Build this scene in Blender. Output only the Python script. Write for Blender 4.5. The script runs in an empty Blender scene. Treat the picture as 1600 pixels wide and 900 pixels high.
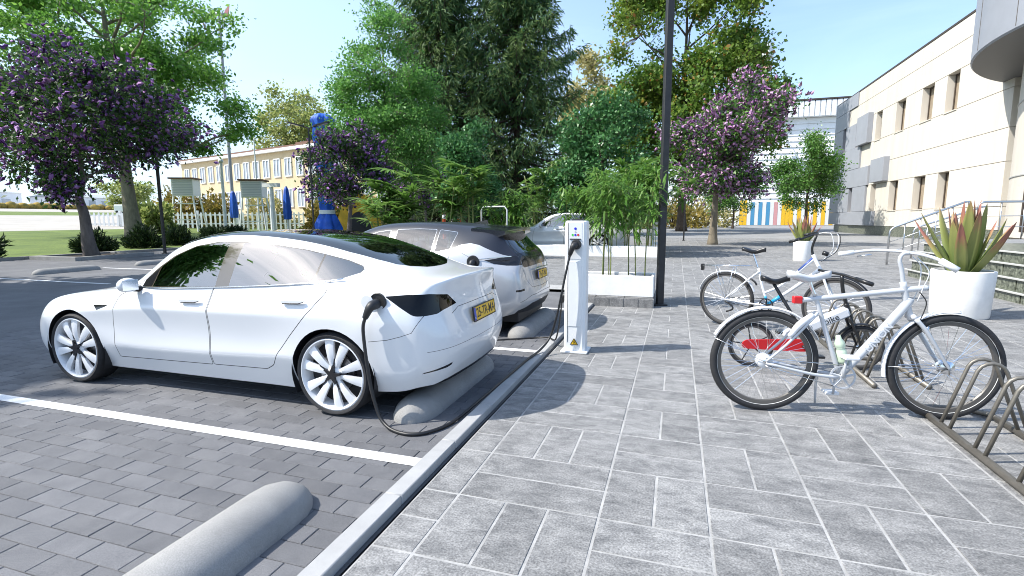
import bpy, bmesh, math, random
import numpy as np
from mathutils import Vector, Matrix
from mathutils.bvhtree import BVHTree
PI = math.pi
R = math.radians
scene = bpy.context.scene
C = scene.collection
random.seed(7)
rng = np.random.default_rng(11)

# ------------------------------------------------------------------ camera, sky, sun, exposure
cam_data = bpy.data.cameras.new('camera')
cam_data.sensor_width = 36.0
cam_data.lens = 803.3 * 36.0 / 1600.0
cam_data.clip_start = 0.05
cam_data.clip_end = 6000
cam = bpy.data.objects.new('camera', cam_data)
C.objects.link(cam)
scene.camera = cam
YAW, PITCH, ROLL = R(17.68), R(7.64), R(-0.16)
fwd = Vector((-math.sin(YAW), math.cos(YAW), 0)); right = Vector((math.cos(YAW), math.sin(YAW), 0)); up = Vector((0, 0, 1))
f2 = fwd * math.cos(PITCH) - up * math.sin(PITCH)
u2 = up * math.cos(PITCH) + fwd * math.sin(PITCH)
r3 = right * math.cos(ROLL) + u2 * math.sin(ROLL)
u3 = u2 * math.cos(ROLL) - right * math.sin(ROLL)
cam.matrix_world = Matrix(((r3.x, u3.x, -f2.x, 0), (r3.y, u3.y, -f2.y, 0), (r3.z, u3.z, -f2.z, 1.48), (0, 0, 0, 1)))

SUN_AZ, SUN_EL = R(25.5), R(49)          # the light travels towards +X, a little +Y
to_sun = Vector((-math.cos(SUN_AZ) * math.cos(SUN_EL), -math.sin(SUN_AZ) * math.cos(SUN_EL), math.sin(SUN_EL)))
world = bpy.data.worlds.new('World')
scene.world = world
world.use_nodes = True
wn = world.node_tree
sky = wn.nodes.new('ShaderNodeTexSky')
sky.sky_type = 'NISHITA'
sky.sun_disc = False
sky.sun_elevation = SUN_EL
sky.sun_rotation = math.atan2(to_sun.x, to_sun.y)
sky.altitude = 100
sky.air_density = 1.0
sky.dust_density = 2.0
sky.ozone_density = 3.0
bg = wn.nodes['Background']
bg.inputs['Strength'].default_value = 0.15
# thin bright veil of high cloud, thicker towards the sun's side and the horizon
tcw = wn.nodes.new('ShaderNodeTexCoord')
dt = wn.nodes.new('ShaderNodeVectorMath'); dt.operation = 'DOT_PRODUCT'; dt.inputs[1].default_value = (-.95, -.05, .30)
wn.links.new(tcw.outputs['Generated'], dt.inputs[0])
m1 = wn.nodes.new('ShaderNodeMapRange'); m1.interpolation_type = 'SMOOTHSTEP'
m1.inputs['From Min'].default_value = -.35; m1.inputs['From Max'].default_value = .95; m1.inputs['To Max'].default_value = .56
wn.links.new(dt.outputs['Value'], m1.inputs['Value'])
spw = wn.nodes.new('ShaderNodeSeparateXYZ'); wn.links.new(tcw.outputs['Generated'], spw.inputs[0])
m2 = wn.nodes.new('ShaderNodeMapRange'); m2.interpolation_type = 'SMOOTHSTEP'
m2.inputs['From Min'].default_value = .45; m2.inputs['From Max'].default_value = -.02; m2.inputs['To Max'].default_value = .22
wn.links.new(spw.outputs['Z'], m2.inputs['Value'])
mpw = wn.nodes.new('ShaderNodeMapping'); mpw.inputs['Scale'].default_value = (1.2, 1.2, 5)
wn.links.new(tcw.outputs['Generated'], mpw.inputs['Vector'])
nzw = wn.nodes.new('ShaderNodeTexNoise'); nzw.inputs['Scale'].default_value = 2.2; nzw.inputs['Detail'].default_value = 7; nzw.inputs['Roughness'].default_value = .55; nzw.inputs['Distortion'].default_value = .8
wn.links.new(mpw.outputs['Vector'], nzw.inputs['Vector'])
m3 = wn.nodes.new('ShaderNodeMapRange'); m3.inputs['From Min'].default_value = .42; m3.inputs['From Max'].default_value = .72; m3.inputs['To Min'].default_value = -.03; m3.inputs['To Max'].default_value = .20
wn.links.new(nzw.outputs['Fac'], m3.inputs['Value'])
ad1 = wn.nodes.new('ShaderNodeMath'); ad1.operation = 'ADD'; wn.links.new(m1.outputs[0], ad1.inputs[0]); wn.links.new(m2.outputs[0], ad1.inputs[1])
ad2 = wn.nodes.new('ShaderNodeMath'); ad2.operation = 'ADD'; ad2.use_clamp = True; wn.links.new(ad1.outputs[0], ad2.inputs[0]); wn.links.new(m3.outputs[0], ad2.inputs[1])
mxw = wn.nodes.new('ShaderNodeMix'); mxw.data_type = 'RGBA'
wn.links.new(ad2.outputs[0], mxw.inputs[0]); wn.links.new(sky.outputs['Color'], mxw.inputs[6]); mxw.inputs[7].default_value = (2.75, 3.65, 4.6, 1)
wn.links.new(mxw.outputs[2], bg.inputs['Color'])
sun_data = bpy.data.lights.new('sun', 'SUN')
sun_data.energy = 3.3
sun_data.angle = R(0.55)
sun_data.color = (1.0, 0.955, 0.88)
sun = bpy.data.objects.new('sun', sun_data)
C.objects.link(sun)
sun.rotation_euler = to_sun.to_track_quat('Z', 'Y').to_euler()
scene.view_settings.view_transform = 'Standard'
scene.view_settings.look = 'None'
scene.view_settings.gamma = 1.0
scene.view_settings.exposure = 1.12
scene.cycles.filter_width = 1.0
scene.cycles.max_bounces = 8
scene.cycles.transparent_max_bounces = 12
scene.cycles.caustics_reflective = False
scene.cycles.caustics_refractive = False

# ------------------------------------------------------------------ scene helpers
def thing(name, label, cat, loc=(0, 0, 0), rz=0.0, group=None):
    o = bpy.data.objects.new(name, None)
    o.empty_display_size = 0.2
    C.objects.link(o)
    o.location = loc
    o.rotation_euler = (0, 0, rz)
    o['label'] = label
    o['category'] = cat
    if group: o['group'] = group
    return o

def tag(o, label, cat, group=None):
    o['label'] = label
    o['category'] = cat
    if group: o['group'] = group
    return o

def link(name, me, m=None, parent=None, loc=None, rot=None):
    o = bpy.data.objects.new(name, me)
    C.objects.link(o)
    if m is not None:
        me.materials.clear(); me.materials.append(m)
    if parent is not None: o.parent = parent
    if loc is not None: o.location = loc
    if rot is not None: o.rotation_euler = rot
    return o

def copy_tree(o, parent=None):
    c = o.copy(); C.objects.link(c)
    c.parent = parent
    for ch in list(o.children):
        copy_tree(ch, c)
    return c

def frames(pts):
    pts = [Vector(p) for p in pts]
    n = len(pts)
    T = []
    for i in range(n):
        a = pts[max(i - 1, 0)]; b = pts[min(i + 1, n - 1)]
        t = b - a
        T.append(t.normalized() if t.length > 1e-9 else Vector((0, 0, 1)))
    ref = Vector((0, 0, 1)) if abs(T[0].z) < 0.9 else Vector((1, 0, 0))
    N = [(ref - T[0] * ref.dot(T[0])).normalized()]
    for i in range(1, n):
        v = N[-1] - T[i] * N[-1].dot(T[i])
        N.append(v.normalized() if v.length > 1e-6 else N[-1])
    return pts, T, N

class MB:
    """collects shapes, then links them as one mesh object"""
    def __init__(s): s.v = []; s.f = []; s.m = []; s.mi = 0
    def add(s, vs, fs):
        b = len(s.v)
        s.v.extend([tuple(p) for p in vs])
        s.f.extend([tuple(i + b for i in f) for f in fs])
        s.m.extend([s.mi] * len(fs))
        return s
    def box(s, x0, x1, y0, y1, z0, z1, rz=0.0, org=(0, 0, 0), M=None, bev=0.0):
        if bev > 0:
            b = min(bev, (x1 - x0) * .45, (y1 - y0) * .45, (z1 - z0) * .45)
            vs = []
            idx = {}
            cx = [(x0, x0 + b), (x1, x1 - b)]; cy = [(y0, y0 + b), (y1, y1 - b)]; cz = [(z0, z0 + b), (z1, z1 - b)]
            for i in range(2):
                for j in range(2):
                    for k in range(2):
                        idx[i, j, k, 0] = len(vs); vs.append((cx[i][0], cy[j][1], cz[k][1]))
                        idx[i, j, k, 1] = len(vs); vs.append((cx[i][1], cy[j][0], cz[k][1]))
                        idx[i, j, k, 2] = len(vs); vs.append((cx[i][1], cy[j][1], cz[k][0]))
            fs = []
            def quad(q):
                c = sum((Vector(vs[i]) for i in q), Vector()) / len(q)
                nn = (Vector(vs[q[1]]) - Vector(vs[q[0]])).cross(Vector(vs[q[2]]) - Vector(vs[q[1]]))
                cen = Vector(((x0 + x1) / 2, (y0 + y1) / 2, (z0 + z1) / 2))
                fs.append(q if nn.dot(c - cen) > 0 else tuple(reversed(q)))
            for i in range(2):
                quad((idx[i, 0, 0, 0], idx[i, 1, 0, 0], idx[i, 1, 1, 0], idx[i, 0, 1, 0]))
                quad((idx[0, i, 0, 1], idx[1, i, 0, 1], idx[1, i, 1, 1], idx[0, i, 1, 1]))
                quad((idx[0, 0, i, 2], idx[1, 0, i, 2], idx[1, 1, i, 2], idx[0, 1, i, 2]))
                for j in range(2):
                    quad((idx[i, j, 0, 0], idx[i, j, 1, 0], idx[i, j, 1, 1], idx[i, j, 0, 1]))
                    quad((idx[i, 0, j, 0], idx[i, 1, j, 0], idx[i, 1, j, 2], idx[i, 0, j, 2]))
                    quad((idx[0, i, j, 1], idx[1, i, j, 1], idx[1, i, j, 2], idx[0, i, j, 2]))
                    for k in range(2):
                        quad((idx[i, j, k, 0], idx[i, j, k, 1], idx[i, j, k, 2]))
        else:
            vs = [(x, y, z) for z in (z0, z1) for y in (y0, y1) for x in (x0, x1)]
            fs = [(0, 2, 3, 1), (4, 5, 7, 6), (0, 1, 5, 4), (2, 6, 7, 3), (0, 4, 6, 2), (1, 3, 7, 5)]
        if rz or org != (0, 0, 0):
            c, n = math.cos(rz), math.sin(rz)
            vs = [(org[0] + x * c - y * n, org[1] + x * n + y * c, org[2] + z) for x, y, z in vs]
        if M is not None: vs = [M @ Vector(p) for p in vs]
        return s.add(vs, fs)
    def tube(s, pts, r, n=8, cap=True, flat=1.0):
        pts, T, N = frames(pts)
        rs = list(r) if hasattr(r, '__len__') else [r] * len(pts)
        vs = []
        for p, t, nn, rad in zip(pts, T, N, rs):
            b = t.cross(nn)
            for k in range(n):
                a = 2 * PI * k / n
                vs.append(p + nn * (math.cos(a) * rad * flat) + b * (math.sin(a) * rad))
        fs = []
        for i in range(len(pts) - 1):
            for k in range(n):
                k2 = (k + 1) % n
                fs.append((i * n + k, i * n + k2, (i + 1) * n + k2, (i + 1) * n + k))
        if cap:
            fs.append(tuple(range(n - 1, -1, -1)))
            fs.append(tuple((len(pts) - 1) * n + k for k in range(n)))
        return s.add(vs, fs)
    def lathe(s, prof, n=24, M=None, closed=False, arc=2 * PI):
        """prof: (radius, height) pairs, turned about the local Z axis"""
        vs = []
        full = abs(arc - 2 * PI) < 1e-6
        cnt = n if full else n + 1
        for r, z in prof:
            for k in range(cnt):
                a = arc * k / n
                vs.append(Vector((r * math.cos(a), r * math.sin(a), z)))
        fs = []
        m = len(prof)
        for i in range(m if closed else m - 1):
            j = (i + 1) % m
            for k in range(n):
                k2 = (k + 1) % cnt
                fs.append((i * cnt + k, i * cnt + k2, j * cnt + k2, j * cnt + k))
        if M is not None: vs = [M @ p for p in vs]
        return s.add(vs, fs)
    def prism(s, poly, d0, d1, M=None):
        """poly in local XY, extruded along local Z from d0 to d1"""
        n = len(poly)
        vs = [Vector((x, y, d0)) for x, y in poly] + [Vector((x, y, d1)) for x, y in poly]
        fs = [tuple(range(n - 1, -1, -1)), tuple(range(n, 2 * n))]
        fs += [(i, (i + 1) % n, n + (i + 1) % n, n + i) for i in range(n)]
        if M is not None: vs = [M @ p for p in vs]
        return s.add(vs, fs)
    def ball(s, c, rx, ry=None, rz=None, n=12, m=8):
        ry = rx if ry is None else ry; rz = rx if rz is None else rz
        prof = []
        vs = []
        for i in range(m + 1):
            t = PI * i / m
            for k in range(n):
                a = 2 * PI * k / n
                vs.append((c[0] + rx * math.sin(t) * math.cos(a), c[1] + ry * math.sin(t) * math.sin(a), c[2] - rz * math.cos(t)))
        fs = [(i * n + k, i * n + (k + 1) % n, (i + 1) * n + (k + 1) % n, (i + 1) * n + k) for i in range(m) for k in range(n)]
        return s.add(vs, fs)
    def mesh(s, name, mats, smooth=False, angle=None):
        me = bpy.data.meshes.new(name)
        me.from_pydata(s.v, [], s.f)
        mats = mats if isinstance(mats, (list, tuple)) else [mats]
        for m in mats: me.materials.append(m)
        if len(mats) > 1: me.polygons.foreach_set('material_index', s.m)
        if smooth or angle is not None:
            me.polygons.foreach_set('use_smooth', [True] * len(me.polygons))
        me.update()
        if angle is not None: me.set_sharp_from_angle(angle=R(angle))
        return me
    def build(s, name, mats, parent=None, smooth=False, angle=None, loc=None, rot=None):
        o = bpy.data.objects.new(name, s.mesh(name, mats, smooth, angle))
        C.objects.link(o)
        if parent is not None: o.parent = parent
        if loc is not None: o.location = loc
        if rot is not None: o.rotation_euler = rot
        return o

def xmat(o, x, y, z=None):
    """4x4 from an origin and local axes"""
    x = Vector(x).normalized(); y = Vector(y).normalized()
    z = x.cross(y) if z is None else Vector(z).normalized()
    return Matrix(((x.x, y.x, z.x, o[0]), (x.y, y.y, z.y, o[1]), (x.z, y.z, z.z, o[2]), (0, 0, 0, 1)))

def smooth_path(pts, n=8):
    """Catmull-Rom through the points"""
    P = [Vector(p) for p in pts]
    P = [P[0] * 2 - P[1]] + P + [P[-1] * 2 - P[-2]]
    out = []
    for i in range(1, len(P) - 2):
        for k in range(n):
            t = k / n
            a, b, c, d = P[i - 1], P[i], P[i + 1], P[i + 2]
            out.append(0.5 * (2 * b + (c - a) * t + (2 * a - 5 * b + 4 * c - d) * t * t + (3 * b - a - 3 * c + d) * t ** 3))
    out.append(P[-2])
    return out

# ------------------------------------------------------------------ materials
def mat(name, col, rough=0.6, metal=0.0, var=0.0, scale=4.0, bump=0.0, bscale=30.0, coat=0.0, detail=4.0, spec=0.5, trans=None, tex='Object', cvar=None, stretch=None):
    m = bpy.data.materials.new(name)
    m.use_nodes = True
    nt = m.node_tree
    p = nt.nodes['Principled BSDF']
    p.inputs['Base Color'].default_value = (*col, 1)
    p.inputs['Roughness'].default_value = rough
    p.inputs['Metallic'].default_value = metal
    p.inputs['Specular IOR Level'].default_value = spec
    if coat:
        p.inputs['Coat Weight'].default_value = coat
        p.inputs['Coat Roughness'].default_value = 0.03
    co = None
    if var or bump or cvar:
        tc = nt.nodes.new('ShaderNodeTexCoord')
        co = tc.outputs[tex]
        if stretch:
            mp = nt.nodes.new('ShaderNodeMapping')
            mp.inputs['Scale'].default_value = stretch
            nt.links.new(co, mp.inputs['Vector']); co = mp.outputs['Vector']
    if var or cvar:
        n = nt.nodes.new('ShaderNodeTexNoise')
        n.inputs['Scale'].default_value = scale
        n.inputs['Detail'].default_value = detail
        n.inputs['Roughness'].default_value = 0.62
        nt.links.new(co, n.inputs['Vector'])
        rp = nt.nodes.new('ShaderNodeValToRGB')
        rp.color_ramp.elements[0].position = 0.32
        rp.color_ramp.elements[1].position = 0.68
        lo = cvar[0] if cvar else tuple(c * (1 - var) for c in col)
        hi = cvar[1] if cvar else tuple(min(1, c * (1 + var)) for c in col)
        rp.color_ramp.elements[0].color = (*lo, 1)
        rp.color_ramp.elements[1].color = (*hi, 1)
        nt.links.new(n.outputs['Fac'], rp.inputs['Fac'])
        nt.links.new(rp.outputs['Color'], p.inputs['Base Color'])
    if bump:
        b = nt.nodes.new('ShaderNodeTexNoise')
        b.inputs['Scale'].default_value = bscale
        b.inputs['Detail'].default_value = 6
        nt.links.new(co, b.inputs['Vector'])
        bp = nt.nodes.new('ShaderNodeBump')
        bp.inputs['Strength'].default_value = min(1.0, bump)
        bp.inputs['Distance'].default_value = 0.01
        nt.links.new(b.outputs['Fac'], bp.inputs['Height'])
        nt.links.new(bp.outputs['Normal'], p.inputs['Normal'])
    return m

def leafmat(name, cols, rough=0.45, transl=0.35, patch=None, pscale=0.25, spec=0.35):
    """leaf colour differs leaf by leaf (Random Per Island); patch = a second colour in noisy clumps"""
    m = bpy.data.materials.new(name)
    m.use_nodes = True
    nt = m.node_tree
    p = nt.nodes['Principled BSDF']
    out = nt.nodes['Material Output']
    g = nt.nodes.new('ShaderNodeNewGeometry')
    rp = nt.nodes.new('ShaderNodeValToRGB')
    el = rp.color_ramp.elements
    while len(el) < len(cols): el.new(0.5)
    for i, c in enumerate(cols):
        el[i].position = i / max(1, len(cols) - 1)
        el[i].color = (*c, 1)
    nt.links.new(g.outputs['Random Per Island'], rp.inputs['Fac'])
    col = rp.outputs['Color']
    if patch:
        tc = nt.nodes.new('ShaderNodeTexCoord')
        n = nt.nodes.new('ShaderNodeTexNoise'); n.inputs['Scale'].default_value = pscale; n.inputs['Detail'].default_value = 3
        nt.links.new(tc.outputs['Object'], n.inputs['Vector'])
        r2 = nt.nodes.new('ShaderNodeValToRGB'); r2.color_ramp.elements[0].position = 0.52; r2.color_ramp.elements[1].position = 0.68
        nt.links.new(n.outputs['Fac'], r2.inputs['Fac'])
        mx = nt.nodes.new('ShaderNodeMix'); mx.data_type = 'RGBA'
        nt.links.new(r2.outputs['Color'], mx.inputs[0])
        nt.links.new(col, mx.inputs[6]); mx.inputs[7].default_value = (*patch, 1)
        col = mx.outputs[2]
    p.inputs['Roughness'].default_value = rough
    p.inputs['Specular IOR Level'].default_value = spec
    nt.links.new(col, p.inputs['Base Color'])
    tr = nt.nodes.new('ShaderNodeBsdfTranslucent')
    nt.links.new(col, tr.inputs['Color'])
    mix = nt.nodes.new('ShaderNodeMixShader'); mix.inputs[0].default_value = transl
    nt.links.new(p.outputs[0], mix.inputs[1]); nt.links.new(tr.outputs[0], mix.inputs[2])
    nt.links.new(mix.outputs[0], out.inputs['Surface'])
    return m

def glassmat(name, tint=(0.35, 0.38, 0.40), ior=1.55, rough=0.0, boost=0.0):
    """thin tinted pane: clear-coat style mirror reflection over tinted see-through"""
    m = bpy.data.materials.new(name)
    m.use_nodes = True
    nt = m.node_tree
    for n in list(nt.nodes):
        if n.type == 'BSDF_PRINCIPLED': nt.nodes.remove(n)
    out = nt.nodes['Material Output']
    t = nt.nodes.new('ShaderNodeBsdfTransparent'); t.inputs['Color'].default_value = (*tint, 1)
    g = nt.nodes.new('ShaderNodeBsdfGlossy'); g.inputs['Roughness'].default_value = rough; g.inputs['Color'].default_value = (1, 1, 1, 1)
    f = nt.nodes.new('ShaderNodeFresnel'); f.inputs['IOR'].default_value = ior
    fac = f.outputs[0]
    if boost:
        ma = nt.nodes.new('ShaderNodeMath'); ma.operation = 'ADD'; ma.use_clamp = True
        ma.inputs[1].default_value = boost
        nt.links.new(fac, ma.inputs[0]); fac = ma.outputs[0]
    mx = nt.nodes.new('ShaderNodeMixShader')
    nt.links.new(fac, mx.inputs[0]); nt.links.new(t.outputs[0], mx.inputs[1]); nt.links.new(g.outputs[0], mx.inputs[2])
    nt.links.new(mx.outputs[0], out.inputs['Surface'])
    return m

def text_obj(name, body, size, m, parent, M, extrude=0.001, align='CENTER', bold=0.0):
    cu = bpy.data.curves.new(name, 'FONT')
    cu.body = body; cu.size = size; cu.extrude = extrude; cu.align_x = align; cu.align_y = 'CENTER'; cu.offset = bold
    cu.resolution_u = 3
    tmp = bpy.data.objects.new(name + '_tmp', cu)
    C.objects.link(tmp)
    me = bpy.data.meshes.new_from_object(tmp.evaluated_get(bpy.context.evaluated_depsgraph_get()))
    bpy.data.objects.remove(tmp)
    me.transform(M)
    me.materials.clear(); me.materials.append(m)
    o = bpy.data.objects.new(name, me); C.objects.link(o)
    if parent is not None: o.parent = parent
    return o
# ------------------------------------------------------------------ shared materials
M = {}
M['paint_white'] = mat('paint_white', (.70, .71, .725), rough=.28, coat=1.0, spec=.5)
M['paint_white_shaded'] = mat('shaded_white_paint', (.50, .51, .53), rough=.3, coat=1.0, metal=.25)  # white car paint, its shade and dark reflections put into the grey colour
M['paint_black'] = mat('paint_black', (.012, .014, .018), rough=.22, coat=1.0)
M['paint_grey'] = mat('slate_paint', (.022, .025, .036), rough=.38, coat=.25, spec=.35)
M['gap'] = mat('shut_line_rubber', (.02, .02, .022), rough=.8)
M['glass'] = glassmat('window_glass', (.42, .46, .48), 1.6, boost=.20)
M['glass_dark'] = glassmat('roof_glass', (.04, .045, .05), 1.6, boost=.10)
M['glass_pale'] = glassmat('window_glass_pale', (.75, .8, .82), 1.5, boost=.1)
M['trim'] = mat('gloss_black_trim', (.015, .015, .017), rough=.12, spec=.6)
M['pillar_reflection'] = mat('black_pillar_beige_reflection', (.09, .075, .055), rough=.1, spec=.8, coat=1)  # gloss-black pillar with its beige reflection put into the base colour
M['tyre'] = mat('tyre_rubber', (.022, .022, .024), rough=.75, bump=.25, bscale=120, var=.2, scale=30)
M['rim'] = mat('white_alloy', (.72, .73, .75), rough=.3, coat=.6)
M['disc'] = mat('brake_steel', (.35, .35, .36), rough=.35, metal=1)
M['plastic'] = mat('black_plastic', (.018, .018, .02), rough=.5)
M['seat'] = mat('seat_cloth', (.045, .045, .05), rough=.8)
M['seat_pale'] = mat('seat_leather_pale', (.5, .5, .5), rough=.6)
M['lamp_dark'] = glassmat('smoked_lamp_cover', (.03, .010, .010), 1.28, boost=.015)
M['lamp_red'] = mat('red_lens', (.28, .01, .012), rough=.12, coat=1)
M['lamp_clear'] = mat('clear_lens', (.7, .72, .75), rough=.08, coat=1)
M['plate_y'] = mat('yellow_plate', (.78, .47, .012), rough=.4)
M['plate_b'] = mat('blue_plate_band', (.01, .05, .42), rough=.4)
M['ink'] = mat('black_ink', (.01, .01, .01), rough=.5)
M['chrome'] = mat('chrome', (.75, .76, .78), rough=.16, metal=1)
M['steel'] = mat('brushed_steel', (.55, .56, .57), rough=.3, metal=1)
M['white'] = mat('white_powder_coat', (.78, .79, .79), rough=.42, var=.03, scale=8)
M['white_planter'] = mat('white_planter', (.84, .83, .81), rough=.6, var=.06, scale=5, bump=.15, bscale=90)
M['black_metal'] = mat('black_painted_metal', (.022, .022, .024), rough=.5, var=.25, scale=12)
M['rack'] = mat('grey_galvanised_tube', (.19, .175, .15), rough=.48, metal=.55, var=.12, scale=18)
M['concrete'] = mat('concrete', (.34, .325, .31), rough=.85, var=.12, scale=9, bump=.5, bscale=60)
M['kerb'] = mat('pale_kerb_stone', (.44, .435, .42), rough=.75, var=.06, scale=7, bump=.3, bscale=150)
M['soil'] = mat('soil', (.035, .025, .017), rough=.95, var=.4, scale=20, bump=1, bscale=40)
M['bark_grey'] = mat('grey_bark', (.13, .11, .10), rough=.9, var=.35, scale=6, bump=1, bscale=14, stretch=(1, 1, .3))
M['bark_pale'] = mat('pale_bark', (.19, .16, .115), rough=.9, var=.3, scale=5, bump=1, bscale=12, stretch=(1, 1, .35))
M['bark_brown'] = mat('brown_bark', (.075, .055, .04), rough=.9, var=.35, scale=6, bump=1, bscale=14, stretch=(1, 1, .3))
# ------------------------------------------------------------------ the ground: parking bricks, plaza tiles, kerb, lines, lawn, airfield
def surf_mat(name, lo, hi, scale=3.0, bump=.4, bscale=60, rough=.85, tone=.25, mode='object', streak=(1, 1, 1), fine=.25, ramp=(.3, .72), det=7, nr=.68):
    """stone with mottling from world position; each piece its own tone"""
    m = bpy.data.materials.new(name); m.use_nodes = True
    nt = m.node_tree; p = nt.nodes['Principled BSDF']
    g = nt.nodes.new('ShaderNodeNewGeometry')
    if mode == 'object':
        oi = nt.nodes.new('ShaderNodeObjectInfo'); rnd = oi.outputs['Random']
    elif mode == 'island':
        rnd = g.outputs['Random Per Island']
    else: rnd = None
    mp = nt.nodes.new('ShaderNodeMapping'); mp.inputs['Scale'].default_value = streak
    nt.links.new(g.outputs['Position'], mp.inputs['Vector'])
    vec = mp.outputs['Vector']
    if rnd is not None:
        mu = nt.nodes.new('ShaderNodeMath'); mu.operation = 'MULTIPLY'; mu.inputs[1].default_value = 37.0
        nt.links.new(rnd, mu.inputs[0])
        cb = nt.nodes.new('ShaderNodeCombineXYZ'); nt.links.new(mu.outputs[0], cb.inputs['Z'])
        va = nt.nodes.new('ShaderNodeVectorMath'); nt.links.new(vec, va.inputs[0]); nt.links.new(cb.outputs[0], va.inputs[1])
        vec = va.outputs[0]
    n1 = nt.nodes.new('ShaderNodeTexNoise'); n1.inputs['Scale'].default_value = scale; n1.inputs['Detail'].default_value = det; n1.inputs['Roughness'].default_value = nr
    n1.inputs['Distortion'].default_value = .4
    nt.links.new(vec, n1.inputs['Vector'])
    rp = nt.nodes.new('ShaderNodeValToRGB'); rp.color_ramp.elements[0].position = ramp[0]; rp.color_ramp.elements[1].position = ramp[1]
    rp.color_ramp.elements[0].color = (*lo, 1); rp.color_ramp.elements[1].color = (*hi, 1)
    nt.links.new(n1.outputs['Fac'], rp.inputs['Fac'])
    col = rp.outputs['Color']
    n2 = nt.nodes.new('ShaderNodeTexNoise'); n2.inputs['Scale'].default_value = bscale * 2.2; n2.inputs['Detail'].default_value = 3
    nt.links.new(g.outputs['Position'], n2.inputs['Vector'])
    ma = nt.nodes.new('ShaderNodeMapRange'); ma.inputs['From Min'].default_value = .3; ma.inputs['From Max'].default_value = .7
    ma.inputs['To Min'].default_value = 1 - fine; ma.inputs['To Max'].default_value = 1 + fine
    nt.links.new(n2.outputs['Fac'], ma.inputs['Value'])
    val = ma.outputs[0]
    if rnd is not None:
        mr = nt.nodes.new('ShaderNodeMapRange'); mr.inputs['To Min'].default_value = 1 - tone; mr.inputs['To Max'].default_value = 1 + tone
        nt.links.new(rnd, mr.inputs['Value'])
        m3 = nt.nodes.new('ShaderNodeMath'); m3.operation = 'MULTIPLY'
        nt.links.new(val, m3.inputs[0]); nt.links.new(mr.outputs[0], m3.inputs[1]); val = m3.outputs[0]
    # broad stains of dirt and wear across the paving
    n3 = nt.nodes.new('ShaderNodeTexNoise'); n3.inputs['Scale'].default_value = .55; n3.inputs['Detail'].default_value = 4
    nt.links.new(g.outputs['Position'], n3.inputs['Vector'])
    m4 = nt.nodes.new('ShaderNodeMapRange'); m4.inputs['From Min'].default_value = .3; m4.inputs['From Max'].default_value = .7
    m4.inputs['To Min'].default_value = .9; m4.inputs['To Max'].default_value = 1.1
    nt.links.new(n3.outputs['Fac'], m4.inputs['Value'])
    m5 = nt.nodes.new('ShaderNodeMath'); m5.operation = 'MULTIPLY'; nt.links.new(val, m5.inputs[0]); nt.links.new(m4.outputs[0], m5.inputs[1])
    vs = nt.nodes.new('ShaderNodeVectorMath'); vs.operation = 'SCALE'
    nt.links.new(col, vs.inputs[0]); nt.links.new(m5.outputs[0], vs.inputs['Scale'])
    nt.links.new(vs.outputs[0], p.inputs['Base Color'])
    p.inputs['Roughness'].default_value = rough
    p.inputs['Specular IOR Level'].default_value = .4
    if bump:
        ad = nt.nodes.new('ShaderNodeMath'); ad.operation = 'MULTIPLY_ADD'; ad.inputs[1].default_value = .5
        nt.links.new(n2.outputs['Fac'], ad.inputs[0]); nt.links.new(n1.outputs['Fac'], ad.inputs[2])
        bp = nt.nodes.new('ShaderNodeBump'); bp.inputs['Strength'].default_value = bump; bp.inputs['Distance'].default_value = .006
        nt.links.new(ad.outputs[0], bp.inputs['Height']); nt.links.new(bp.outputs['Normal'], p.inputs['Normal'])
    return m

BR_LO, BR_HI = (.102, .104, .113), (.160, .161, .168)
TI_LO, TI_HI = (.105, .106, .108), (.315, .311, .304)
M['brick'] = surf_mat('grey_paving_brick', BR_LO, BR_HI, 2.5, .5, 90, tone=.13, mode='object', fine=.28)
M['brick_mass'] = surf_mat('grey_paving_brick_mass', BR_LO, BR_HI, 2.5, .5, 90, tone=.13, mode='island', fine=.28)
M['tile'] = surf_mat('mottled_stone_tile', TI_LO, TI_HI, 5.5, .8, 45, rough=.7, tone=.13, mode='object', streak=(1, 1.7, 1), fine=.38, ramp=(.34, .68), det=14, nr=.78)
M['tile_mass'] = surf_mat('mottled_stone_tile_mass', TI_LO, TI_HI, 5.5, .8, 45, rough=.7, tone=.13, mode='island', streak=(1, 1.7, 1), fine=.38, ramp=(.34, .68), det=14, nr=.78)
M['joint'] = surf_mat('pale_joint_mortar', (.25, .248, .243), (.43, .425, .415), 6, .2, 60, mode='none', fine=.1)
M['joint_dark'] = surf_mat('dark_joint_sand', (.05, .05, .054), (.10, .10, .102), 6, .2, 60, mode='none')
M['line_paint'] = surf_mat('worn_white_road_paint', (.38, .39, .40), (.72, .72, .72), 7, .3, 80, rough=.7, mode='none', fine=.12, ramp=(.28, .50), det=10, nr=.75)
M['plaza_far'] = surf_mat('distant_plaza_paving', (.19, .195, .20), (.29, .29, .29), .5, 0, 20, mode='none', fine=.08)
M['asphalt_far'] = surf_mat('parking_far_paving', (.10, .102, .11), (.165, .165, .172), 1.2, .2, 30, mode='none', fine=.2)
M['kerb'] = surf_mat('pale_kerb_stone', (.31, .31, .31), (.40, .40, .395), 4, .25, 120, rough=.75, tone=.06, mode='object', fine=.07)
M['concrete_stop'] = surf_mat('speckled_concrete', (.22, .216, .21), (.31, .305, .295), 3.0, .5, 90, rough=.75, mode='none', fine=.2)
M['airfield'] = surf_mat('pale_airfield_concrete', (.34, .315, .28), (.42, .39, .345), .06, 0, 3, mode='none', fine=.04)
M['grass'] = surf_mat('lawn_grass', (.065, .105, .018), (.15, .20, .035), .35, .8, 9, rough=.95, mode='none', fine=.45)
M['ground'] = surf_mat('rough_ground', (.12, .12, .07), (.2, .19, .12), .05, 0, 5, mode='none')

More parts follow.
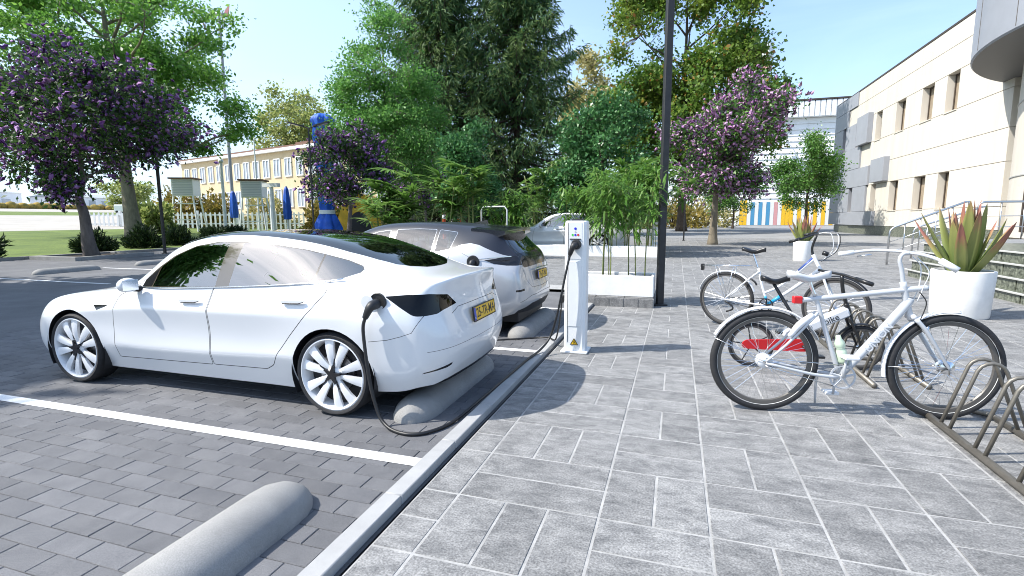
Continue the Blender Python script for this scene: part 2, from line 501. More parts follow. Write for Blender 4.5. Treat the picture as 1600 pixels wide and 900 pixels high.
def sheet(name, x0, x1, y0, y1, z, m, zf=None, nx=1, ny=1, kind='structure'):
    b = MB()
    vs = []; fs = []
    for j in range(ny + 1):
        for i in range(nx + 1):
            x = x0 + (x1 - x0) * i / nx; y = y0 + (y1 - y0) * j / ny
            vs.append((x, y, zf(x, y) if zf else z))
    for j in range(ny):
        for i in range(nx):
            a = j * (nx + 1) + i
            fs.append((a, a + 1, a + nx + 2, a + nx + 1))
    o = b.add(vs, fs).build(name, m)
    o['kind'] = kind
    return o

slope = lambda x, y: max(0.0, .03 * (-x - 42.0))
sheet('ground', -4000, 4000, -4000, 4000, -.35, M['ground'])
sheet('lawn', -58, -23.6, -250, 300, 0, M['grass'], lambda x, y: slope(x, y) + .03, 24, 20)
sheet('airfield_pavement', -124, -58, -250, 400, 0, M['airfield'], lambda x, y: slope(x, y) + .026, 8, 4)
sheet('grass_strip', -170, -124, -250, 400, 0, M['grass'], lambda x, y: slope(x, y) + .022, 4, 4)
sheet('airfield_apron', -900, -170, -250, 900, 0, M['airfield'], lambda x, y: slope(x, y) + .018, 12, 4)
sheet('yard_lawn', -23.6, -8.0, 60, 400, -.02, M['grass'])

# parking surface: real bricks near the camera, plain paving farther off
PB = (-8.6, -1.425, 1.15, 8.45)                   # x0 x1 y0 y1 of the bricks
park = bpy.data.objects.new('parking_paving', None); C.objects.link(park); park['kind'] = 'structure'
def pave_quad(name, x0, x1, y0, y1, z, m, parent):
    return MB().add([(x0, y0, z), (x1, y0, z), (x1, y1, z), (x0, y1, z)], [(0, 1, 2, 3)]).build(name, m, parent)
pave_quad('joint_bed', PB[0], -1.30, PB[2], PB[3], -.006, M['joint_dark'], park)
pave_quad('paving_surface', -23.6, PB[0], -30, 60, -.002, M['asphalt_far'], park)
pave_quad('paving_surface', PB[0], -1.30, -30, PB[2], -.002, M['asphalt_far'], park)
pave_quad('paving_surface', PB[0], -1.30, PB[3], 10.2, -.002, M['asphalt_far'], park)
pave_quad('paving_surface', PB[0], -8.0, 10.2, 60, -.002, M['asphalt_far'], park)

def slab(x0, x1, y0, y1, z0, z1, c, tilt=(0, 0)):
    """a paving piece with a small chamfer: 9 faces"""
    vs = [(x0, y0, z0), (x1, y0, z0), (x1, y1, z0), (x0, y1, z0), (x0, y0, z1 - c), (x1, y0, z1 - c), (x1, y1, z1 - c), (x0, y1, z1 - c),
          (x0 + c, y0 + c, z1), (x1 - c, y0 + c, z1), (x1 - c, y1 - c, z1), (x0 + c, y1 - c, z1)]
    cx, cy = (x0 + x1) / 2, (y0 + y1) / 2
    vs = [(x, y, z + (x - cx) * tilt[0] + (y - cy) * tilt[1]) for x, y, z in vs]
    fs = [(8, 9, 10, 11)]
    for i in range(4):
        j = (i + 1) % 4
        fs += [(i, j, j + 4, i + 4), (i + 4, j + 4, j + 8, i + 8)]
    return vs, fs

camxy = Vector((0, 0))
def seen(x, y):
    """rough in-frame test for a ground point"""
    v = Vector((x, y, -1.48)); dz = v.dot(f2)
    if dz < .4: return False
    px = 800 + 803.3 * v.dot(r3) / dz; py = 450 - 803.3 * v.dot(u3) / dz
    return -40 < px < 1640 and py < 950

def lay(pieces, near_name, m_near, mass_name, m_mass, parent, z0, z1, c, jitter):
    """pieces = (x0,x1,y0,y1); the 300 that show largest become objects sharing meshes by size, the rest one mesh"""
    scored = sorted(((0 if seen((p[0] + p[1]) / 2, (p[2] + p[3]) / 2) else 1, math.hypot((p[0] + p[1]) / 2, (p[2] + p[3]) / 2) / ((p[1] - p[0]) * (p[3] - p[2])) ** .33, i) for i, p in enumerate(pieces)))
    near = {t[2] for t in scored[:300]}
    cache = {}
    mass = MB()
    r = random.Random(3)
    for i, p in enumerate(pieces):
        w, d = round(p[1] - p[0], 3), round(p[3] - p[2], 3)
        dz = r.uniform(-jitter, jitter); ta = (r.uniform(-.006, .006), r.uniform(-.006, .006))
        if i in near:
            if (w, d) not in cache:
                b = MB(); b.add(*slab(-w / 2, w / 2, -d / 2, d / 2, z0, z1, c)); cache[w, d] = b.mesh(near_name, m_near)
            o = bpy.data.objects.new(near_name, cache[w, d]); C.objects.link(o); o.parent = parent
            o.location = ((p[0] + p[1]) / 2, (p[2] + p[3]) / 2, dz); o.rotation_euler = (ta[1], -ta[0], 0)
        else:
            mass.add(*slab(p[0], p[1], p[2], p[3], z0 + dz, z1 + dz, c, ta))
    o = mass.build(mass_name, m_mass, parent); o['kind'] = 'stuff'

bricks = []
BL, BW, BG = .256, .1285, .0032
row = 0; y = PB[2]
while y < PB[3] - .01:
    off = (row * .53 % 1.0) * BL + random.uniform(-.012, .012)
    x = PB[0] - off
    while x < PB[1]:
        a, b_ = max(x, PB[0]), min(x + BL, PB[1])
        if b_ - a > .03: bricks.append((a + BG / 2, b_ - BG / 2, y + BG / 2, min(y + BW, PB[3]) - BG / 2))
        x += BL
    y += BW; row += 1
lay(bricks, 'brick', M['brick'], 'brick_field', M['brick_mass'], park, -.05, 0.0, .0035, .0012)

# painted bay lines
lines = bpy.data.objects.new('parking_lines', None); C.objects.link(lines); lines['kind'] = 'structure'
def pline(x0, x1, y0, y1, z=.0035):
    b = MB(); n = max(1, int((x1 - x0) / .5))
    for k in range(n):
        a0 = x0 + (x1 - x0) * k / n; a1 = x0 + (x1 - x0) * (k + 1) / n
        b.add([(a0, y0, z), (a1, y0, z), (a1, y1, z), (a0, y1, z)], [(0, 1, 2, 3)])
    o = b.build('painted_line', M['line_paint'], lines)
for yc in (-.125, 2.668, 5.458, 8.25): pline(-6.9, -1.43, yc - .052, yc + .052)
for yc in (2.72, 5.6, 8.51, 11.41, 14.3): pline(-17.1, -12.6, yc - .055, yc + .055, .003)

# kerb between bays and plaza
kerb = bpy.data.objects.new('kerb', None); C.objects.link(kerb); kerb['kind'] = 'structure'
def kerb_stone(x0, x1, y0, y1, z1=.045, parent=kerb, m=None):
    MB().box(x0, x1, y0, y1, -.10, z1, bev=.006).build('kerb_stone', m or M['kerb'], parent, angle=40)
yk = -5.4
while yk < 9.9:
    kerb_stone(-1.425, -1.322, yk + .0015, yk + .6925); yk += .694
gut = MB().box(-1.322, -1.282, -6, 9.95, -.12, -.035).build('drain_channel', M['joint_dark'], kerb)

# plaza tiles, laid in pairs turned a quarter from square to square
plaza = bpy.data.objects.new('plaza_paving', None); C.objects.link(plaza); plaza['kind'] = 'structure'
TS, TX0, TY0, TG = .525, -.318, 2.410, .0135
pave_quad('mortar_bed', -1.285, 9.0, .6, 42.0, -.0028, M['joint'], plaza)
pave_quad('mortar_bed', -8.0, -1.285, 10.6, 42.0, -.0028, M['joint'], plaza)
pave_quad('plaza_surface', 9.0, 40, 0, 42, -.004, M['plaza_far'], plaza)
pave_quad('plaza_surface', -8.0, 60, 42, 125, -.004, M['plaza_far'], plaza)
pave_quad('plaza_surface', -1.285, 9.0, -30, .6, -.004, M['plaza_far'], plaza)
tiles = []
def square(x0, x1, y0, y1, vertical, split=None):
    g = TG / 2
    if vertical:
        mid = (x0 + x1) / 2 if split is None else split
        tiles.append((x0 + g, mid - g, y0 + g, y1 - g)); tiles.append((mid + g, x1 - g, y0 + g, y1 - g))
    else:
        mid = (y0 + y1) / 2
        tiles.append((x0 + g, x1 - g, y0 + g, mid - g)); tiles.append((x0 + g, x1 - g, mid + g, y1 - g))
for rr in range(-4, 76):
    y0 = TY0 + rr * TS; y1 = y0 + TS
    if y0 < .6: continue
    for cc in range(1, 19):
        x0 = TX0 + (cc - 1) * TS
        square(x0, x0 + TS, y0, y1, (cc + rr) % 2 == 1)
    odd = rr % 2 == 1
    if y1 < 9.95 or y0 > 10.9:
        if odd:
            g = TG / 2
            for a_, b_ in ((-1.072, -.80), (-.80, -.575), (-.575, TX0)): tiles.append((a_ + g, b_ - g, y0 + g, y1 - g))
        else: square(-1.072, TX0, y0, y1, False)
        if odd:
            square(-1.284, -1.072, y0, y1, False)
        else: tiles.append((-1.284 + TG / 2, -1.072 - TG / 2, y0 + TG / 2, y1 - TG / 2))
    if y0 > 10.9:
        for cc in range(-13, -1):
            x0 = -1.284 + (cc + 1) * TS
            if x0 > -8.0: square(x0, x0 + TS, y0, y1, (cc + rr) % 2 == 1)
lay(tiles, 'tile', M['tile'], 'tile_field', M['tile_mass'], plaza, -.04, 0.0, .002, .0007)

# concrete wheel stops
def wheel_stop(loc, length, label, rz=0.0, r=.165):
    b = MB()
    n = 12; ns = 18
    vs = []
    for i in range(ns + 1):
        t = -1 + 2 * i / ns
        tt = math.copysign(1 - (1 - abs(t)) ** 2.0, t)
        y = tt * length / 2
        e = max(0.0, length / 2 - abs(y))
        k = math.sqrt(max(0.0, 1 - max(0.0, 1 - e / (r * 1.5)) ** 2))
        for j in range(n + 1):
            a = PI * j / n
            vs.append((r * 1.05 * max(k, .02) * math.cos(a), y, r * .95 * max(k, .01) * math.sin(a) - .004))
    fs = [(i * (n + 1) + j, (i + 1) * (n + 1) + j, (i + 1) * (n + 1) + j + 1, i * (n + 1) + j + 1) for i in range(ns) for j in range(n)]
    b.add(vs, fs)
    o = b.build('wheel_stop', M['concrete_stop'], smooth=True, loc=loc, rot=(0, 0, rz))
    return tag(o, label, 'wheel stop', 'concrete wheel stops')
wheel_stop((-1.885, 1.27, 0), 1.78, 'grey concrete wheel stop in the empty bay nearest the viewer, with nothing parked over it')
wheel_stop((-1.85, 4.02, 0), 1.70, 'concrete wheel stop under the rear bumper of the front white saloon')
wheel_stop((-1.85, 6.80, 0), 1.70, 'concrete wheel stop under the tail of the black-roofed hatchback')
wheel_stop((-16.72, 10.2, 0), 1.75, 'shaded wheel stop across the lot, in front of the near purple tree')
wheel_stop((-16.75, 13.05, 0), 1.75, 'far wheel stop half hidden behind the windscreen pillar of the saloon')

# raised tree bed and edging on the far side of the lot
edge = bpy.data.objects.new('lawn_edging', None); C.objects.link(edge); edge['kind'] = 'structure'
yk = -20
while yk < 44:
    kerb_stone(-23.75, -23.6, yk, yk + .99, .12, edge, M['concrete_stop']); yk += 1.0
bed = thing('tree_bed', 'low square stone edging round the trunk of the near purple tree', 'tree bed', (-22.1, 14.5, 0))
for x0, x1, y0, y1 in ((-1.25, 1.25, -1.5, -1.3), (-1.25, 1.25, 1.3, 1.5), (-1.25, -1.05, -1.298, 1.298), (1.05, 1.25, -1.298, 1.298)):
    kerb_stone(x0, x1, y0, y1, .14, bed, M['concrete_stop'])
MB().box(-1.05, 1.05, -1.3, 1.3, -.1, .07).build('soil', M['soil'], bed)
# ------------------------------------------------------------------ buildings
M['cream'] = mat('cream_cladding', (.635, .59, .515), rough=.7, var=.07, scale=1.1, stretch=(1, 1, .12), bump=.15, bscale=40)
M['greypanel'] = mat('grey_cladding', (.30, .315, .35), rough=.45, var=.05, scale=.9)
M['joint_shadow'] = mat('panel_backing', (.13, .12, .11), rough=.9)
M['brown_frame'] = mat('brown_window_frame', (.06, .045, .035), rough=.5)
M['blind'] = mat('bronze_blind', (.30, .24, .17), rough=.35, spec=.7, var=.15, scale=3)
M['darkstone'] = mat('dark_green_marble', (.06, .075, .055), rough=.35, cvar=((.006, .010, .006), (.26, .28, .22)), scale=16, detail=10)
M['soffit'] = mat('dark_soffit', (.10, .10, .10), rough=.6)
M['stone_edge'] = mat('pale_step_nosing', (.45, .45, .43), rough=.6)

bld = thing('office_building', 'cream and grey panelled two-storey office block with a round canopy on the right', 'building', (16.5, 0, 0))
core = MB()
core.box(.62, 28, 34.5, 67.1, .0, 13.3)
core.build('wall', M['joint_shadow'], bld)
cap = MB(); cap.box(-.03, 28.1, 33.5, 67.3, 13.66, 13.80); cap.build('parapet_cap', M['brown_frame'], bld)
MB().box(.02, .615, 34.5, 65.3, 0, .79).build('plinth', M['darkstone'], bld)
up = [(40.5, 42.1), (43.9, 45.72), (48.55, 50.32), (53.36, 54.75), (58.58, 59.8), (63.0, 64.0)]
lo = [(40.57, 42.05), (43.9, 45.76), (48.6, 50.33), (53.42, 54.65), (59.3, 60.6)]
def panel(y0, y1, z0, z1, m, proud=0.0, nm='panel'):
    g = .014
    MB().box(-proud, .60, y0 + g, y1 - g, z0 + g, z1 - g, bev=.01).build(nm, m, bld)
def band(z0, z1, holes, y0, y1):
    y = y0
    for a, b_ in sorted(holes):
        if a > y + .05: panel(y, a, z0, z1, M['cream'])
        y = b_
    if y1 > y + .05: panel(y, y1, z0, z1, M['cream'])
YA = 34.6
for y0, y1 in ((YA, 41.3), (41.3, 49.4), (49.4, 53.1)): panel(y0, y1, .80, 2.08, M['cream'])
band(2.08, 4.45, lo[:4], YA, 55.6)
for y0, y1 in ((YA, 45.7), (45.7, 50.7)): panel(y0, y1, 4.45, 6.22, M['cream'])
panel(50.7, 55.3, 4.45, 6.22, M['cream'])
for y0, y1 in ((YA, 45.7), (45.7, 55.3), (55.3, 58.0)): panel(y0, y1, 6.22, 8.28, M['cream'])
band(8.28, 10.70, up[:4], YA, 55.5)
for y0, y1 in ((YA, 42.1), (42.1, 50.3), (50.3, 58.6), (58.6, 62.5)): panel(y0, y1, 10.70, 12.35, M['cream'])
for y0, y1 in ((YA, 45.0), (45.0, 53.0), (53.0, 60.0)): panel(y0, y1, 12.35, 13.66, M['cream'])
for y0, y1, z0, z1, pr in ((60.0, 67.2, 12.35, 13.66, .10), (62.5, 67.2, 10.70, 12.35, .10), (55.5, 58.58, 8.28, 10.95, .42), (59.8, 63.0, 8.28, 10.70, .10), (64.0, 67.2, 8.28, 10.70, .10),
                           (50.75, 53.9, 4.55, 6.55, .42), (58.0, 63.5, 6.22, 8.28, .16), (63.5, 67.2, 6.22, 8.28, .10), (55.3, 63.5, 4.45, 6.22, .16), (63.5, 67.2, 4.45, 6.22, .10),
                           (55.6, 59.3, 2.08, 4.45, .16), (60.6, 63.9, 2.08, 4.45, .10), (63.9, 67.2, 2.08, 4.45, .10), (53.1, 60.2, .80, 2.08, .22), (60.2, 67.2, .80, 2.08, .10)):
    panel(y0, y1, z0, z1, M['greypanel'], pr, 'grey_panel')
for y0, y1, z0, z1 in [(a, b_, 8.28, 10.70) for a, b_ in up] + [(a, b_, 2.08, 4.45) for a, b_ in lo]:
    f = MB()
    f.box(.42, .52, y0 + .01, y0 + .12, z0, z1); f.box(.42, .52, y1 - .12, y1 - .01, z0, z1)
    f.box(.42, .52, y0 + .12, y1 - .12, z0, z0 + .1); f.box(.42, .52, y0 + .12, y1 - .12, z1 - .12, z1)
    w = f.build('window', M['brown_frame'], bld)
    n = 3
    for k in range(n):
        a = y0 + .12 + (y1 - y0 - .24) * k / n; b_ = y0 + .12 + (y1 - y0 - .24) * (k + 1) / n
        MB().box(.47 + .015 * (k % 2), .50 + .015 * (k % 2), a + .015, b_ - .015, z0 + .1, z1 - .12).build('pane', M['blind'], w)
    MB().box(-.05, .42, y0 - .02, y1 + .02, z0 - .055, z0 + .004).build('sill', M['cream'], w)
# the round entrance: drum wall and ring canopy
DC = (7.1, 26.8)
dr = MB(); dr.lathe([(9.55, .6), (9.55, 8.72)], 72, M=Matrix.Translation((DC[0], DC[1], 0)))
dr.build('drum_wall', M['cream'], bld, smooth=True)
for zb in (3.3, 6.6):
    MB().lathe([(9.54, zb), (9.585, zb), (9.585, zb + .05), (9.54, zb + .05)], 72, M=Matrix.Translation((DC[0], DC[1], 0))).build('drum_band', M['stone_edge'], bld)
dd = MB(); dd.lathe([(9.6, .86), (9.6, 5.6)], 8, M=Matrix.Translation((DC[0], DC[1], 0)) @ Matrix.Rotation(R(176), 4, 'Z'), arc=R(24))
dd.build('entrance_glazing', M['trim'], bld, smooth=True)
for k in range(6):
    a = R(175 + 25 * k / 5)
    MB().box(-.05, .08, -.06, .06, .86, 5.65, rz=a, org=(DC[0] + 9.6 * math.cos(a), DC[1] + 9.6 * math.sin(a), 0)).build('glazing_post', M['brown_frame'], bld)
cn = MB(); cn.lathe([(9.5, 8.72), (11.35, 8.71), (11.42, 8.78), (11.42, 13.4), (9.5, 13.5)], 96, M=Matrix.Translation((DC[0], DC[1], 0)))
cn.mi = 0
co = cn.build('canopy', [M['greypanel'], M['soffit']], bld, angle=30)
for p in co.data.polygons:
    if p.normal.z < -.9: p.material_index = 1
for k in range(10):
    a = R(120 + 16 * k)
    MB().box(-.004, .012, -.012, .012, 8.85, 13.35, rz=a, org=(DC[0] + 11.42 * math.cos(a), DC[1] + 11.42 * math.sin(a), 0)).build('canopy_seam', M['joint_shadow'], bld)
# steps and platform
st = thing('entrance_steps', 'low flight of dark green marble steps with pale nosings behind the big agave pot', 'steps', (5.7, 0, 0))
levels = [(0.0, .19), (.12, .412), (.27, .642), (.42, .85)]
for k, (x, zt) in enumerate(levels):
    zb = 0.0 if k == 0 else levels[k - 1][1] - .02
    y1 = 15.7 + .10 * k
    s = MB().box(x + .05, x + 1.2 if k < 3 else 11.3, 3, y1 - .03, zb, zt - .045).build('step', M['joint'], st)
    y = 3.0 + .4 * (k % 2)
    while y < y1 - .2:
        y2 = min(y + 1.15, y1)
        MB().box(x, x + .30, y, y2 - .045, zb + (.0 if k else -.05), zt - .042, bev=.004).build('marble_block', M['darkstone'], s)
        y = y2
    MB().box(x - .03, x + .30 if k < 3 else 11.3, 2.99, y1 + .01, zt - .040, zt - .006, bev=.006).build('tread', M['darkstone'], s)
    MB().box(x - .045, x - .012, 2.98, y1 + .02, zt - .036, zt, bev=.006).build('nosing', M['stone_edge'], s)
MB().box(2.3, 11.3, 16.02, 19.0, 0, .80).build('platform', M['darkstone'], st)
MB().box(2.28, 11.3, 16.015, 19.01, .805, .85).build('platform_slab', M['plaza_far'], st)
def hand_rail(p0, p1, h, label, nb=4):
    r = thing('handrail', label, 'handrail', (0, 0, 0), 0, 'steel entrance handrails')
    a, b_ = Vector(p0), Vector(p1)
    up_ = Vector((0, 0, h))
    d = (b_ - a)
    path = [a, a + up_ * .88, a + up_ * .96 + d * .015, a + up_ + d * .06, b_ + up_ - d * .05, b_ + up_ * .98 - d * .01, b_ + up_ * .9, b_]
    MB().tube(path, .032, 8).build('top_rail', M['steel'], r, smooth=True)
    for k in range(1, nb + 1):
        t = k / (nb + 1)
        q = a + d * t
        MB().tube([q, q + up_], .018, 6).build('post', M['steel'], r, smooth=True)
    for f in (.33, .62):
        MB().tube([a + up_ * f, b_ + up_ * f], .012, 6).build('mid_rail', M['steel'], r, smooth=True)
hand_rail((6.45, 19.3, 0), (8.45, 19.3, .86), 1.14, 'front steel handrail climbing beside the steps, left of the big agave pot')
hand_rail((8.3, 22.6, 0), (10.4, 22.6, .80), 1.10, 'second steel handrail farther back, behind the front one')
hand_rail((8.6, 19.1, .85), (10.8, 19.1, .85), 1.1, 'short level handrail at the top of the steps', 3)

# white hall
M['hall'] = mat('white_corrugated_cladding', (.82, .83, .84), rough=.6, var=.05, scale=.3)
hall = thing('white_hall', 'large white hall of horizontal corrugated cladding with a ribbed fascia', 'building', (0, 125, 0))
MB().box(-2, 62, .6, 30, 0, 22.4).build('wall', M['hall'], hall)
hb = MB()
for k in range(18):
    z0 = 1.0 + k * 1.19
    hb.add([(-2, 0.36, z0), (62, 0.36, z0), (62, .52, z0 + 1.12), (-2, .52, z0 + 1.12), (-2, .6, z0), (62, .6, z0), (62, .6, z0 + 1.19), (-2, .6, z0 + 1.19)], [(0, 1, 2, 3), (0, 4, 5, 1), (3, 2, 6, 7)])
o = hb.build('cladding_boards', M['hall'], hall); o['kind'] = 'stuff'
fb = MB()
for k in range(64):
    fb.box(-2.6 + k * 1.0, -2.6 + k * 1.0 + .8, -.9, -.6, 22.5, 25.6)
o = fb.build('fascia_ribs', M['hall'], hall); o['kind'] = 'stuff'
MB().box(-3, 62.5, -.6, 30, 22.45, 25.5).build('fascia', M['hall'], hall)
MB().box(-3.2, 63, -1.0, 30.5, 25.7, 26.0).build('roof_edge', M['brown_frame'], hall)
gl = MB(); gl.ball((0, 0, 0), .85, .85, .75, 16, 10); gl.tube([(0, 0, .7), (0, .9, 1.3), (0, 2.2, 1.3)], .08, 6)
tag(gl.build('globe_lamp', mat('brown_globe', (.16, .10, .08), .4), smooth=True, loc=(19.4, 122.8, 19.4)), 'round brown globe lamp on the white hall wall', 'lamp')
# striped wall at the plaza's far edge
sw = thing('striped_wall', 'low wall of upright yellow, white and blue boards at the far edge of the plaza', 'wall', (12.0, 121.5, 0))
cols = {'y': mat('yellow_board', (.78, .46, .02), .6, var=.1), 'w': mat('white_board', (.72, .72, .70), .6), 'b': mat('blue_board', (.07, .27, .46), .6), 'r': mat('pink_board', (.60, .30, .30), .6), 'o': mat('orange_board', (.75, .24, .02), .6)}
MB().box(-.2, 25.5, .12, .4, 0, 4.6).build('backing', cols['w'], sw)
for k, c in enumerate('wyywbwbwbwrwyyywywywywywywywyoyywy'):
    h = 5.3 if c == 'y' and k in (1, 2, 12, 13, 14) else 4.9
    MB().box(k * .74 + .02, k * .74 + .72, 0, .12, .05, h).build('board', cols[c], sw)
# chimney mast
chm = thing('radio_mast', 'pale mast with aerial drums rising beside the maple, behind the white hall', 'mast', (22.4, 165.9, 0))
MB().tube([(0, 0, 0), (0, 0, 50)], [.9, .7], 10).build('pole', M['hall'], chm)
for z, r_, h in ((38, 1.6, 3.2), (42.5, 1.3, 2.4), (46, 1.5, 2.6)):
    MB().lathe([(0, z), (r_, z), (r_, z + h), (0, z + h)], 12).build('aerial_drum', M['hall'] if z != 42.5 else cols['r'], chm, angle=30)

# yellow building on the left
M['ochre_wall'] = mat('ochre_render', (.58, .47, .30), rough=.85, var=.08, scale=.6)
M['roof_brown'] = mat('brown_roof', (.18, .10, .07), rough=.8)
M['win_white'] = mat('white_window_frame', (.72, .73, .74), rough=.5)
M['win_glass'] = mat('pale_window_glass', (.34, .38, .42), rough=.1, spec=.8)
yb_a, yb_b = Vector((-101.0, 84.9, 1.2)), Vector((-40.0, 66.7, 1.2))
yd = (yb_b - yb_a); yl = yd.length
yb = thing('yellow_building', 'long ochre two-storey building with white-framed windows and a pale eaves line', 'building', tuple(yb_a), math.atan2(yd.y, yd.x))
MB().box(0, yl, .3, 13, -.5, 11.9).build('wall', M['ochre_wall'], yb)
MB().box(-.4, yl + .4, -.45, 13.5, 11.92, 12.4).build('roof', M['win_white'], yb)
MB().box(-.2, yl + .2, -.2, 13.2, 12.42, 12.75).build('roof_cover', M['roof_brown'], yb)
MB().box(yl * .56, yl * .56 + 5, 4, 8, 12.7, 14.0).build('roof_house', M['roof_brown'], yb)
x = 1.6
while x < yl - 2.5:
    for z0, z1 in ((2.4, 5.6), (7.6, 10.8)):
        f = MB()
        f.box(x, x + .16, .12, .34, z0, z1); f.box(x + 1.84, x + 2.0, .12, .34, z0, z1); f.box(x + .16, x + 1.84, .12, .34, z0, z0 + .16); f.box(x + .16, x + 1.84, .12, .34, z1 - .16, z1)
        f.box(x + .92, x + 1.08, .13, .33, z0 + .16, z1 - .16)
        w = f.build('window', M['win_white'], yb)
        MB().box(x + .16, x + .92, .22, .29, z0 + .16, z1 - .16).build('pane', M['win_glass'], w)
        MB().box(x + 1.08, x + 1.84, .24, .31, z0 + .16, z1 - .16).build('pane', M['win_glass'], w)
    x += 3.3
# far sheds across the airfield
for k, (x, y, w, d, h, lab) in enumerate([(-300, 140, 26, 46, 6.5, 'long pale shed far across the airfield at the left edge'), (-285, 185, 22, 40, 5.0, 'second pale low shed far across the airfield behind the near purple trunk')]):
    z = slope(x, y)
    sh = thing('airfield_shed', lab, 'shed', (x, y, z), R(27), 'sheds across the airfield')
    MB().box(-w / 2, w / 2, -d / 2, d / 2, 0, h).build('wall', M['hall'], sh)
    MB().prism([(-w / 2 - .5, h + .02), (w / 2 + .5, h + .02), (0, h + 2.2)], -d / 2 - .5, d / 2 + .5, M=xmat((0, 0, 0), (1, 0, 0), (0, 0, 1), (0, -1, 0))).build('roof', mat('grey_shed_roof', (.36, .38, .41), .6), sh)
    for j in range(4): MB().box(w / 2, w / 2 + .1, -d / 2 + 4 + j * 10, -d / 2 + 9 + j * 10, .1, 3.6).build('door', M['win_glass'], sh)
hdg = MB()
for k in range(60):
    hdg.ball((-236 + random.uniform(-2, 2) - k * .1, 96 + k * 1.6, slope(-236, 0) + .9), 1.9, 1.9, random.uniform(1.0, 1.9), 7, 5)
o = hdg.build('autumn_hedge', mat('autumn_hedge', (.3, .22, .05), .9, cvar=((.12, .12, .03), (.42, .27, .05)), scale=.8), smooth=True); o['kind'] = 'stuff'
# ------------------------------------------------------------------ trees and plants
def tri_mesh(name, verts, quads, m, parent=None, smooth=False):
    """fast mesh from arrays: verts (n,3), quads (k,4)"""
    me = bpy.data.meshes.new(name)
    nv, nf = len(verts), len(quads)
    me.vertices.add(nv); me.vertices.foreach_set('co', np.ascontiguousarray(verts, dtype=np.float32).ravel())
    me.loops.add(nf * 4); me.loops.foreach_set('vertex_index', np.ascontiguousarray(quads, dtype=np.int32).ravel())
    me.polygons.add(nf)
    me.polygons.foreach_set('loop_start', np.arange(0, nf * 4, 4, dtype=np.int32))
    me.polygons.foreach_set('loop_total', np.full(nf, 4, dtype=np.int32))
    me.materials.append(m)
    me.update(calc_edges=True)
    o = bpy.data.objects.new(name, me); C.objects.link(o)
    if parent is not None: o.parent = parent
    return o

def unit(v): return v / np.maximum(1e-9, np.linalg.norm(v, axis=-1, keepdims=True))

def leaf_quads(P, D, L, W, rg, fold=.25):
    """kite-shaped folded leaves at P pointing along D: one quad each (4 own vertices)"""
    n = len(P)
    D = unit(D)
    r = unit(rg.normal(size=(n, 3)))
    S = unit(np.cross(D, r))
    N = np.cross(S, D)
    L = L[:, None]; W = W[:, None]
    base = P
    tip = P + D * L - N * L * .18
    mid = P + D * L * .48
    a = mid + S * W + N * W * fold
    b = mid - S * W + N * W * fold
    V = np.stack([base, a, tip, b], 1).reshape(-1, 3)
    Q = np.arange(n * 4).reshape(-1, 4)
    return V, Q

def crown_points(ells, n, rg, shell=.55, noise=None):
    """points in a union of ellipsoids (cx,cy,cz,rx,ry,rz,weight), denser towards the outside"""
    w = np.array([e[6] if len(e) > 6 else e[3] * e[4] * e[5] for e in ells]); w = w / w.sum()
    k = rg.choice(len(ells), n, p=w)
    E = np.array([e[:6] for e in ells])[k]
    d = unit(rg.normal(size=(n, 3)))
    r = rg.random(n) ** (shell)
    return E[:, :3] + d * r[:, None] * E[:, 3:6]

def bezier(a, b, sag, n, rg, wob=.0):
    a = np.asarray(a, float); b = np.asarray(b, float)
    c = (a + b) / 2 + np.array([0, 0, sag])
    t = np.linspace(0, 1, n)[:, None]
    p = a * (1 - t) ** 2 + c * 2 * t * (1 - t) + b * t * t
    if wob: p[1:-1] += rg.normal(scale=wob, size=(n - 2, 3))
    return p

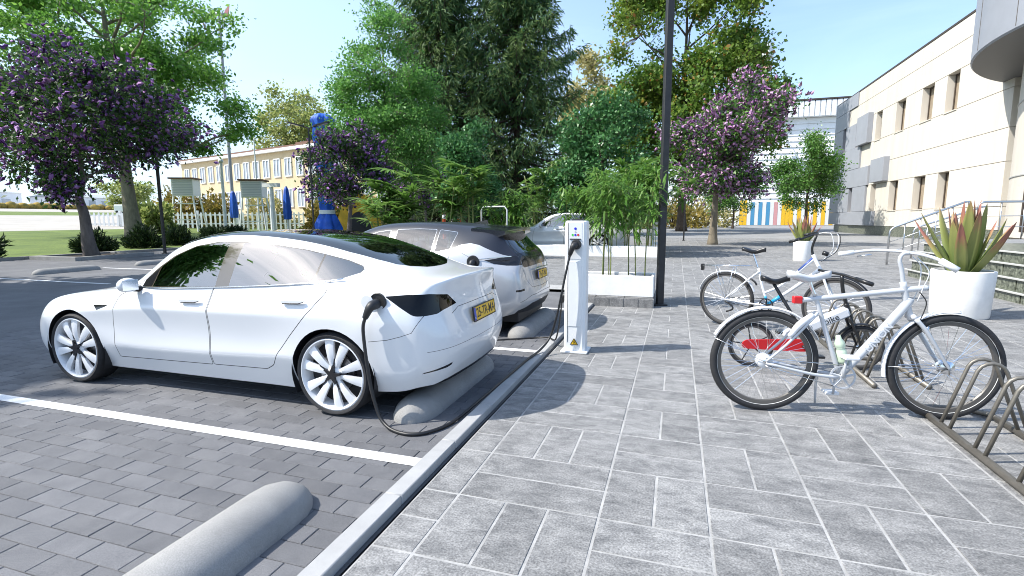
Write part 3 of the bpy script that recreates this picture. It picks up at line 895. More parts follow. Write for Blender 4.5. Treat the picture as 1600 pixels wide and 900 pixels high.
def make_tree(name, label, cat, loc, trunk, ells, n_cl, per, leaf, lm, bark, seed, limbs=9, spread=.5, blossom=None, group=None, droop=-.15, flat=1.0, fork=None, twig=.012, shell=.5, trunk_top=None, wob=.05, extra=None, align=.35, tuft=15, tuftr=.27, tuftz=.55):
    """trunk = (height to the crown, base radius); ells = crown volumes; n_cl clusters of `per` leaves of leaf = (length, half width)"""
    rg = np.random.default_rng(seed)
    per = max(6, int(per * .72)); leaf = (leaf[0] * .86, leaf[1] * .86)
    root = thing(name, label, cat, loc, 0, group)
    th, tr = trunk
    cc = np.array([np.average([e[i] for e in ells], weights=[e[3] * e[4] * e[5] for e in ells]) for i in range(3)])
    ztop = max(e[2] + e[5] for e in ells)
    tt = ztop * .86 if trunk_top is None else trunk_top
    t = MB()
    m = 9
    tp = [Vector((0, 0, -.1))]
    wx, wy = 0.0, 0.0
    for i in range(1, m + 1):
        f = i / m
        wx += rg.normal(scale=wob * tr * 2.2); wy += rg.normal(scale=wob * tr * 2.2)
        tp.append(Vector((cc[0] * f * .7 + wx, cc[1] * f * .7 + wy, tt * f)))
    tpath = smooth_path(tp, 4)
    rad = []
    for p in tpath:
        f = max(0, p.z) / tt
        rad.append(tr * (1 + .55 * math.exp(-max(0, p.z) / (tr * 2.2))) * max(.08, max(0, 1 - f) ** .85 if p.z > th else (1 - .25 * p.z / max(th, .1)) * (1 - th / tt * .0)))
    for i in range(len(rad) - 1):
        rad[i + 1] = min(rad[i + 1], rad[i])
    t.tube(tpath, rad, 10)
    # buttress-like irregularity
    t.v = [(x * (1 + .06 * math.sin(5 * math.atan2(y, x) + z)), y * (1 + .06 * math.sin(4 * math.atan2(y, x) + 2 * z)), z) for x, y, z in t.v]
    t.build('trunk', bark, root, smooth=True)
    # clusters gather in flattened tufts at the bough ends, with gaps between
    nb = max(10, int(n_cl / tuft))
    Bc = crown_points(ells, nb, rg, shell * .62)
    rb = tuftr * np.mean([min(e[3], e[5]) for e in ells]) * rg.uniform(.55, 1.35, nb)
    kk = rg.integers(0, nb, n_cl)
    P = Bc[kk] + unit(rg.normal(size=(n_cl, 3))) * (rg.random(n_cl) ** .5 * rb[kk])[:, None] * np.array([1.15, 1.15, tuftz])
    P = P[P[:, 2] > .25]
    tp_arr = np.array([tuple(p) for p in tpath])
    # limbs to spread-out targets
    idx = [int(rg.integers(len(P)))]
    dist = np.linalg.norm(P - P[idx[0]], axis=1)
    for _ in range(limbs - 1):
        j = int(np.argmax(dist)); idx.append(j); dist = np.minimum(dist, np.linalg.norm(P - P[j], axis=1))
    b = MB()
    nodes = []
    hi = tp_arr[tp_arr[:, 2] >= th * .9]
    for j in idx:
        tgt = cc + (P[j] - cc) * .93
        za = th + (max(th, min(tgt[2] - .25 * np.hypot(*(tgt[:2] - cc[:2])), tt * .95)) - th) * .75
        a = hi[np.argmin(abs(hi[:, 2] - za))]
        path = bezier(a, tgt, -.06 * np.linalg.norm(tgt - a) if tgt[2] > a[2] else .12 * np.linalg.norm(tgt - a), 9, rg, .02 * np.linalg.norm(tgt - a) * .5)
        fr = max(.1, 1 - a[2] / (tt * 1.05))
        r0 = tr * .5 * fr ** .6
        b.tube([Vector(p) for p in path], np.linspace(r0, r0 * .15, 9), 6)
        nodes.append(path[2:])
    nodes = np.concatenate(nodes + [hi[hi[:, 2] > th]])
    # second-order boughs
    nb2 = min(len(P), limbs * 7)
    for j in rg.choice(len(P), nb2, replace=False):
        dd = np.linalg.norm(nodes - P[j], axis=1) + (nodes[:, 2] > P[j][2]) * .6
        a = nodes[int(np.argmin(dd))]
        L = np.linalg.norm(P[j] - a)
        if L < .1: continue
        path = bezier(a, P[j], .08 * L, 6, rg, .03 * L)
        b.tube([Vector(p) for p in path], np.linspace(twig * 2.2 + .008 * L, twig * .7, 6), 5, cap=False)
        nodes = np.concatenate([nodes, path[1:]])
    # twigs
    A = np.empty_like(P)
    for s in range(0, len(P), 400):
        dd = np.linalg.norm(nodes[None] - P[s:s + 400, None], axis=2)
        A[s:s + 400] = nodes[np.argmin(dd, 1)]
    n = len(P)
    d = unit(P - A + 1e-6); side = unit(np.cross(d, rg.normal(size=(n, 3)))) ; oth = np.cross(d, side)
    tw = twig
    rings = []
    mid = (A + P) / 2 + rg.normal(scale=.06, size=(n, 3)) * np.linalg.norm(P - A, axis=1)[:, None]
    for pt, rr in ((A, tw), (mid, tw * .7), (P, tw * .35)):
        for k in range(3):
            an = 2 * PI * k / 3
            rings.append(pt + (side * math.cos(an) + oth * math.sin(an)) * rr)
    V = np.stack(rings, 1)
    base = (np.arange(n) * 9)[:, None]
    q = []
    for i in range(2):
        for k in range(3):
            q.append(base + np.array([[i * 3 + k, i * 3 + (k + 1) % 3, i * 3 + 3 + (k + 1) % 3, i * 3 + 3 + k]]))
    bo = b.build('boughs', bark, root, smooth=True)
    tri_mesh('twigs', V.reshape(-1, 3), np.concatenate(q), bark, root)
    # leaves
    def foliage(nm, count, size, mm, sp, dr, pts, off=1.0, al=align):
        k = np.repeat(np.arange(len(pts)), count)
        off_ = rg.normal(size=(len(k), 3)) * sp * np.array([1, 1, flat])
        p = pts[k] + off_ * off
        outw = unit(p - cc[None])
        D = unit(rg.normal(size=(len(k), 3)) + outw * al * 2 + np.array([0, 0, dr * 2]))
        sc = rg.uniform(.65, 1.25, len(k))
        V, Q = leaf_quads(p, D, size[0] * sc, size[1] * sc, rg)
        return tri_mesh(nm, V, Q, mm, root)
    foliage('crown', per, leaf, lm, spread, droop, P)
    if extra:
        foliage('crown', extra[0], extra[1], extra[2], spread, droop, P)
    if blossom:
        cnt, bl, bw, bm_, up_ = blossom
        k = rg.choice(len(P), cnt)
        p = P[k] + rg.normal(size=(cnt, 3)) * spread * .9
        p = cc + (p - cc) * 1.03
        D = unit(rg.normal(size=(cnt, 3)) * .8 + unit(p - cc) * .7 + np.array([0, 0, up_]))
        r = unit(rg.normal(size=(cnt, 3))); S1 = unit(np.cross(D, r)); S2 = np.cross(D, S1)
        sc = rg.uniform(.7, 1.3, cnt)[:, None]
        vs = [p]
        for ang in range(4):
            a = PI / 2 * ang
            vs.append(p + D * bl * .38 * sc + (S1 * math.cos(a) + S2 * math.sin(a)) * bw * sc)
        vs.append(p + D * bl * sc)
        V = np.stack(vs, 1).reshape(-1, 3)
        base = (np.arange(cnt) * 6)[:, None]
        Q = []
        for a in range(4):
            Q.append(base + np.array([[0, 1 + a, 5, 1 + (a + 1) % 4]]))
        tri_mesh('blossom', V, np.concatenate(Q), bm_, root)
    return root

LM = {}
LM['purple_tree'] = leafmat('dark_green_leaf', [(.025, .065, .018), (.055, .12, .03), (.09, .18, .04)], transl=.35)
LM['blossom'] = leafmat('purple_blossom', [(.27, .11, .38), (.40, .20, .52), (.54, .34, .62)], rough=.7, transl=.3)
LM['blossom_pale'] = leafmat('pink_purple_blossom', [(.48, .22, .48), (.66, .38, .63), (.80, .58, .77)], rough=.7, transl=.3)
LM['bright'] = leafmat('fresh_green_leaf', [(.08, .21, .03), (.15, .33, .055), (.24, .44, .085)], transl=.5)
LM['bright2'] = leafmat('mid_green_leaf', [(.08, .22, .04), (.14, .33, .065), (.21, .41, .11)], transl=.5)
LM['dark'] = leafmat('glossy_dark_leaf', [(.03, .115, .03), (.065, .185, .055), (.12, .27, .09)], rough=.35, transl=.2)
LM['small'] = leafmat('glossy_green_leaf', [(.045, .14, .025), (.09, .21, .04), (.15, .29, .06)], rough=.35, transl=.25)
LM['maple'] = leafmat('turning_maple_leaf', [(.07, .16, .02), (.13, .24, .035), (.20, .29, .055)], transl=.48, patch=(.20, .26, .04), pscale=.14)
LM['maple_orange'] = leafmat('orange_maple_leaf', [(.30, .14, .03), (.38, .26, .05)], transl=.4)
LM['birch'] = leafmat('autumn_birch_leaf', [(.22, .29, .08), (.33, .39, .12), (.44, .46, .18)], transl=.5)
LM['yellow'] = leafmat('yellowing_leaf', [(.30, .29, .10), (.44, .40, .16), (.55, .48, .24)], transl=.4)
LM['needle'] = leafmat('spruce_needles', [(.035, .10, .04), (.08, .16, .05), (.15, .22, .065)], rough=.6, transl=.35, patch=(.11, .17, .045), pscale=.22)
LM['shrub'] = leafmat('dark_shrub_needles', [(.012, .03, .012), (.025, .05, .016), (.045, .075, .024)], rough=.6, transl=.12)
LM['ochre'] = leafmat('ochre_bush_leaf', [(.16, .15, .03), (.28, .22, .05), (.36, .27, .08)], transl=.35)
LM['bamboo'] = leafmat('bamboo_leaf', [(.07, .18, .025), (.13, .27, .045), (.22, .37, .09)], rough=.4, transl=.45)
LM['palm'] = leafmat('palm_leaf', [(.07, .17, .03), (.14, .27, .05), (.25, .38, .10)], rough=.38, transl=.35)
M['cane'] = mat('green_cane', (.16, .19, .05), rough=.45, var=.3, scale=14)

# near purple tree in the stone bed
make_tree('purple_flowering_tree', 'dark purple-blossomed tree with a leaning trunk in the stone bed left of the saloon', 'tree', (-22.36, 14.58, 0), (2.3, .21),
          [(-.6, .5, 5.2, 3.9, 3.4, 1.9), (-2.2, .3, 6.7, 2.5, 2.4, 1.6), (2.3, -.2, 5.3, 2.1, 2.2, 1.6), (-.2, 0, 3.5, 2.6, 2.2, 1.0)], 900, 27, (.225, .053), LM['purple_tree'], M['bark_grey'], 3, limbs=11, spread=.34,
          blossom=(3600, .235, .066, LM['blossom'], -.1), group='purple flowering trees', wob=.16, trunk_top=5.4, shell=.48)
# big fresh-green tree behind it
make_tree('broadleaf_tree', 'tall fresh-green spreading tree with a thick straight trunk on the lawn', 'tree', (-42.7, 31.3, 0), (6.2, .55),
          [(-1, 0, 15, 10.5, 9.5, 7.0), (-5, 0, 20, 8, 8, 6), (2.5, -1, 9.2, 9.6, 8.0, 2.7), (5.6, -1, 14.5, 5.6, 5.5, 4.5), (-7, 0, 10, 7, 7, 3.5)], 1900, 40, (.36, .105), LM['bright'], M['bark_pale'], 5, limbs=22, spread=.62, flat=.42, twig=.02, droop=-.12, shell=.45, wob=.03)
# centre group
make_tree('young_ash_tree', 'bright green conical tree with loose leaves left of the tall dark conifers', 'tree', (-18.6, 31.12, 0), (3.4, .17),
          [(0, 0, 7.0, 3.9, 3.6, 3.4), (-.2, 0, 10.2, 3.1, 3.0, 3.2), (0, 0, 13.4, 1.9, 1.9, 3.0)], 1250, 34, (.245, .066), LM['bright2'], M['bark_pale'], 8, limbs=20, spread=.42, flat=.6, shell=.55)
make_tree('purple_flowering_tree', 'round purple-blossomed tree beside the tall blue draped column', 'tree', (-18.25, 25.94, 0), (1.9, .15),
          [(0, 0, 4.1, 2.2, 2.2, 2.2), (.6, 0, 5.4, 1.5, 1.5, 1.4)], 560, 32, (.20, .048), LM['purple_tree'], M['bark_grey'], 13, limbs=9, spread=.28, blossom=(1700, .27, .08, LM['blossom'], .1), group='purple flowering trees', wob=.12)
make_tree('purple_flowering_tree', 'small purple-blossomed tree mostly hidden behind the palms and a two-headed lamp', 'tree', (-18.6, 36.4, 0), (2.0, .14),
          [(0, 0, 4.2, 2.1, 2.1, 1.7)], 260, 20, (.25, .06), LM['purple_tree'], M['bark_grey'], 14, limbs=7, spread=.3, blossom=(800, .27, .08, LM['blossom'], .1), group='purple flowering trees')
make_tree('glossy_green_tree', 'dense dark glossy-leaved small tree behind the roof of the hatchback', 'tree', (-8.9, 21.4, 0), (1.0, .12),
          [(0, 0, 3.1, 1.35, 1.35, 1.9), (.1, 0, 4.7, .95, .95, 1.0)], 620, 20, (.20, .062), LM['dark'], M['bark_brown'], 21, limbs=9, spread=.20, group='glossy green trees')
make_tree('glossy_green_tree', 'dense dark glossy-leaved round tree behind the charging post', 'tree', (-3.5, 25.6, 0), (1.6, .14),
          [(0, 0, 4.7, 2.4, 2.2, 2.2), (.2, 0, 6.3, 1.5, 1.5, 1.2), (-.2, 0, 3.0, 2.5, 2.0, 1.5)], 1350, 20, (.21, .065), LM['dark'], M['bark_brown'], 22, limbs=11, spread=.24, group='glossy green trees')
make_tree('purple_flowering_tree', 'pale purple-blossomed tree with a pale trunk on the plaza right of the black lamp post', 'tree', (1.98, 31.67, 0), (2.6, .21),
          [(0, 0, 5.2, 3.1, 3.0, 2.4), (1.2, 0, 7.2, 2.2, 2.2, 1.9), (-1.3, 0, 5.2, 2.0, 2.0, 1.7), (.4, 0, 3.4, 2.4, 2.4, .9)], 900, 24, (.21, .054), LM['small'], M['bark_pale'], 31, limbs=11, spread=.32, blossom=(4300, .28, .075, LM['blossom_pale'], .1), group='purple flowering trees', wob=.05)
make_tree('glossy_green_tree', 'small green tree on the plaza in front of the white corrugated hall', 'tree', (10.68, 51.03, 0), (2.2, .16),
          [(0, 0, 4.8, 2.7, 2.6, 2.4), (.5, 0, 7.0, 1.7, 1.7, 1.7)], 680, 30, (.235, .075), LM['small'], M['bark_brown'], 33, limbs=9, spread=.34, group='glossy green trees')
make_tree('glossy_green_tree', 'far small green tree low behind the pale purple tree', 'tree', (7.75, 81.84, 0), (2.2, .16),
          [(0, 0, 4.6, 3.4, 3.2, 2.6)], 330, 20, (.34, .11), LM['small'], M['bark_brown'], 34, limbs=8, spread=.4, group='glossy green trees')
# maple, birch, yellow tree
make_tree('maple_tree', 'huge broad maple turning yellow and orange behind the black lamp post', 'tree', (.5, 63.66, 0), (5.0, .48),
          [(0, 0, 12, 8.2, 8, 7.0), (-4.6, 0, 21, 4.2, 5, 7.5), (3.9, 0, 21, 4.4, 5, 7.5), (-4.2, 0, 29, 2.6, 3.0, 4.5), (4.6, 0, 28.5, 2.8, 3.0, 4.5), (7.0, 0, 13.5, 3.4, 4.2, 4.2), (-6.2, 0, 12, 3.6, 4.4, 5)], 2500, 34, (.47, .18), LM['maple'], M['bark_brown'], 41, limbs=24, spread=.72, twig=.025, shell=.42, extra=(1, (.46, .17), LM['maple_orange']))
make_tree('birch_tree', 'pale autumn birch rising above the roof of the yellow building', 'tree', (-77.36, 91.79, 1), (7, .45),
          [(0, 0, 20, 6.5, 6, 8), (-2.5, 0, 17, 5.5, 5, 6), (3, 0, 18, 5, 5, 6)], 800, 16, (.75, .26), LM['birch'], M['bark_pale'], 43, limbs=14, spread=.8, twig=.03)
make_tree('birch_tree', 'hazy yellow tree between the conifers and the maple', 'tree', (-15.26, 90.4, 0), (7, .4),
          [(0, 0, 18, 4.2, 4.2, 9), (0, 0, 25, 2.6, 2.6, 5)], 520, 16, (.7, .25), LM['yellow'], M['bark_pale'], 44, limbs=12, spread=.8, twig=.03)
make_tree('broadleaf_tree', 'far yellow-green tree at the edge of the airfield behind the near purple trunk', 'tree', (-196, 140, 4.6), (3, .4),
          [(0, 0, 7, 8, 7, 5), (8, 2, 6, 6, 6, 4)], 300, 16, (1.1, .4), LM['birch'], M['bark_brown'], 46, limbs=8, spread=1.0, twig=.04)

def make_conifer(label, loc, H, rad, seed, z0=2.4):
    rg = np.random.default_rng(seed)
    root = thing('spruce_tree', label, 'tree', loc, 0, 'tall dark conifers')
    MB().tube([(0, 0, -.2), (.05, 0, H * .3), (0, .06, H * .65), (0, 0, H)], [.42, .33, .2, .02], 10).build('trunk', M['bark_brown'], root, smooth=True)
    b = MB(); Ps = []; Ds = []; Ls = []
    z = z0
    while z < H - .3:
        f = (z - z0) / (H - z0)
        R_ = rad * (1 - f) ** .8 * rg.uniform(.72, 1.12) * (1 if f > .12 else .75 + 2 * f)
        nb = int(rg.integers(6, 10))
        a0 = rg.random() * 6.28
        for k in range(nb):
            a = a0 + 6.283 * k / nb + rg.normal(scale=.22)
            L = R_ * rg.uniform(.7, 1.15) + .3
            u = np.array([math.cos(a), math.sin(a), 0])
            n = 14
            t = np.linspace(0, 1, n)
            dz = -L * (.22 * np.sin(t * PI * .75)) + L * .16 * t ** 3
            p = np.array([0, 0, z]) + u * (L * t)[:, None] + np.array([0, 0, 1]) * dz[:, None]
            b.tube([Vector(x) for x in p[::3]] + [Vector(p[-1])], np.linspace(.05 + .01 * L, .012, len(p[::3]) + 1), 4, cap=False)
            for i in range(2, n):
                c = int(3 + 4 * (t[i]))
                side = np.array([-u[1], u[0], 0])
                for s in range(c):
                    sg = 1 if s % 2 else -1
                    w = rg.uniform(.1, 1) * L * .20 * (1 - .45 * t[i])
                    Ps.append(p[i] + side * sg * w + rg.normal(scale=.09, size=3))
                    Ds.append(u * rg.uniform(.2, .8) + side * sg * .4 + np.array([0, 0, -rg.uniform(.15, 1.1)]))
                    Ls.append(rg.uniform(.32, .75))
        z += rg.uniform(.42, .78) * (.7 + .3 * (1 - f))
    b.build('boughs', M['bark_brown'], root)
    Ps = np.array(Ps); Ds = np.array(Ds); Ls = np.array(Ls)
    V, Q = leaf_quads(Ps, Ds, Ls * 1.25, Ls * .095, rg)
    V2, Q2 = leaf_quads(Ps + rg.normal(scale=.07, size=Ps.shape), Ds + rg.normal(scale=.5, size=Ds.shape), Ls, Ls * .085, rg)
    V3, Q3 = leaf_quads(Ps + rg.normal(scale=.14, size=Ps.shape), Ds + rg.normal(scale=.35, size=Ds.shape), Ls * 1.1, Ls * .08, rg)
    tri_mesh('crown', np.concatenate([V, V2, V3]), np.concatenate([Q, Q2 + len(V), Q3 + 2 * len(V)]), LM['needle'], root)
    return root
make_conifer('left one of two tall dark drooping conifers, behind the bright green conical tree', (-20.95, 44.13, 0), 31, 7.6, 51)
make_conifer('right one of two tall dark drooping conifers, with bare branch tips against the sky', (-14.3, 46.3, 0), 30, 8.6, 52)

def make_bush(name, label, loc, r, h, m, seed, leaf=(.22, .05), n=2200, group=None, spiky=1.0, cat='shrub'):
    rg = np.random.default_rng(seed)
    root = thing(name, label, cat, loc, 0, group)
    st = MB()
    for k in range(9):
        a = 6.283 * k / 9 + rg.random(); rr = r * rg.uniform(.3, .8)
        st.tube([(0, 0, -.05), (rr * .4 * math.cos(a), rr * .4 * math.sin(a), h * .45), (rr * math.cos(a), rr * math.sin(a), h * rg.uniform(.6, .95))], [.02 * r + .01, .014 * r + .006, .005], 5, cap=False)
    st.build('stem', M['bark_brown'], root)
    d = unit(rg.normal(size=(n, 3))); d[:, 2] = abs(d[:, 2])
    lump = 1 + .22 * np.sin(d[:, 0] * 7 + seed) * np.sin(d[:, 1] * 6 + seed * 2) + .15 * np.sin(d[:, 2] * 9 + seed)
    q = rg.random(n) ** .35
    P = d * (q * lump)[:, None] * np.array([r, r, h])
    P[:, 2] += .02 * h
    D = unit(d + rg.normal(scale=.45, size=(n, 3)) + np.array([0, 0, .45 * spiky]))
    sc = rg.uniform(.7, 1.35, n)
    V, Q = leaf_quads(P, D, leaf[0] * sc, leaf[1] * sc, rg)
    tri_mesh('foliage', V, Q, m, root)
    return root
for k, (x, y, r, h, lab) in enumerate([(-24.9, 12.1, 1.25, 1.35, 'large dark spiky shrub at the left end of the lawn edge'), (-25.0, 16.4, .95, 1.05, 'dark shrub just right of the near purple trunk'),
                                      (-26.6, 19.9, 1.05, 1.15, 'dark shrub at the foot of the thick pale trunk'), (-27.6, 22.7, 1.0, 1.1, 'dark shrub right of the thin black lamp post across the lot'),
                                      (-30.0, 27.3, 1.1, 1.1, 'dark shrub peeping over the windscreen of the saloon'), (-31.4, 30.4, 1.1, 1.15, 'dark shrub furthest along the lawn edge, by the white fence')]):
    make_bush('shrub', lab, (x, y, .02), r * .74, h * .8, LM['shrub'], 60 + k, (.26, .03), 1800, 'dark shrubs along the lawn edge')
for k, (x, y, z, r, h, m, lab) in enumerate([(-60.1, 50.7, .6, 3.6, 4.6, 'ochre', 'ochre bush behind the fence, right of the left weather shelter'), (-57.0, 52.6, .5, 3.2, 3.6, 'ochre', 'ochre bush between the two weather shelters'),
                                            (-53.3, 57.4, .4, 3.2, 3.9, 'yellow', 'pale yellow bush right of the second weather shelter'), (-48.5, 37.5, .3, 1.7, 2.6, 'birch', 'yellow-green bush in front of the fence beside the thick trunk'),
                                            (-36, 47.5, 0, 2.6, 3.4, 'ochre', 'yellow bush behind the fence under the round purple tree'),
                                            (-.6, 84.7, 0, 5.0, 4.6, 'ochre', 'ochre bush at the far edge of the plaza by the black lamp post'), (4.6, 92.5, 0, 5.4, 5.2, 'yellow', 'straw-coloured bush behind the pale trunk at the plaza edge'),
                                            (-6.5, 80, 0, 4.5, 5.0, 'birch', 'olive bush at the far plaza edge behind the bamboo')]):
    make_bush('garden_bush', lab, (x, y, z), r, h, LM[m], 80 + k, (.5, .16), 1500, 'yellowing bushes far off', .2)
# ------------------------------------------------------------------ car bodies: a control cage fitted to the limit surface, panels cut out of it
def cage_mesh(stations, front, rear):
    """stations: 8 points (a, y, z) from the roof centre down to the sill; front / rear: 4 rows of 3 points closing the ends"""
    V = []; idx = {}
    def put(key, p):
        idx[key] = len(V); V.append(Vector(p))
    ns = len(stations)
    for k, st in enumerate(stations):
        for c, p in enumerate(st):
            put((k, c, 1), p)
            if c: put((k, c, -1), (p[0], -p[1], p[2]))
            else: idx[k, 0, -1] = idx[k, 0, 1]
    caps = {'f': front, 'r': rear}
    for nm, rows in caps.items():
        for r, row in enumerate(rows):
            for c, p in enumerate(row):
                put((nm, r, c, 1), p)
                if c: put((nm, r, c, -1), (p[0], -p[1], p[2]))
                else: idx[nm, r, 0, -1] = idx[nm, r, 0, 1]
    F = []
    def quad(q, s, flip):
        q = list(q)
        if (s < 0) != flip: q.reverse()
        F.append(tuple(q))
    for s in (1, -1):
        for k in range(ns - 1):
            for c in range(7):
                quad((idx[k, c, s], idx[k + 1, c, s], idx[k + 1, c + 1, s], idx[k, c + 1, s]), s, False)
        for nm, k, fl in (('f', 0, False), ('r', ns - 1, True)):
            def g(r, c):
                if r == 0: return idx[k, c, s]
                if c == 3: return idx[k, 3 + r, s]
                return idx[nm, r - 1, c, s]
            for r in range(4):
                for c in range(3):
                    quad((g(r, c), g(r, c + 1), g(r + 1, c + 1), g(r + 1, c)), s, fl)
    return V, F, idx

def car_half(stations, front, rear, creases=(), fit=6, level=3):
    V, F, idx = cage_mesh(stations, front, rear)
    T = np.array([tuple(v) for v in V]); P = T.copy()
    me = bpy.data.meshes.new('cage'); me.from_pydata([tuple(p) for p in P], [], F)
    if creases:
        at = me.attributes.new('crease_edge', 'FLOAT', 'EDGE')
        look = {}
        for e in me.edges: look[tuple(sorted(e.vertices))] = e.index
        for ka, kb, w in creases:
            for s in (1, -1):
                a, b = idx[(*ka, s)], idx[(*kb, s)]
                e = look.get((min(a, b), max(a, b)))
                if e is not None: at.data[e].value = w
    o = bpy.data.objects.new('cage', me); C.objects.link(o)
    md = o.modifiers.new('s', 'SUBSURF'); md.levels = 1; md.boundary_smooth = 'PRESERVE_CORNERS'
    for it in range(fit):
        me.vertices.foreach_set('co', P.ravel()); me.update()
        dg = bpy.context.evaluated_depsgraph_get(); ev = o.evaluated_get(dg).to_mesh()
        L = np.empty(len(ev.vertices) * 3); ev.vertices.foreach_get('co', L)
        P = P + 0.75 * (T - L.reshape(-1, 3)[:len(T)])
        o.evaluated_get(dg).to_mesh_clear()
    me.vertices.foreach_set('co', P.ravel()); me.update()
    md.levels = level
    dg = bpy.context.evaluated_depsgraph_get()
    full = bpy.data.meshes.new_from_object(o.evaluated_get(dg))
    bpy.data.objects.remove(o)
    bm = bmesh.new(); bm.from_mesh(full)
    bm.normal_update()
    top = max(bm.faces, key=lambda f: f.calc_center_median().z)
    if top.normal.z < 0:
        bmesh.ops.reverse_faces(bm, faces=bm.faces[:]); bm.normal_update()
    nl = bm.verts.layers.float_vector.new('nrm')
    for v in bm.verts:
        n = v.normal.copy()
        if abs(v.co.y) < 1e-4: n.y = 0; n.normalize()
        v[nl] = n
    bmesh.ops.delete(bm, geom=[f for f in bm.faces if f.calc_center_median().y < 0], context='FACES')
    bm.faces.layers.int.new('reg')
    return bm

VIEWS = {'side': (Vector((1, 0, 0)), Vector((0, 0, 1)), Vector((0, 1, 0))),
         'top': (Vector((1, 0, 0)), Vector((0, 1, 0)), Vector((0, 0, 1))),
         'rear': (Vector((0, 1, 0)), Vector((0, 0, 1)), Vector((1, 0, 0))),
         'corner': (Vector((1, -1, 0)).normalized(), Vector((0, 0, 1)), Vector((1, 1, 0)).normalized()),
         'fcorner': (Vector((1, 1, 0)).normalized(), Vector((0, 0, 1)), Vector((-1, 1, 0)).normalized())}

def inside(p, poly):
    r = False
    x, y = p
    j = len(poly) - 1
    for i in range(len(poly)):
        xi, yi = poly[i]; xj, yj = poly[j]
        if (yi > y) != (yj > y) and x < (xj - xi) * (y - yi) / (yj - yi) + xi: r = not r
        j = i
    return r

def offset_poly(poly, d):
    n = len(poly)
    area = sum(poly[i][0] * poly[(i + 1) % n][1] - poly[(i + 1) % n][0] * poly[i][1] for i in range(n))
    sg = 1 if area > 0 else -1
    out = []
    for i in range(n):
        p0 = Vector(poly[i - 1]); p1 = Vector(poly[i]); p2 = Vector(poly[(i + 1) % n])
        e1 = (p1 - p0).normalized(); e2 = (p2 - p1).normalized()
        n1 = Vector((e1.y, -e1.x)) * sg; n2 = Vector((e2.y, -e2.x)) * sg
        b = (n1 + n2)
        b = b.normalized() if b.length > 1e-6 else n1
        k = d / max(0.35, b.dot(n1))
        out.append(tuple(p1 + b * k))
    return out

def round_poly(poly, r=0.03, n=4):
    out = []
    m = len(poly)
    for i in range(m):
        p0 = Vector(poly[i - 1]); p1 = Vector(poly[i]); p2 = Vector(poly[(i + 1) % m])
        d0 = min(r, (p0 - p1).length * .45); d2 = min(r, (p2 - p1).length * .45)
        a = p1 + (p0 - p1).normalized() * d0; b = p1 + (p2 - p1).normalized() * d2
        for k in range(n + 1):
            t = k / n
            out.append(tuple(a * (1 - t) ** 2 + p1 * 2 * t * (1 - t) + b * t * t))
    return out

def cut(bm, poly, view, reg, cond=None, only=None):
    """cut the outline into the skin along its viewing direction and give the faces inside the region number"""
    eu, ev, n = VIEWS[view]
    rl = bm.faces.layers.int['reg']
    lo = Vector((min(p[0] for p in poly), min(p[1] for p in poly))); hi = Vector((max(p[0] for p in poly), max(p[1] for p in poly)))
    e = 1e-4
    def cand():
        r = []
        for f in bm.faces:
            if only is not None and f[rl] not in only: continue
            us = [v.co.dot(eu) for v in f.verts]
            if max(us) < lo.x - e or min(us) > hi.x + e: continue
            vs = [v.co.dot(ev) for v in f.verts]
            if max(vs) < lo.y - e or min(vs) > hi.y + e: continue
            if f.normal.dot(n) < 0.02: continue
            if cond and not cond(f.calc_center_median()): continue
            r.append(f)
        return r
    live = set(cand())
    for i in range(len(poly)):
        p = Vector(poly[i]); q = Vector(poly[(i + 1) % len(poly)])
        d = q - p
        if d.length < 1e-5: continue
        d.normalize(); L = (q - p).length
        pn = Vector((-d.y, d.x))
        sel = []
        for f in live:
            ds = []; ts = []
            for v in f.verts:
                w = Vector((v.co.dot(eu), v.co.dot(ev))) - p
                ds.append(w.dot(pn)); ts.append(w.dot(d))
            if min(ds) < -1e-6 and max(ds) > 1e-6 and min(ts) < L + e and max(ts) > -e: sel.append(f)
        if not sel: continue
        geom = list(sel) + list({x for f in sel for x in f.edges}) + list({x for f in sel for x in f.verts})
        res = bmesh.ops.bisect_plane(bm, geom=geom, dist=1e-6, plane_co=eu * p.x + ev * p.y, plane_no=eu * pn.x + ev * pn.y)
        live = {f for f in live if f.is_valid} | {g for g in res['geom'] if isinstance(g, bmesh.types.BMFace)}
    for f in live:
        c = f.calc_center_median()
        if inside((c.dot(eu), c.dot(ev)), poly): f[rl] = reg

def seam(bm, poly, view, gapreg, inreg, w=0.003, cond=None, only=None):
    cut(bm, offset_poly(poly, w), view, gapreg, cond, only)
    cut(bm, offset_poly(poly, -w), view, inreg, cond, {gapreg})

def line_strip(pts, w):
    """a thin closed outline along an open line"""
    L = []; Rr = []
    for i, p in enumerate(pts):
        a = Vector(pts[max(i - 1, 0)]); b = Vector(pts[min(i + 1, len(pts) - 1)])
        d = (b - a).normalized(); nn = Vector((-d.y, d.x)) * w
        L.append(tuple(Vector(p) + nn)); Rr.append(tuple(Vector(p) - nn))
    return L + Rr[::-1]

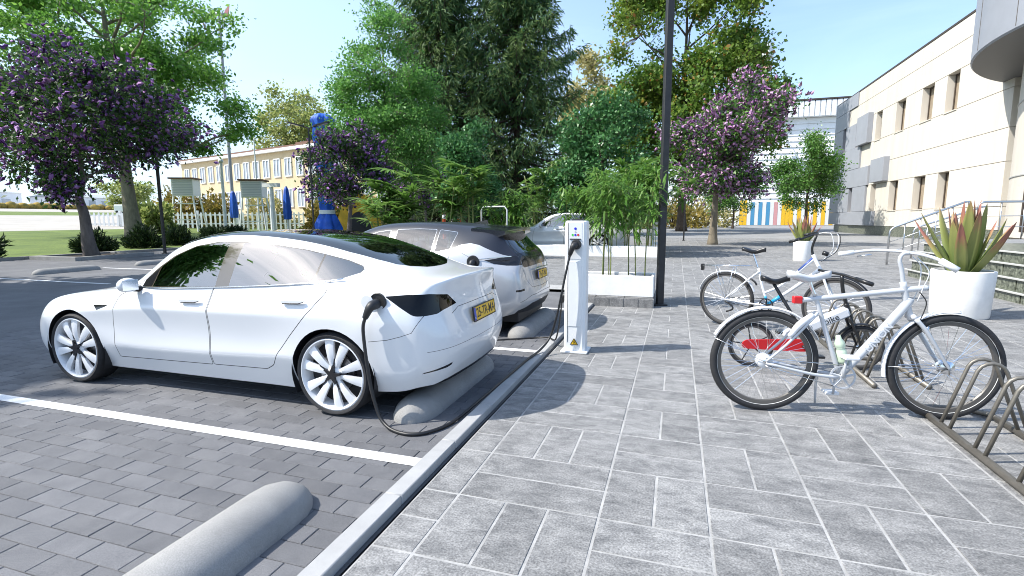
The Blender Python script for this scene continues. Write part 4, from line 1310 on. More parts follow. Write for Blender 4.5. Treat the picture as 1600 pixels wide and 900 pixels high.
def region_mesh(bm, regs, name, mats, sides=(1, -1), push=None):
    """mesh of the faces of those regions, on one or both sides; regs maps region -> material slot"""
    rl = bm.faces.layers.int['reg']; nl = bm.verts.layers.float_vector['nrm']
    vs = []; ns = []; fs = []; ms = []
    for s in sides:
        m = {}
        for f in bm.faces:
            if f[rl] not in regs: continue
            q = []
            for v in f.verts:
                if v not in m:
                    n = v[nl].normalized() if v[nl].length > 1e-6 else v.normal
                    co = v.co - n * push if push else v.co
                    m[v] = len(vs); vs.append((co.x, co.y * s, co.z)); ns.append((n.x, n.y * s, n.z))
                q.append(m[v])
            if s < 0: q.reverse()
            fs.append(q); ms.append(regs[f[rl]])
    me = bpy.data.meshes.new(name)
    me.from_pydata(vs, [], fs)
    for m_ in (mats if isinstance(mats, (list, tuple)) else [mats]): me.materials.append(m_)
    me.polygons.foreach_set('material_index', ms)
    me.polygons.foreach_set('use_smooth', [True] * len(fs))
    me.update()
    if fs: me.normals_split_custom_set_from_vertices(ns)
    return me

def relax_reset_normals(bm, regs=None):
    bm.normal_update()
    nl = bm.verts.layers.float_vector['nrm']
    for v in bm.verts:
        n = v.normal.copy()
        if abs(v.co.y) < 1e-4: n.y = 0; n.normalize()
        v[nl] = n
# ------------------------------------------------------------------ the white electric sedan (local x runs rearwards from the nose, y across, z up)
SEDAN = [
 [(.15,0,.665),(.17,.34,.672),(.24,.62,.692),(.345,.775,.73),(.31,.835,.62),(.295,.85,.47),(.315,.845,.33),(.35,.80,.20)],
 [(.35,0,.75),(.37,.34,.75),(.44,.64,.775),(.52,.80,.792),(.50,.888,.665),(.46,.90,.50),(.46,.885,.34),(.46,.82,.19)],
 [(.75,0,.855),(.75,.34,.855),(.80,.65,.852),(.84,.815,.838),(.84,.912,.70),(.84,.918,.55),(.84,.90,.35),(.84,.82,.18)],
 [(1.15,0,.935),(1.15,.34,.932),(1.20,.66,.91),(1.25,.828,.868),(1.25,.918,.73),(1.25,.908,.57),(1.25,.904,.40),(1.25,.82,.17)],
 [(1.28,0,.985),(1.30,.36,.978),(1.42,.69,.955),(1.58,.838,.908),(1.6,.922,.76),(1.6,.904,.57),(1.6,.906,.405),(1.6,.82,.17)],
 [(1.57,0,1.185),(1.60,.36,1.17),(1.67,.675,1.115),(1.95,.842,.928),(1.95,.926,.775),(1.95,.903,.58),(1.95,.907,.41),(1.95,.82,.17)],
 [(1.93,0,1.365),(1.95,.36,1.352),(2.01,.64,1.29),(2.3,.844,.945),(2.3,.927,.78),(2.3,.903,.58),(2.3,.907,.415),(2.3,.82,.17)],
 [(2.52,0,1.443),(2.52,.34,1.432),(2.54,.61,1.367),(2.7,.846,.962),(2.7,.928,.785),(2.7,.903,.58),(2.7,.907,.425),(2.7,.82,.17)],
 [(3.1,0,1.418),(3.1,.34,1.406),(3.1,.588,1.345),(3.1,.848,.982),(3.1,.928,.79),(3.1,.905,.58),(3.1,.907,.44),(3.1,.82,.17)],
 [(3.5,0,1.365),(3.5,.34,1.352),(3.5,.575,1.282),(3.5,.845,1.005),(3.5,.928,.795),(3.5,.92,.57),(3.5,.91,.42),(3.5,.82,.17)],
 [(3.9,0,1.245),(3.9,.34,1.235),(3.9,.572,1.178),(3.9,.825,1.02),(3.9,.92,.80),(3.9,.92,.57),(3.9,.895,.36),(3.9,.82,.20)],
 [(4.2,0,1.128),(4.19,.36,1.122),(4.17,.60,1.092),(4.17,.80,1.008),(4.18,.90,.80),(4.18,.90,.58),(4.18,.88,.38),(4.18,.82,.22)],
 [(4.385,0,1.098),(4.375,.36,1.09),(4.35,.605,1.065),(4.31,.775,.99),(4.33,.862,.80),(4.34,.865,.58),(4.33,.85,.38),(4.31,.80,.24)],
 [(4.585,0,1.082),(4.565,.36,1.078),(4.505,.60,1.052),(4.41,.745,.985),(4.45,.795,.80),(4.48,.80,.60),(4.46,.79,.42),(4.40,.755,.26)],
]
SEDAN_F = [[(.095,0,.58),(.115,.34,.58),(.175,.62,.585)],[(.085,0,.46),(.105,.34,.46),(.165,.62,.46)],[(.095,0,.32),(.115,.34,.32),(.175,.62,.32)],[(.14,0,.20),(.16,.34,.20),(.21,.62,.20)]]
SEDAN_R = [[(4.572,0,.88),(4.55,.36,.88),(4.52,.60,.875)],[(4.64,0,.64),(4.626,.36,.64),(4.583,.62,.635)],[(4.636,0,.45),(4.62,.36,.45),(4.572,.62,.44)],[(4.565,0,.27),(4.55,.36,.27),(4.505,.62,.265)]]
CAR_S = 0.965
CAR_X, CAR_Y = -6.0, 4.025
def make_wheel(parent, x, y, side, rad=.334, rimr=.286, width=.225, kind='blade', turn=0.0, spin=0.0):
    """side = +1 / -1: the face looks to +y / -y of the car"""
    base = Matrix.Translation((x, y, rad)) @ Matrix.Rotation(turn, 4, 'Z') @ xmat((0, 0, 0), (1, 0, 0), (0, 0, side), (0, side, 0) if side > 0 else (0, -1, 0))
    if side > 0:
        base = Matrix.Translation((x, y, rad)) @ Matrix.Rotation(turn, 4, 'Z') @ xmat((0, 0, 0), (-1, 0, 0), (0, 0, 1), (0, 1, 0))
    else:
        base = Matrix.Translation((x, y, rad)) @ Matrix.Rotation(turn, 4, 'Z') @ xmat((0, 0, 0), (1, 0, 0), (0, 0, 1), (0, -1, 0))
    Rz = Matrix.Rotation(spin, 4, 'Z')
    b = MB()
    # barrel and lip
    b.lathe([(rimr - .03, -width + .01), (rimr - .03, -.06), (rimr - .016, -.012), (rimr - .006, .002), (rimr + .003, -.002), (rimr + .003, -.02)], 48, M=base)
    def blade(a0, w0, w1, r0, r1, zo, zi, tw):
        dirv = Vector((math.cos(a0), math.sin(a0), 0)); nv = Vector((-math.sin(a0), math.cos(a0), 0))
        rows = []
        for t in (0, .35, .7, 1):
            rr = r0 + (r1 - r0) * t; w = w0 + (w1 - w0) * t
            z = zo * (1 - t) + zi * t + .012 * math.sin(PI * t)
            c = dirv * rr
            rows.append([c - nv * w + Vector((0, 0, z - tw * (1 - .3 * t))), c - nv * w * .1 + Vector((0, 0, z)), c + nv * w + Vector((0, 0, z - .004)), c + nv * w * .9 + Vector((0, 0, z - .03)), c - nv * w * .9 + Vector((0, 0, z - .035))])
        vs = [base @ Rz @ p for r in rows for p in r]
        fs = []
        for i in range(3):
            for k in range(5):
                fs.append((i * 5 + k, i * 5 + (k + 1) % 5, i * 5 + 5 + (k + 1) % 5, i * 5 + 5 + k))
        fs.append((0, 1, 2, 3, 4)); fs.append((15, 16, 17, 18, 19))
        b.add(vs, [tuple(reversed(f)) for f in fs])
    if kind == 'blade':
        for k in range(5):
            for s in (-1, 1):
                blade(2 * PI * k / 5 + PI / 2 + s * R(15.5), .019, .040, .055, rimr - .012, -.018, -.012, .012)
    else:
        for k in range(5):
            for s in (-1, 1):
                blade(2 * PI * k / 5 + PI / 2 + s * R(9), .016, .020, .04, rimr - .012, -.02, -.012, .004)
    b.lathe([(.0, -.012), (.055, -.016), (.075, -.03), (.075, -.05)], 20, M=base)
    w = b.build('wheel', M['rim'], parent, angle=35)
    t = MB()
    ro = rad
    prof = [(rimr + .001, -width + .004), (rimr + .006, -width - .002), ((rimr + ro) / 2, -width - .010), (ro - .012, -width + .008), (ro, -width + .03)]
    prof += [(ro, -.03), (ro - .010, -.010), ((rimr + ro) / 2 + .004, .007), (rimr + .008, .004), (rimr + .001, -.003)]
    t.lathe(prof, 56, M=base)
    t.build('tyre', M['tyre'], w, angle=50)
    d = MB()
    d.lathe([(0, -.075), (.155, -.075), (.155, -.09), (0, -.09)], 32, M=base)
    d.build('brake_disc', M['disc'], w)
    k_ = MB()
    k_.lathe([(0, -.10), (rimr - .031, -.10)], 32, M=base)
    k_.build('wheel_well_shade', M['plastic'], w)
    c = MB()
    if kind == 'blade':
        poly = []
        for k in range(5):
            a = 2 * PI * k / 5 + PI / 2
            for da, rr in ((-36, .032), (-7, .066), (-5, .078), (5, .078), (7, .066)):
                poly.append((rr * math.cos(a + R(da)), rr * math.sin(a + R(da))))
        c.prism(poly, -.022, .004, M=base @ Rz)
        for k in range(5):
            a = 2 * PI * k / 5 + PI / 2
            c.box(.082, .13, -.006, .006, -.03, -.012, M=base @ Rz @ Matrix.Rotation(a, 4, 'Z'))
    else:
        c.lathe([(0, .002), (.035, 0), (.04, -.02)], 16, M=base)
    c.build('hub_cap', M['trim'], w, angle=30)
    return w

def plate(parent, txt, org, xdir, nrm, w=.50, h=.11):
    """number plate: x runs along the writing, normal looks out of the car"""
    x = Vector(xdir).normalized(); n = Vector(nrm).normalized(); y = n.cross(x)
    T = xmat(org, x, y, n)
    p = MB().box(-w / 2, w / 2, -h / 2, h / 2, -.006, .004, M=T, bev=.003).build('number_plate', M['plate_y'], parent)
    MB().box(-w / 2 + .004, -w / 2 + .045, -h / 2 + .004, h / 2 - .004, .0, .0055, M=T).build('country_band', M['plate_b'], p)
    fr = MB()
    for a in ((-w / 2 - .006, w / 2 + .006, h / 2, h / 2 + .006), (-w / 2 - .006, w / 2 + .006, -h / 2 - .006, -h / 2), (-w / 2 - .006, -w / 2, -h / 2, h / 2), (w / 2, w / 2 + .006, -h / 2, h / 2)):
        fr.box(a[0], a[1], a[2], a[3], -.006, .007, M=T)
    fr.build('plate_frame', M['plastic'], p)
    text_obj('plate_lettering', txt, h * .98, M['ink'], p, T @ Matrix.Translation((.022, -.002, .0045)) @ Matrix.Diagonal((.88, 1, 1, 1)), .0008, bold=.0012)
    text_obj('country_letters', 'NL', .022, M['white'], p, T @ Matrix.Translation((-w / 2 + .024, -h * .28, .006)), .0004)
    return p

def seat(parent, x, y, m, head=True):
    s = MB()
    s.box(x - .02, x + .48, y - .24, y + .24, .30, .46, bev=.06)
    Rm = Matrix.Translation((x + .46, y, .42)) @ Matrix.Rotation(R(18), 4, 'Y')
    s.box(-.07, .07, -.24, .24, 0, .60, M=Rm, bev=.05)
    o = s.build('seat', m, parent, angle=40)
    if head:
        h = MB()
        h.box(-.05, .05, -.13, .13, .63, .80, M=Rm, bev=.045)
        h.tube([Rm @ Vector((0, -.05, .58)), Rm @ Vector((0, -.05, .66))], .008, 6)
        h.tube([Rm @ Vector((0, .05, .58)), Rm @ Vector((0, .05, .66))], .008, 6)
        h.build('headrest', m, o, angle=40)
    return o

def arch_liner(parent, x, r, y0=.45, y1=.90, zc=.334):
    b = MB()
    n = 28
    vs = []; fs = []
    for i in range(n + 1):
        a = R(-28) + (PI + R(56)) * i / n
        for y in (y0, y1):
            vs.append((x + r * math.cos(a), y, zc + r * math.sin(a)))
    for s in (1, -1):
        b = MB()
        b.add([(p[0], p[1] * s, p[2]) for p in vs], [(2 * i, 2 * i + 1, 2 * i + 3, 2 * i + 2) for i in range(n)])
        b.add([(x + r * math.cos(R(-28) + (PI + R(56)) * i / n), y0 * s, zc + r * math.sin(R(-28) + (PI + R(56)) * i / n)) for i in range(n + 1)], [tuple(range(n + 1))])
        b.build('wheel_arch_liner', M['plastic'], parent)

def arc_poly(cx, cz, r, n=40):
    return [(cx + r * math.cos(2 * PI * k / n), cz + r * math.sin(2 * PI * k / n)) for k in range(n)]

def build_sedan(name, label, loc, rz, plate_text):
    root = thing(name, label, 'car', loc, rz)
    root.scale = (CAR_S,) * 3
    bm = car_half(SEDAN, SEDAN_F, SEDAN_R, creases=[((k, 3), (k + 1, 3), .35) for k in range(4, 11)] + [((k, 4), (k + 1, 4), .55) for k in range(2, 10)] + [((k, 6), (k + 1, 6), .6) for k in range(3, 9)] + [((13, c), (13, c + 1), .6) for c in range(0, 3)])
    S_ = lambda y: (lambda c: c.y > y)
    # wheel openings
    cut(bm, arc_poly(.838, .335, .372), 'side', 90, S_(.55))
    cut(bm, arc_poly(3.70, .335, .368), 'side', 90, S_(.55))
    rl = bm.faces.layers.int['reg']
    bmesh.ops.delete(bm, geom=[f for f in bm.faces if f[rl] == 90], context='FACES')
    # doors, then the panes in them
    belt = [(1.665, .942), (1.9, .947), (2.159, .955), (2.512, .973), (2.846, .991), (3.196, 1.018), (3.518, 1.048), (3.75, 1.080)]
    top = [(3.86, 1.118), (3.872, 1.140), (3.84, 1.166), (3.70, 1.208), (3.50, 1.250), (3.30, 1.287), (3.02, 1.322), (2.68, 1.345), (2.42, 1.346), (2.15, 1.305), (1.94, 1.222), (1.77, 1.115), (1.655, 1.0)]
    front_door = round_poly([(1.375, .29), (2.478, .308), (2.500, .64), (2.512, .96), (2.60, .985), (2.60, 1.345), (2.38, 1.34), (2.13, 1.295), (1.92, 1.21), (1.75, 1.095), (1.56, .925), (1.44, .86), (1.385, .62)], .02)
    rear_door = round_poly([(2.490, .31), (3.05, .318), (3.13, .36), (3.20, .47), (3.33, .62), (3.53, .83), (3.655, .975), (3.655, 1.065), (3.50, 1.247), (3.30, 1.285), (3.02, 1.318), (2.62, 1.342), (2.62, .99), (2.52, .97), (2.512, .64)], .02)
    seam(bm, front_door, 'side', 3, 1, cond=S_(.5), only={0})
    seam(bm, rear_door, 'side', 3, 2, cond=S_(.5), only={0})
    dlo = belt + top
    fw_ = [(1.80, .948), (2.525, .976), (2.525, 1.336), (2.42, 1.338), (2.15, 1.298), (1.95, 1.216), (1.80, 1.118)]
    sail = [(1.665, .942), (1.79, .948), (1.79, 1.110), (1.655, 1.0)]
    rw_ = [(2.672, .984), (2.846, .991), (3.196, 1.018), (3.495, 1.046), (3.475, 1.250), (3.30, 1.281), (3.02, 1.316), (2.672, 1.338)]
    qw_ = [(3.512, 1.048), (3.75, 1.080), (3.855, 1.118), (3.866, 1.140), (3.84, 1.160), (3.70, 1.202), (3.492, 1.246)]
    cut(bm, dlo, 'side', 6, S_(.45))
    for w_, r_ in ((fw_, 4), (rw_, 5), (qw_, 14), (sail, 15)):
        cut(bm, round_poly(w_, .012, 2), 'side', r_, S_(.45), {6})
    # the black glass roof from the windscreen to the boot lid
    roof = [(1.29, -.01), (1.30, .20), (1.34, .42), (1.43, .60), (1.55, .625), (1.78, .608), (2.10, .582), (2.60, .562), (3.0, .556), (3.34, .548), (3.657, .532), (3.9, .498), (4.04, .45), (4.12, .36), (4.19, .20), (4.205, .10), (4.21, -.01)]
    cut(bm, roof, 'top', 7, lambda c: c.z > .9, {0, 6})
    cut(bm, [(1.93, -.01), (1.93, .7), (1.97, .7), (1.97, -.01)], 'top', 16, lambda c: c.z > 1.2, {7})
    # lamps, shut lines, lower trim
    tail = [(2.345, .962), (2.495, .974), (2.654, .975), (2.83, .952), (2.925, .868), (2.85, .856), (2.77, .842), (2.71, .822), (2.60, .818), (2.53, .82), (2.50, .83), (2.43, .885)]
    cut(bm, round_poly(tail, .012, 2), 'corner', 8, lambda c: c.x > 4.0, {0})
    hl = [(.78, .725), (.70, .775), (.55, .765), (.40, .70), (.38, .64), (.50, .635), (.66, .665)]
    cut(bm, round_poly(hl, .02, 2), 'fcorner', 9, lambda c: c.x < .9 and c.y > .3, {0})
    cut(bm, line_strip([(-.01, .845), (.40, .838), (.52, .80)], .0022), 'rear', 3, lambda c: c.x > 4.2, {0})
    cut(bm, line_strip([(4.05, .625), (4.20, .645), (4.30, .672), (4.38, .70), (4.45, .82)], .002), 'side', 3, lambda c: c.y > .6, {0})
    cut(bm, line_strip([(-.01, .560), (.45, .557), (.64, .552), (.80, .547)], .0016), 'rear', 3, lambda c: c.x > 4.3, {0})
    cut(bm, [(-.01, .300), (.45, .296), (.60, .285), (.68, .265), (.72, .10), (-.01, .10)], 'rear', 11, lambda c: c.x > 4.0, {0})
    cut(bm, [(1.14, .765), (1.33, .772), (1.30, .755), (1.205, .722)], 'side', 12, S_(.6), {0})
    cut(bm, line_strip([(.30, .60), (.62, .665), (1.0, .675), (1.36, .66)], .0018), 'top', 3, lambda c: c.z > .6, {0})
    cut(bm, [(-.01, .30), (.40, .30), (.55, .33), (.55, .26), (-.01, .24)], 'rear', 11, lambda c: c.x < .3, {0})
    slot = [(.575, .425), (.79, .385), (.80, .375), (.62, .392), (.575, .405)]
    cut(bm, slot, 'rear', 13, lambda c: c.x > 4.2, {0})
    # the seam where bonnet and wing meet, body crease comes from the cage
    body = link('body', region_mesh(bm, {0: 0, 3: 1, 6: 2, 15: 3, 16: 2, 11: 3, 12: 3, 13: 3}, 'body', [M['paint_white'], M['gap'], M['pillar_reflection'], M['trim']]), None, root)
    body.data.materials[0] = M['paint_white']
    for s in (1, -1):
        for rg, nm, lab in ((1, 'door', 'front door'), (2, 'door', 'rear door')):
            d = link(nm, region_mesh(bm, {rg: 0}, nm, M['paint_white'], sides=(s,)), None, root)
            gl = link('window', region_mesh(bm, {4 if rg == 1 else 5: 0}, 'window', M['glass'], sides=(s,)), None, d)
            hx = 2.235 if rg == 1 else 3.29
            hz = .842 if rg == 1 else .882
            hb = MB()
            pts = [(hx, s * .9245, hz), (hx + .15, s * .9245, hz + .004), (hx + .195, s * .921, hz + .018)]
            hb.tube(pts, [.0045, .005, .003], 6)
            hb.build('handle', M['plastic'], d)
            hp = MB()
            hp.prism(round_poly([(hx - .02, hz + .004), (hx + .16, hz + .008), (hx + .2, hz + .022), (hx + .19, hz + .028), (hx - .015, hz + .022)], .008, 2), -.012, .0015, M=xmat((0, s * .9225, 0), (1, 0, 0), (0, 0, 1), (0, s, 0)))
            hp.build('handle_flap', M['paint_white'], d)
        MB().tube(smooth_path([(1.66, s * .825, .938), (1.9, s * .846, .944), (2.5, s * .847, .969), (3.2, s * .843, 1.014), (3.52, s * .828, 1.044), (3.77, s * .795, 1.078)], 4), [.0055] * 21, 6).build('belt_trim', M['chrome'], root, smooth=True)
        link('quarter_window', region_mesh(bm, {14: 0}, 'quarter_window', M['glass'], sides=(s,)), None, root)
        tl = link('taillight', region_mesh(bm, {8: 0}, 'taillight', M['lamp_dark'], sides=(s,)), None, root)
        inner = link('lens', region_mesh(bm, {8: 0}, 'lens', M['lamp_red'], sides=(s,), push=.03), None, tl)
        inner.data.materials[0] = M['lamp_red']
        h = link('headlight', region_mesh(bm, {9: 0}, 'headlight', M['lamp_clear'], sides=(s,)), None, root)
        mr = MB()
        T = Matrix.Translation((1.69, s * .965, .972)) @ Matrix.Rotation(s * R(8), 4, 'Z')
        mr.ball((0, 0, 0), .072, .082, .066, 20, 12)
        mr.v = [tuple(T @ Vector((min(x, .042), y, max(z, -.054)))) for x, y, z in mr.v]
        mm = mr.build('door_mirror', M['paint_white'], root, smooth=True)
        g = MB().box(.040, .045, -.064, .064, -.042, .048, M=T, bev=.002)
        g.build('mirror_glass', M['chrome'], mm)
        MB().tube([(1.66, s * .83, .925), (1.65, s * .90, .93), (1.65, s * .94, .945)], [.03, .022, .02], 8).build('mirror_foot', M['plastic'], mm)
    link('glass_roof', region_mesh(bm, {7: 0}, 'glass_roof', M['glass_dark']), None, root)
    arch_liner(root, .838, .385); arch_liner(root, 3.70, .38)
    ub = MB().box(.35, 4.15, -.62, .62, .165, .27)
    ub.box(1.25, 3.28, -.76, .76, .17, .275)
    ub.build('underbody', M['plastic'], root)
    cb = MB().box(1.35, 4.1, -.78, .78, .26, .32)
    cb.box(3.55, 4.1, -.72, .72, .32, 1.0)
    cb.build('cabin_floor', M['seat'], root)
    for y in (-.36, .36): seat(root, 2.1, y, M['seat'])
    bs = MB().box(3.0, 3.5, -.62, .62, .34, .50, bev=.05)
    bs.box(-.07, .07, -.62, .62, 0, .55, M=Matrix.Translation((3.46, 0, .45)) @ Matrix.Rotation(R(22), 4, 'Y'), bev=.05)
    bs.build('rear_bench', M['seat'], root, angle=40)
    MB().box(1.38, 1.72, -.74, .74, .62, .86, bev=.06).build('dashboard', M['seat'], root, angle=40)
    sw = MB()
    Tm = Matrix.Translation((1.83, -.36, .90)) @ Matrix.Rotation(R(-68), 4, 'Y')
    sw.lathe([(.17 + .014 * math.cos(a), .014 * math.sin(a)) for a in [2 * PI * k / 8 for k in range(8)]], 28, M=Tm, closed=True)
    sw.box(-.16, .16, -.02, .02, -.012, .008, M=Tm); sw.box(-.05, .05, -.05, .05, -.03, .01, M=Tm, bev=.01)
    sw.tube([Tm @ Vector((0, 0, 0)), (1.66, -.36, .80)], .03, 8)
    sw.build('steering_wheel', M['plastic'], root, angle=40)
    for x in (.838, 3.70):
        for s in (1, -1):
            make_wheel(root, x, s * .905, s, turn=R(0), spin=.25 if x < 2 else -.2)
    plate(root, plate_text, (4.633, 0, .745), (0, 1, 0), (1, 0, .14), w=.50, h=.115)
    return root, bm

sedan, sedan_bm = build_sedan('electric_sedan', 'glossy white electric saloon in front, black glass roof, cable plugged in behind its rear wheel', (CAR_X, CAR_Y, 0), 0, '25-TR-MA')
# ------------------------------------------------------------------ the white hatchback with the black roof in the next bay
HATCH = [
 [(.06,0,.70),(.08,.34,.70),(.15,.60,.70),(.28,.74,.72),(.22,.80,.60),(.20,.81,.46),(.22,.80,.32),(.28,.76,.20)],
 [(.35,0,.85),(.36,.34,.85),(.40,.62,.84),(.48,.77,.80),(.46,.855,.66),(.46,.87,.50),(.46,.86,.33),(.46,.80,.18)],
 [(.85,0,.96),(.85,.34,.96),(.90,.64,.94),(.95,.79,.885),(.95,.885,.72),(.95,.895,.55),(.95,.88,.35),(.95,.80,.17)],
 [(1.15,0,1.01),(1.17,.36,1.0),(1.28,.67,.975),(1.35,.80,.92),(1.35,.89,.75),(1.35,.895,.55),(1.35,.88,.34),(1.35,.80,.17)],
 [(1.50,0,1.20),(1.53,.36,1.19),(1.62,.655,1.14),(1.75,.81,.945),(1.75,.893,.77),(1.75,.895,.55),(1.75,.88,.34),(1.75,.80,.17)],
 [(1.90,0,1.375),(1.92,.36,1.36),(2.0,.61,1.295),(2.1,.815,.965),(2.1,.895,.79),(2.1,.895,.56),(2.1,.88,.34),(2.1,.80,.17)],
 [(2.30,0,1.435),(2.30,.34,1.425),(2.35,.585,1.355),(2.4,.82,.985),(2.4,.896,.80),(2.4,.895,.56),(2.4,.88,.34),(2.4,.80,.17)],
 [(2.75,0,1.445),(2.75,.34,1.435),(2.75,.58,1.372),(2.75,.825,1.01),(2.75,.897,.81),(2.75,.897,.57),(2.75,.88,.34),(2.75,.80,.17)],
 [(3.20,0,1.425),(3.20,.34,1.418),(3.20,.575,1.36),(3.15,.83,1.05),(3.15,.90,.83),(3.15,.90,.58),(3.15,.885,.35),(3.15,.80,.18)],
 [(3.55,0,1.40),(3.55,.34,1.39),(3.55,.57,1.335),(3.50,.825,1.11),(3.50,.90,.86),(3.50,.905,.60),(3.50,.89,.37),(3.50,.80,.20)],
 [(3.84,0,1.355),(3.84,.34,1.345),(3.82,.565,1.30),(3.78,.79,1.09),(3.80,.89,.86),(3.80,.90,.60),(3.80,.88,.38),(3.80,.80,.22)],
 [(4.03,0,1.19),(4.02,.34,1.185),(3.98,.555,1.155),(3.96,.735,1.03),(4.0,.845,.85),(4.02,.86,.62),(4.0,.84,.40),(3.95,.78,.24)],
 [(4.19,0,1.04),(4.18,.34,1.035),(4.14,.57,1.02),(4.10,.68,.96),(4.17,.76,.84),(4.21,.77,.62),(4.19,.76,.42),(4.10,.72,.28)],
]
HATCH_F = [[(.015,0,.60),(.035,.34,.60),(.10,.60,.60)],[(.0,0,.46),(.02,.34,.46),(.085,.60,.46)],[(.015,0,.32),(.035,.34,.32),(.10,.60,.32)],[(.06,0,.20),(.08,.34,.20),(.14,.60,.20)]]
HATCH_R = [[(4.25,0,.86),(4.24,.34,.86),(4.21,.58,.85)],[(4.30,0,.62),(4.29,.34,.62),(4.25,.59,.62)],[(4.33,0,.45),(4.32,.34,.45),(4.27,.59,.44)],[(4.26,0,.29),(4.25,.34,.29),(4.20,.58,.29)]]

def build_hatch(name, label, loc, plate_text):
    root = thing(name, label, 'car', loc)
    bm = car_half(HATCH, HATCH_F, HATCH_R, creases=[((k, 3), (k + 1, 3), .3) for k in range(3, 10)])
    S_ = lambda y: (lambda c: c.y > y)
    cut(bm, arc_poly(.90, .325, .36), 'side', 90, S_(.5))
    cut(bm, arc_poly(3.52, .325, .36), 'side', 90, S_(.5))
    rl = bm.faces.layers.int['reg']
    bmesh.ops.delete(bm, geom=[f for f in bm.faces if f[rl] == 90], context='FACES')
    # black upper body, white below a belt that kicks up over the rear wheel
    upper = [(1.02, .985), (1.34, .955), (2.0, .985), (2.6, 1.02), (3.12, 1.06), (3.28, 1.09), (3.44, 1.16), (3.56, 1.178), (3.68, 1.155), (3.82, 1.095), (3.97, 1.035), (4.06, 1.01), (4.4, 1.0), (4.4, 1.7), (1.02, 1.7)]
    for f in bm.faces: pass
    cut(bm, upper, 'side', 20, lambda c: c.y > .25)
    for f in bm.faces:
        c = f.calc_center_median()
        if f[rl] == 0 and c.y <= .62 and inside((c.x, c.z), upper): f[rl] = 20
    # windscreen and rear window
    cut(bm, [(1.17, -.01), (1.20, .40), (1.31, .61), (1.62, .595), (1.95, .54), (1.97, -.01)], 'top', 7, lambda c: c.z > .9, {20, 0})
    cut(bm, [(-.01, 1.055), (.40, 1.05), (.585, 1.045), (.56, 1.15), (.50, 1.285), (-.01, 1.30)], 'rear', 21, lambda c: c.x > 3.7, {20})
    cut(bm, [(-.01, .875), (.55, .865), (.60, .88), (.585, 1.045), (-.01, 1.055)], 'rear', 22, lambda c: c.x > 3.8, {20, 0})
    front_w = [(1.80, .99), (2.33, 1.01), (2.33, 1.335), (2.12, 1.305), (1.95, 1.235), (1.83, 1.15)]
    rear_w = [(2.43, 1.015), (2.6, 1.025), (3.02, 1.058), (3.02, 1.345), (2.75, 1.352), (2.43, 1.342)]
    quarter = [(3.07, 1.062), (3.14, 1.070), (3.29, 1.10), (3.33, 1.31), (3.07, 1.342)]
    for w_, r_ in ((front_w, 4), (rear_w, 5), (quarter, 14)):
        cut(bm, offset_poly(round_poly(w_, .02, 2), .004), 'side', 23, S_(.4), {20})
        cut(bm, round_poly(w_, .02, 2), 'side', r_, S_(.4), {23, 20})
    door1 = round_poly([(1.42, .29), (2.36, .30), (2.39, .98), (2.38, 1.345), (2.10, 1.32), (1.75, 1.12), (1.45, .93)], .03)
    door2 = round_poly([(2.40, .30), (2.98, .31), (3.10, .42), (3.22, .62), (3.30, .90), (3.30, 1.09), (3.10, 1.06), (2.42, 1.0)], .03)
    seam(bm, door1, 'side', 3, 1, cond=S_(.5), only={0})
    seam(bm, door2, 'side', 3, 2, cond=S_(.5), only={0})
    # lamp: long tapering clear-and-dark lens round the corner
    lamp = [(2.06, .972), (2.20, .992), (2.32, 1.010), (2.44, 1.018), (2.50, 1.015), (2.55, .95), (2.55, .905), (2.45, .90), (2.30, .905), (2.16, .925)]
    cut(bm, lamp, 'corner', 8, lambda c: c.x > 3.4, {0, 20})
    cut(bm, [(2.52, 1.02), (2.70, 1.03), (2.70, .885), (2.54, .895)], 'corner', 24, lambda c: c.x > 3.6, {0, 20, 8})
    cut(bm, [(-.01, .41), (.45, .40), (.58, .36), (.70, .33), (.72, .1), (-.01, .1)], 'rear', 11, lambda c: c.x > 3.8, {0})
    cut(bm, line_strip([(-.01, .515), (.50, .50), (.74, .44)], .003), 'rear', 3, lambda c: c.x > 3.9, {0})
    cut(bm, line_strip([(.62, .86), (.55, .70), (.42, .60), (-.01, .585)], .0025), 'rear', 3, lambda c: c.x > 3.9, {0})
    cut(bm, line_strip([(3.42, 1.15), (3.46, 1.06), (3.62, .99), (3.66, .95)], .002), 'side', 3, S_(.5), {0})
    cut(bm, [(.66, .61), (.80, .60), (.80, .575), (.66, .582)], 'rear', 25, lambda c: c.x > 3.8, {0})
    hl = [(.90, .84), (.70, .86), (.45, .78), (.42, .72), (.60, .74), (.80, .79)]
    cut(bm, hl, 'fcorner', 9, lambda c: c.x < .9 and c.y > .3, {0})
    body = link('body', region_mesh(bm, {0: 0, 3: 1, 20: 2, 22: 3, 11: 4, 25: 3, 23: 5}, 'body', [M['paint_white_shaded'], M['gap'], M['paint_grey'], M['trim'], M['plastic'], M['chrome']]), None, root)
    for s in (1, -1):
        for rg, wn_ in ((1, 4), (2, 5)):
            d = link('door', region_mesh(bm, {rg: 0}, 'door', M['paint_white_shaded'], sides=(s,)), None, root)
            link('window', region_mesh(bm, {wn_: 0}, 'window', M['glass_pale'], sides=(s,)), None, d)
            hx = 2.18 if rg == 1 else 3.0
            MB().box(hx, hx + .19, -.012, .012, -.012, .012, M=Matrix.Translation((0, s * .905, .86)), bev=.01).build('handle', M['paint_white_shaded'], d)
        link('quarter_window', region_mesh(bm, {14: 0}, 'quarter_window', M['glass_pale'], sides=(s,)), None, root)
        tl = link('taillight', region_mesh(bm, {8: 0, 24: 1}, 'taillight', [M['trim'], M['lamp_clear']], sides=(s,)), None, root)
        MB().tube([(3.64, s * .885, .975), (3.85, s * .872, 1.0), (4.0, s * .80, 1.012), (4.08, s * .70, 1.015)], [.004, .007, .008, .007], 6).build('light_bar', M['chrome'], tl)
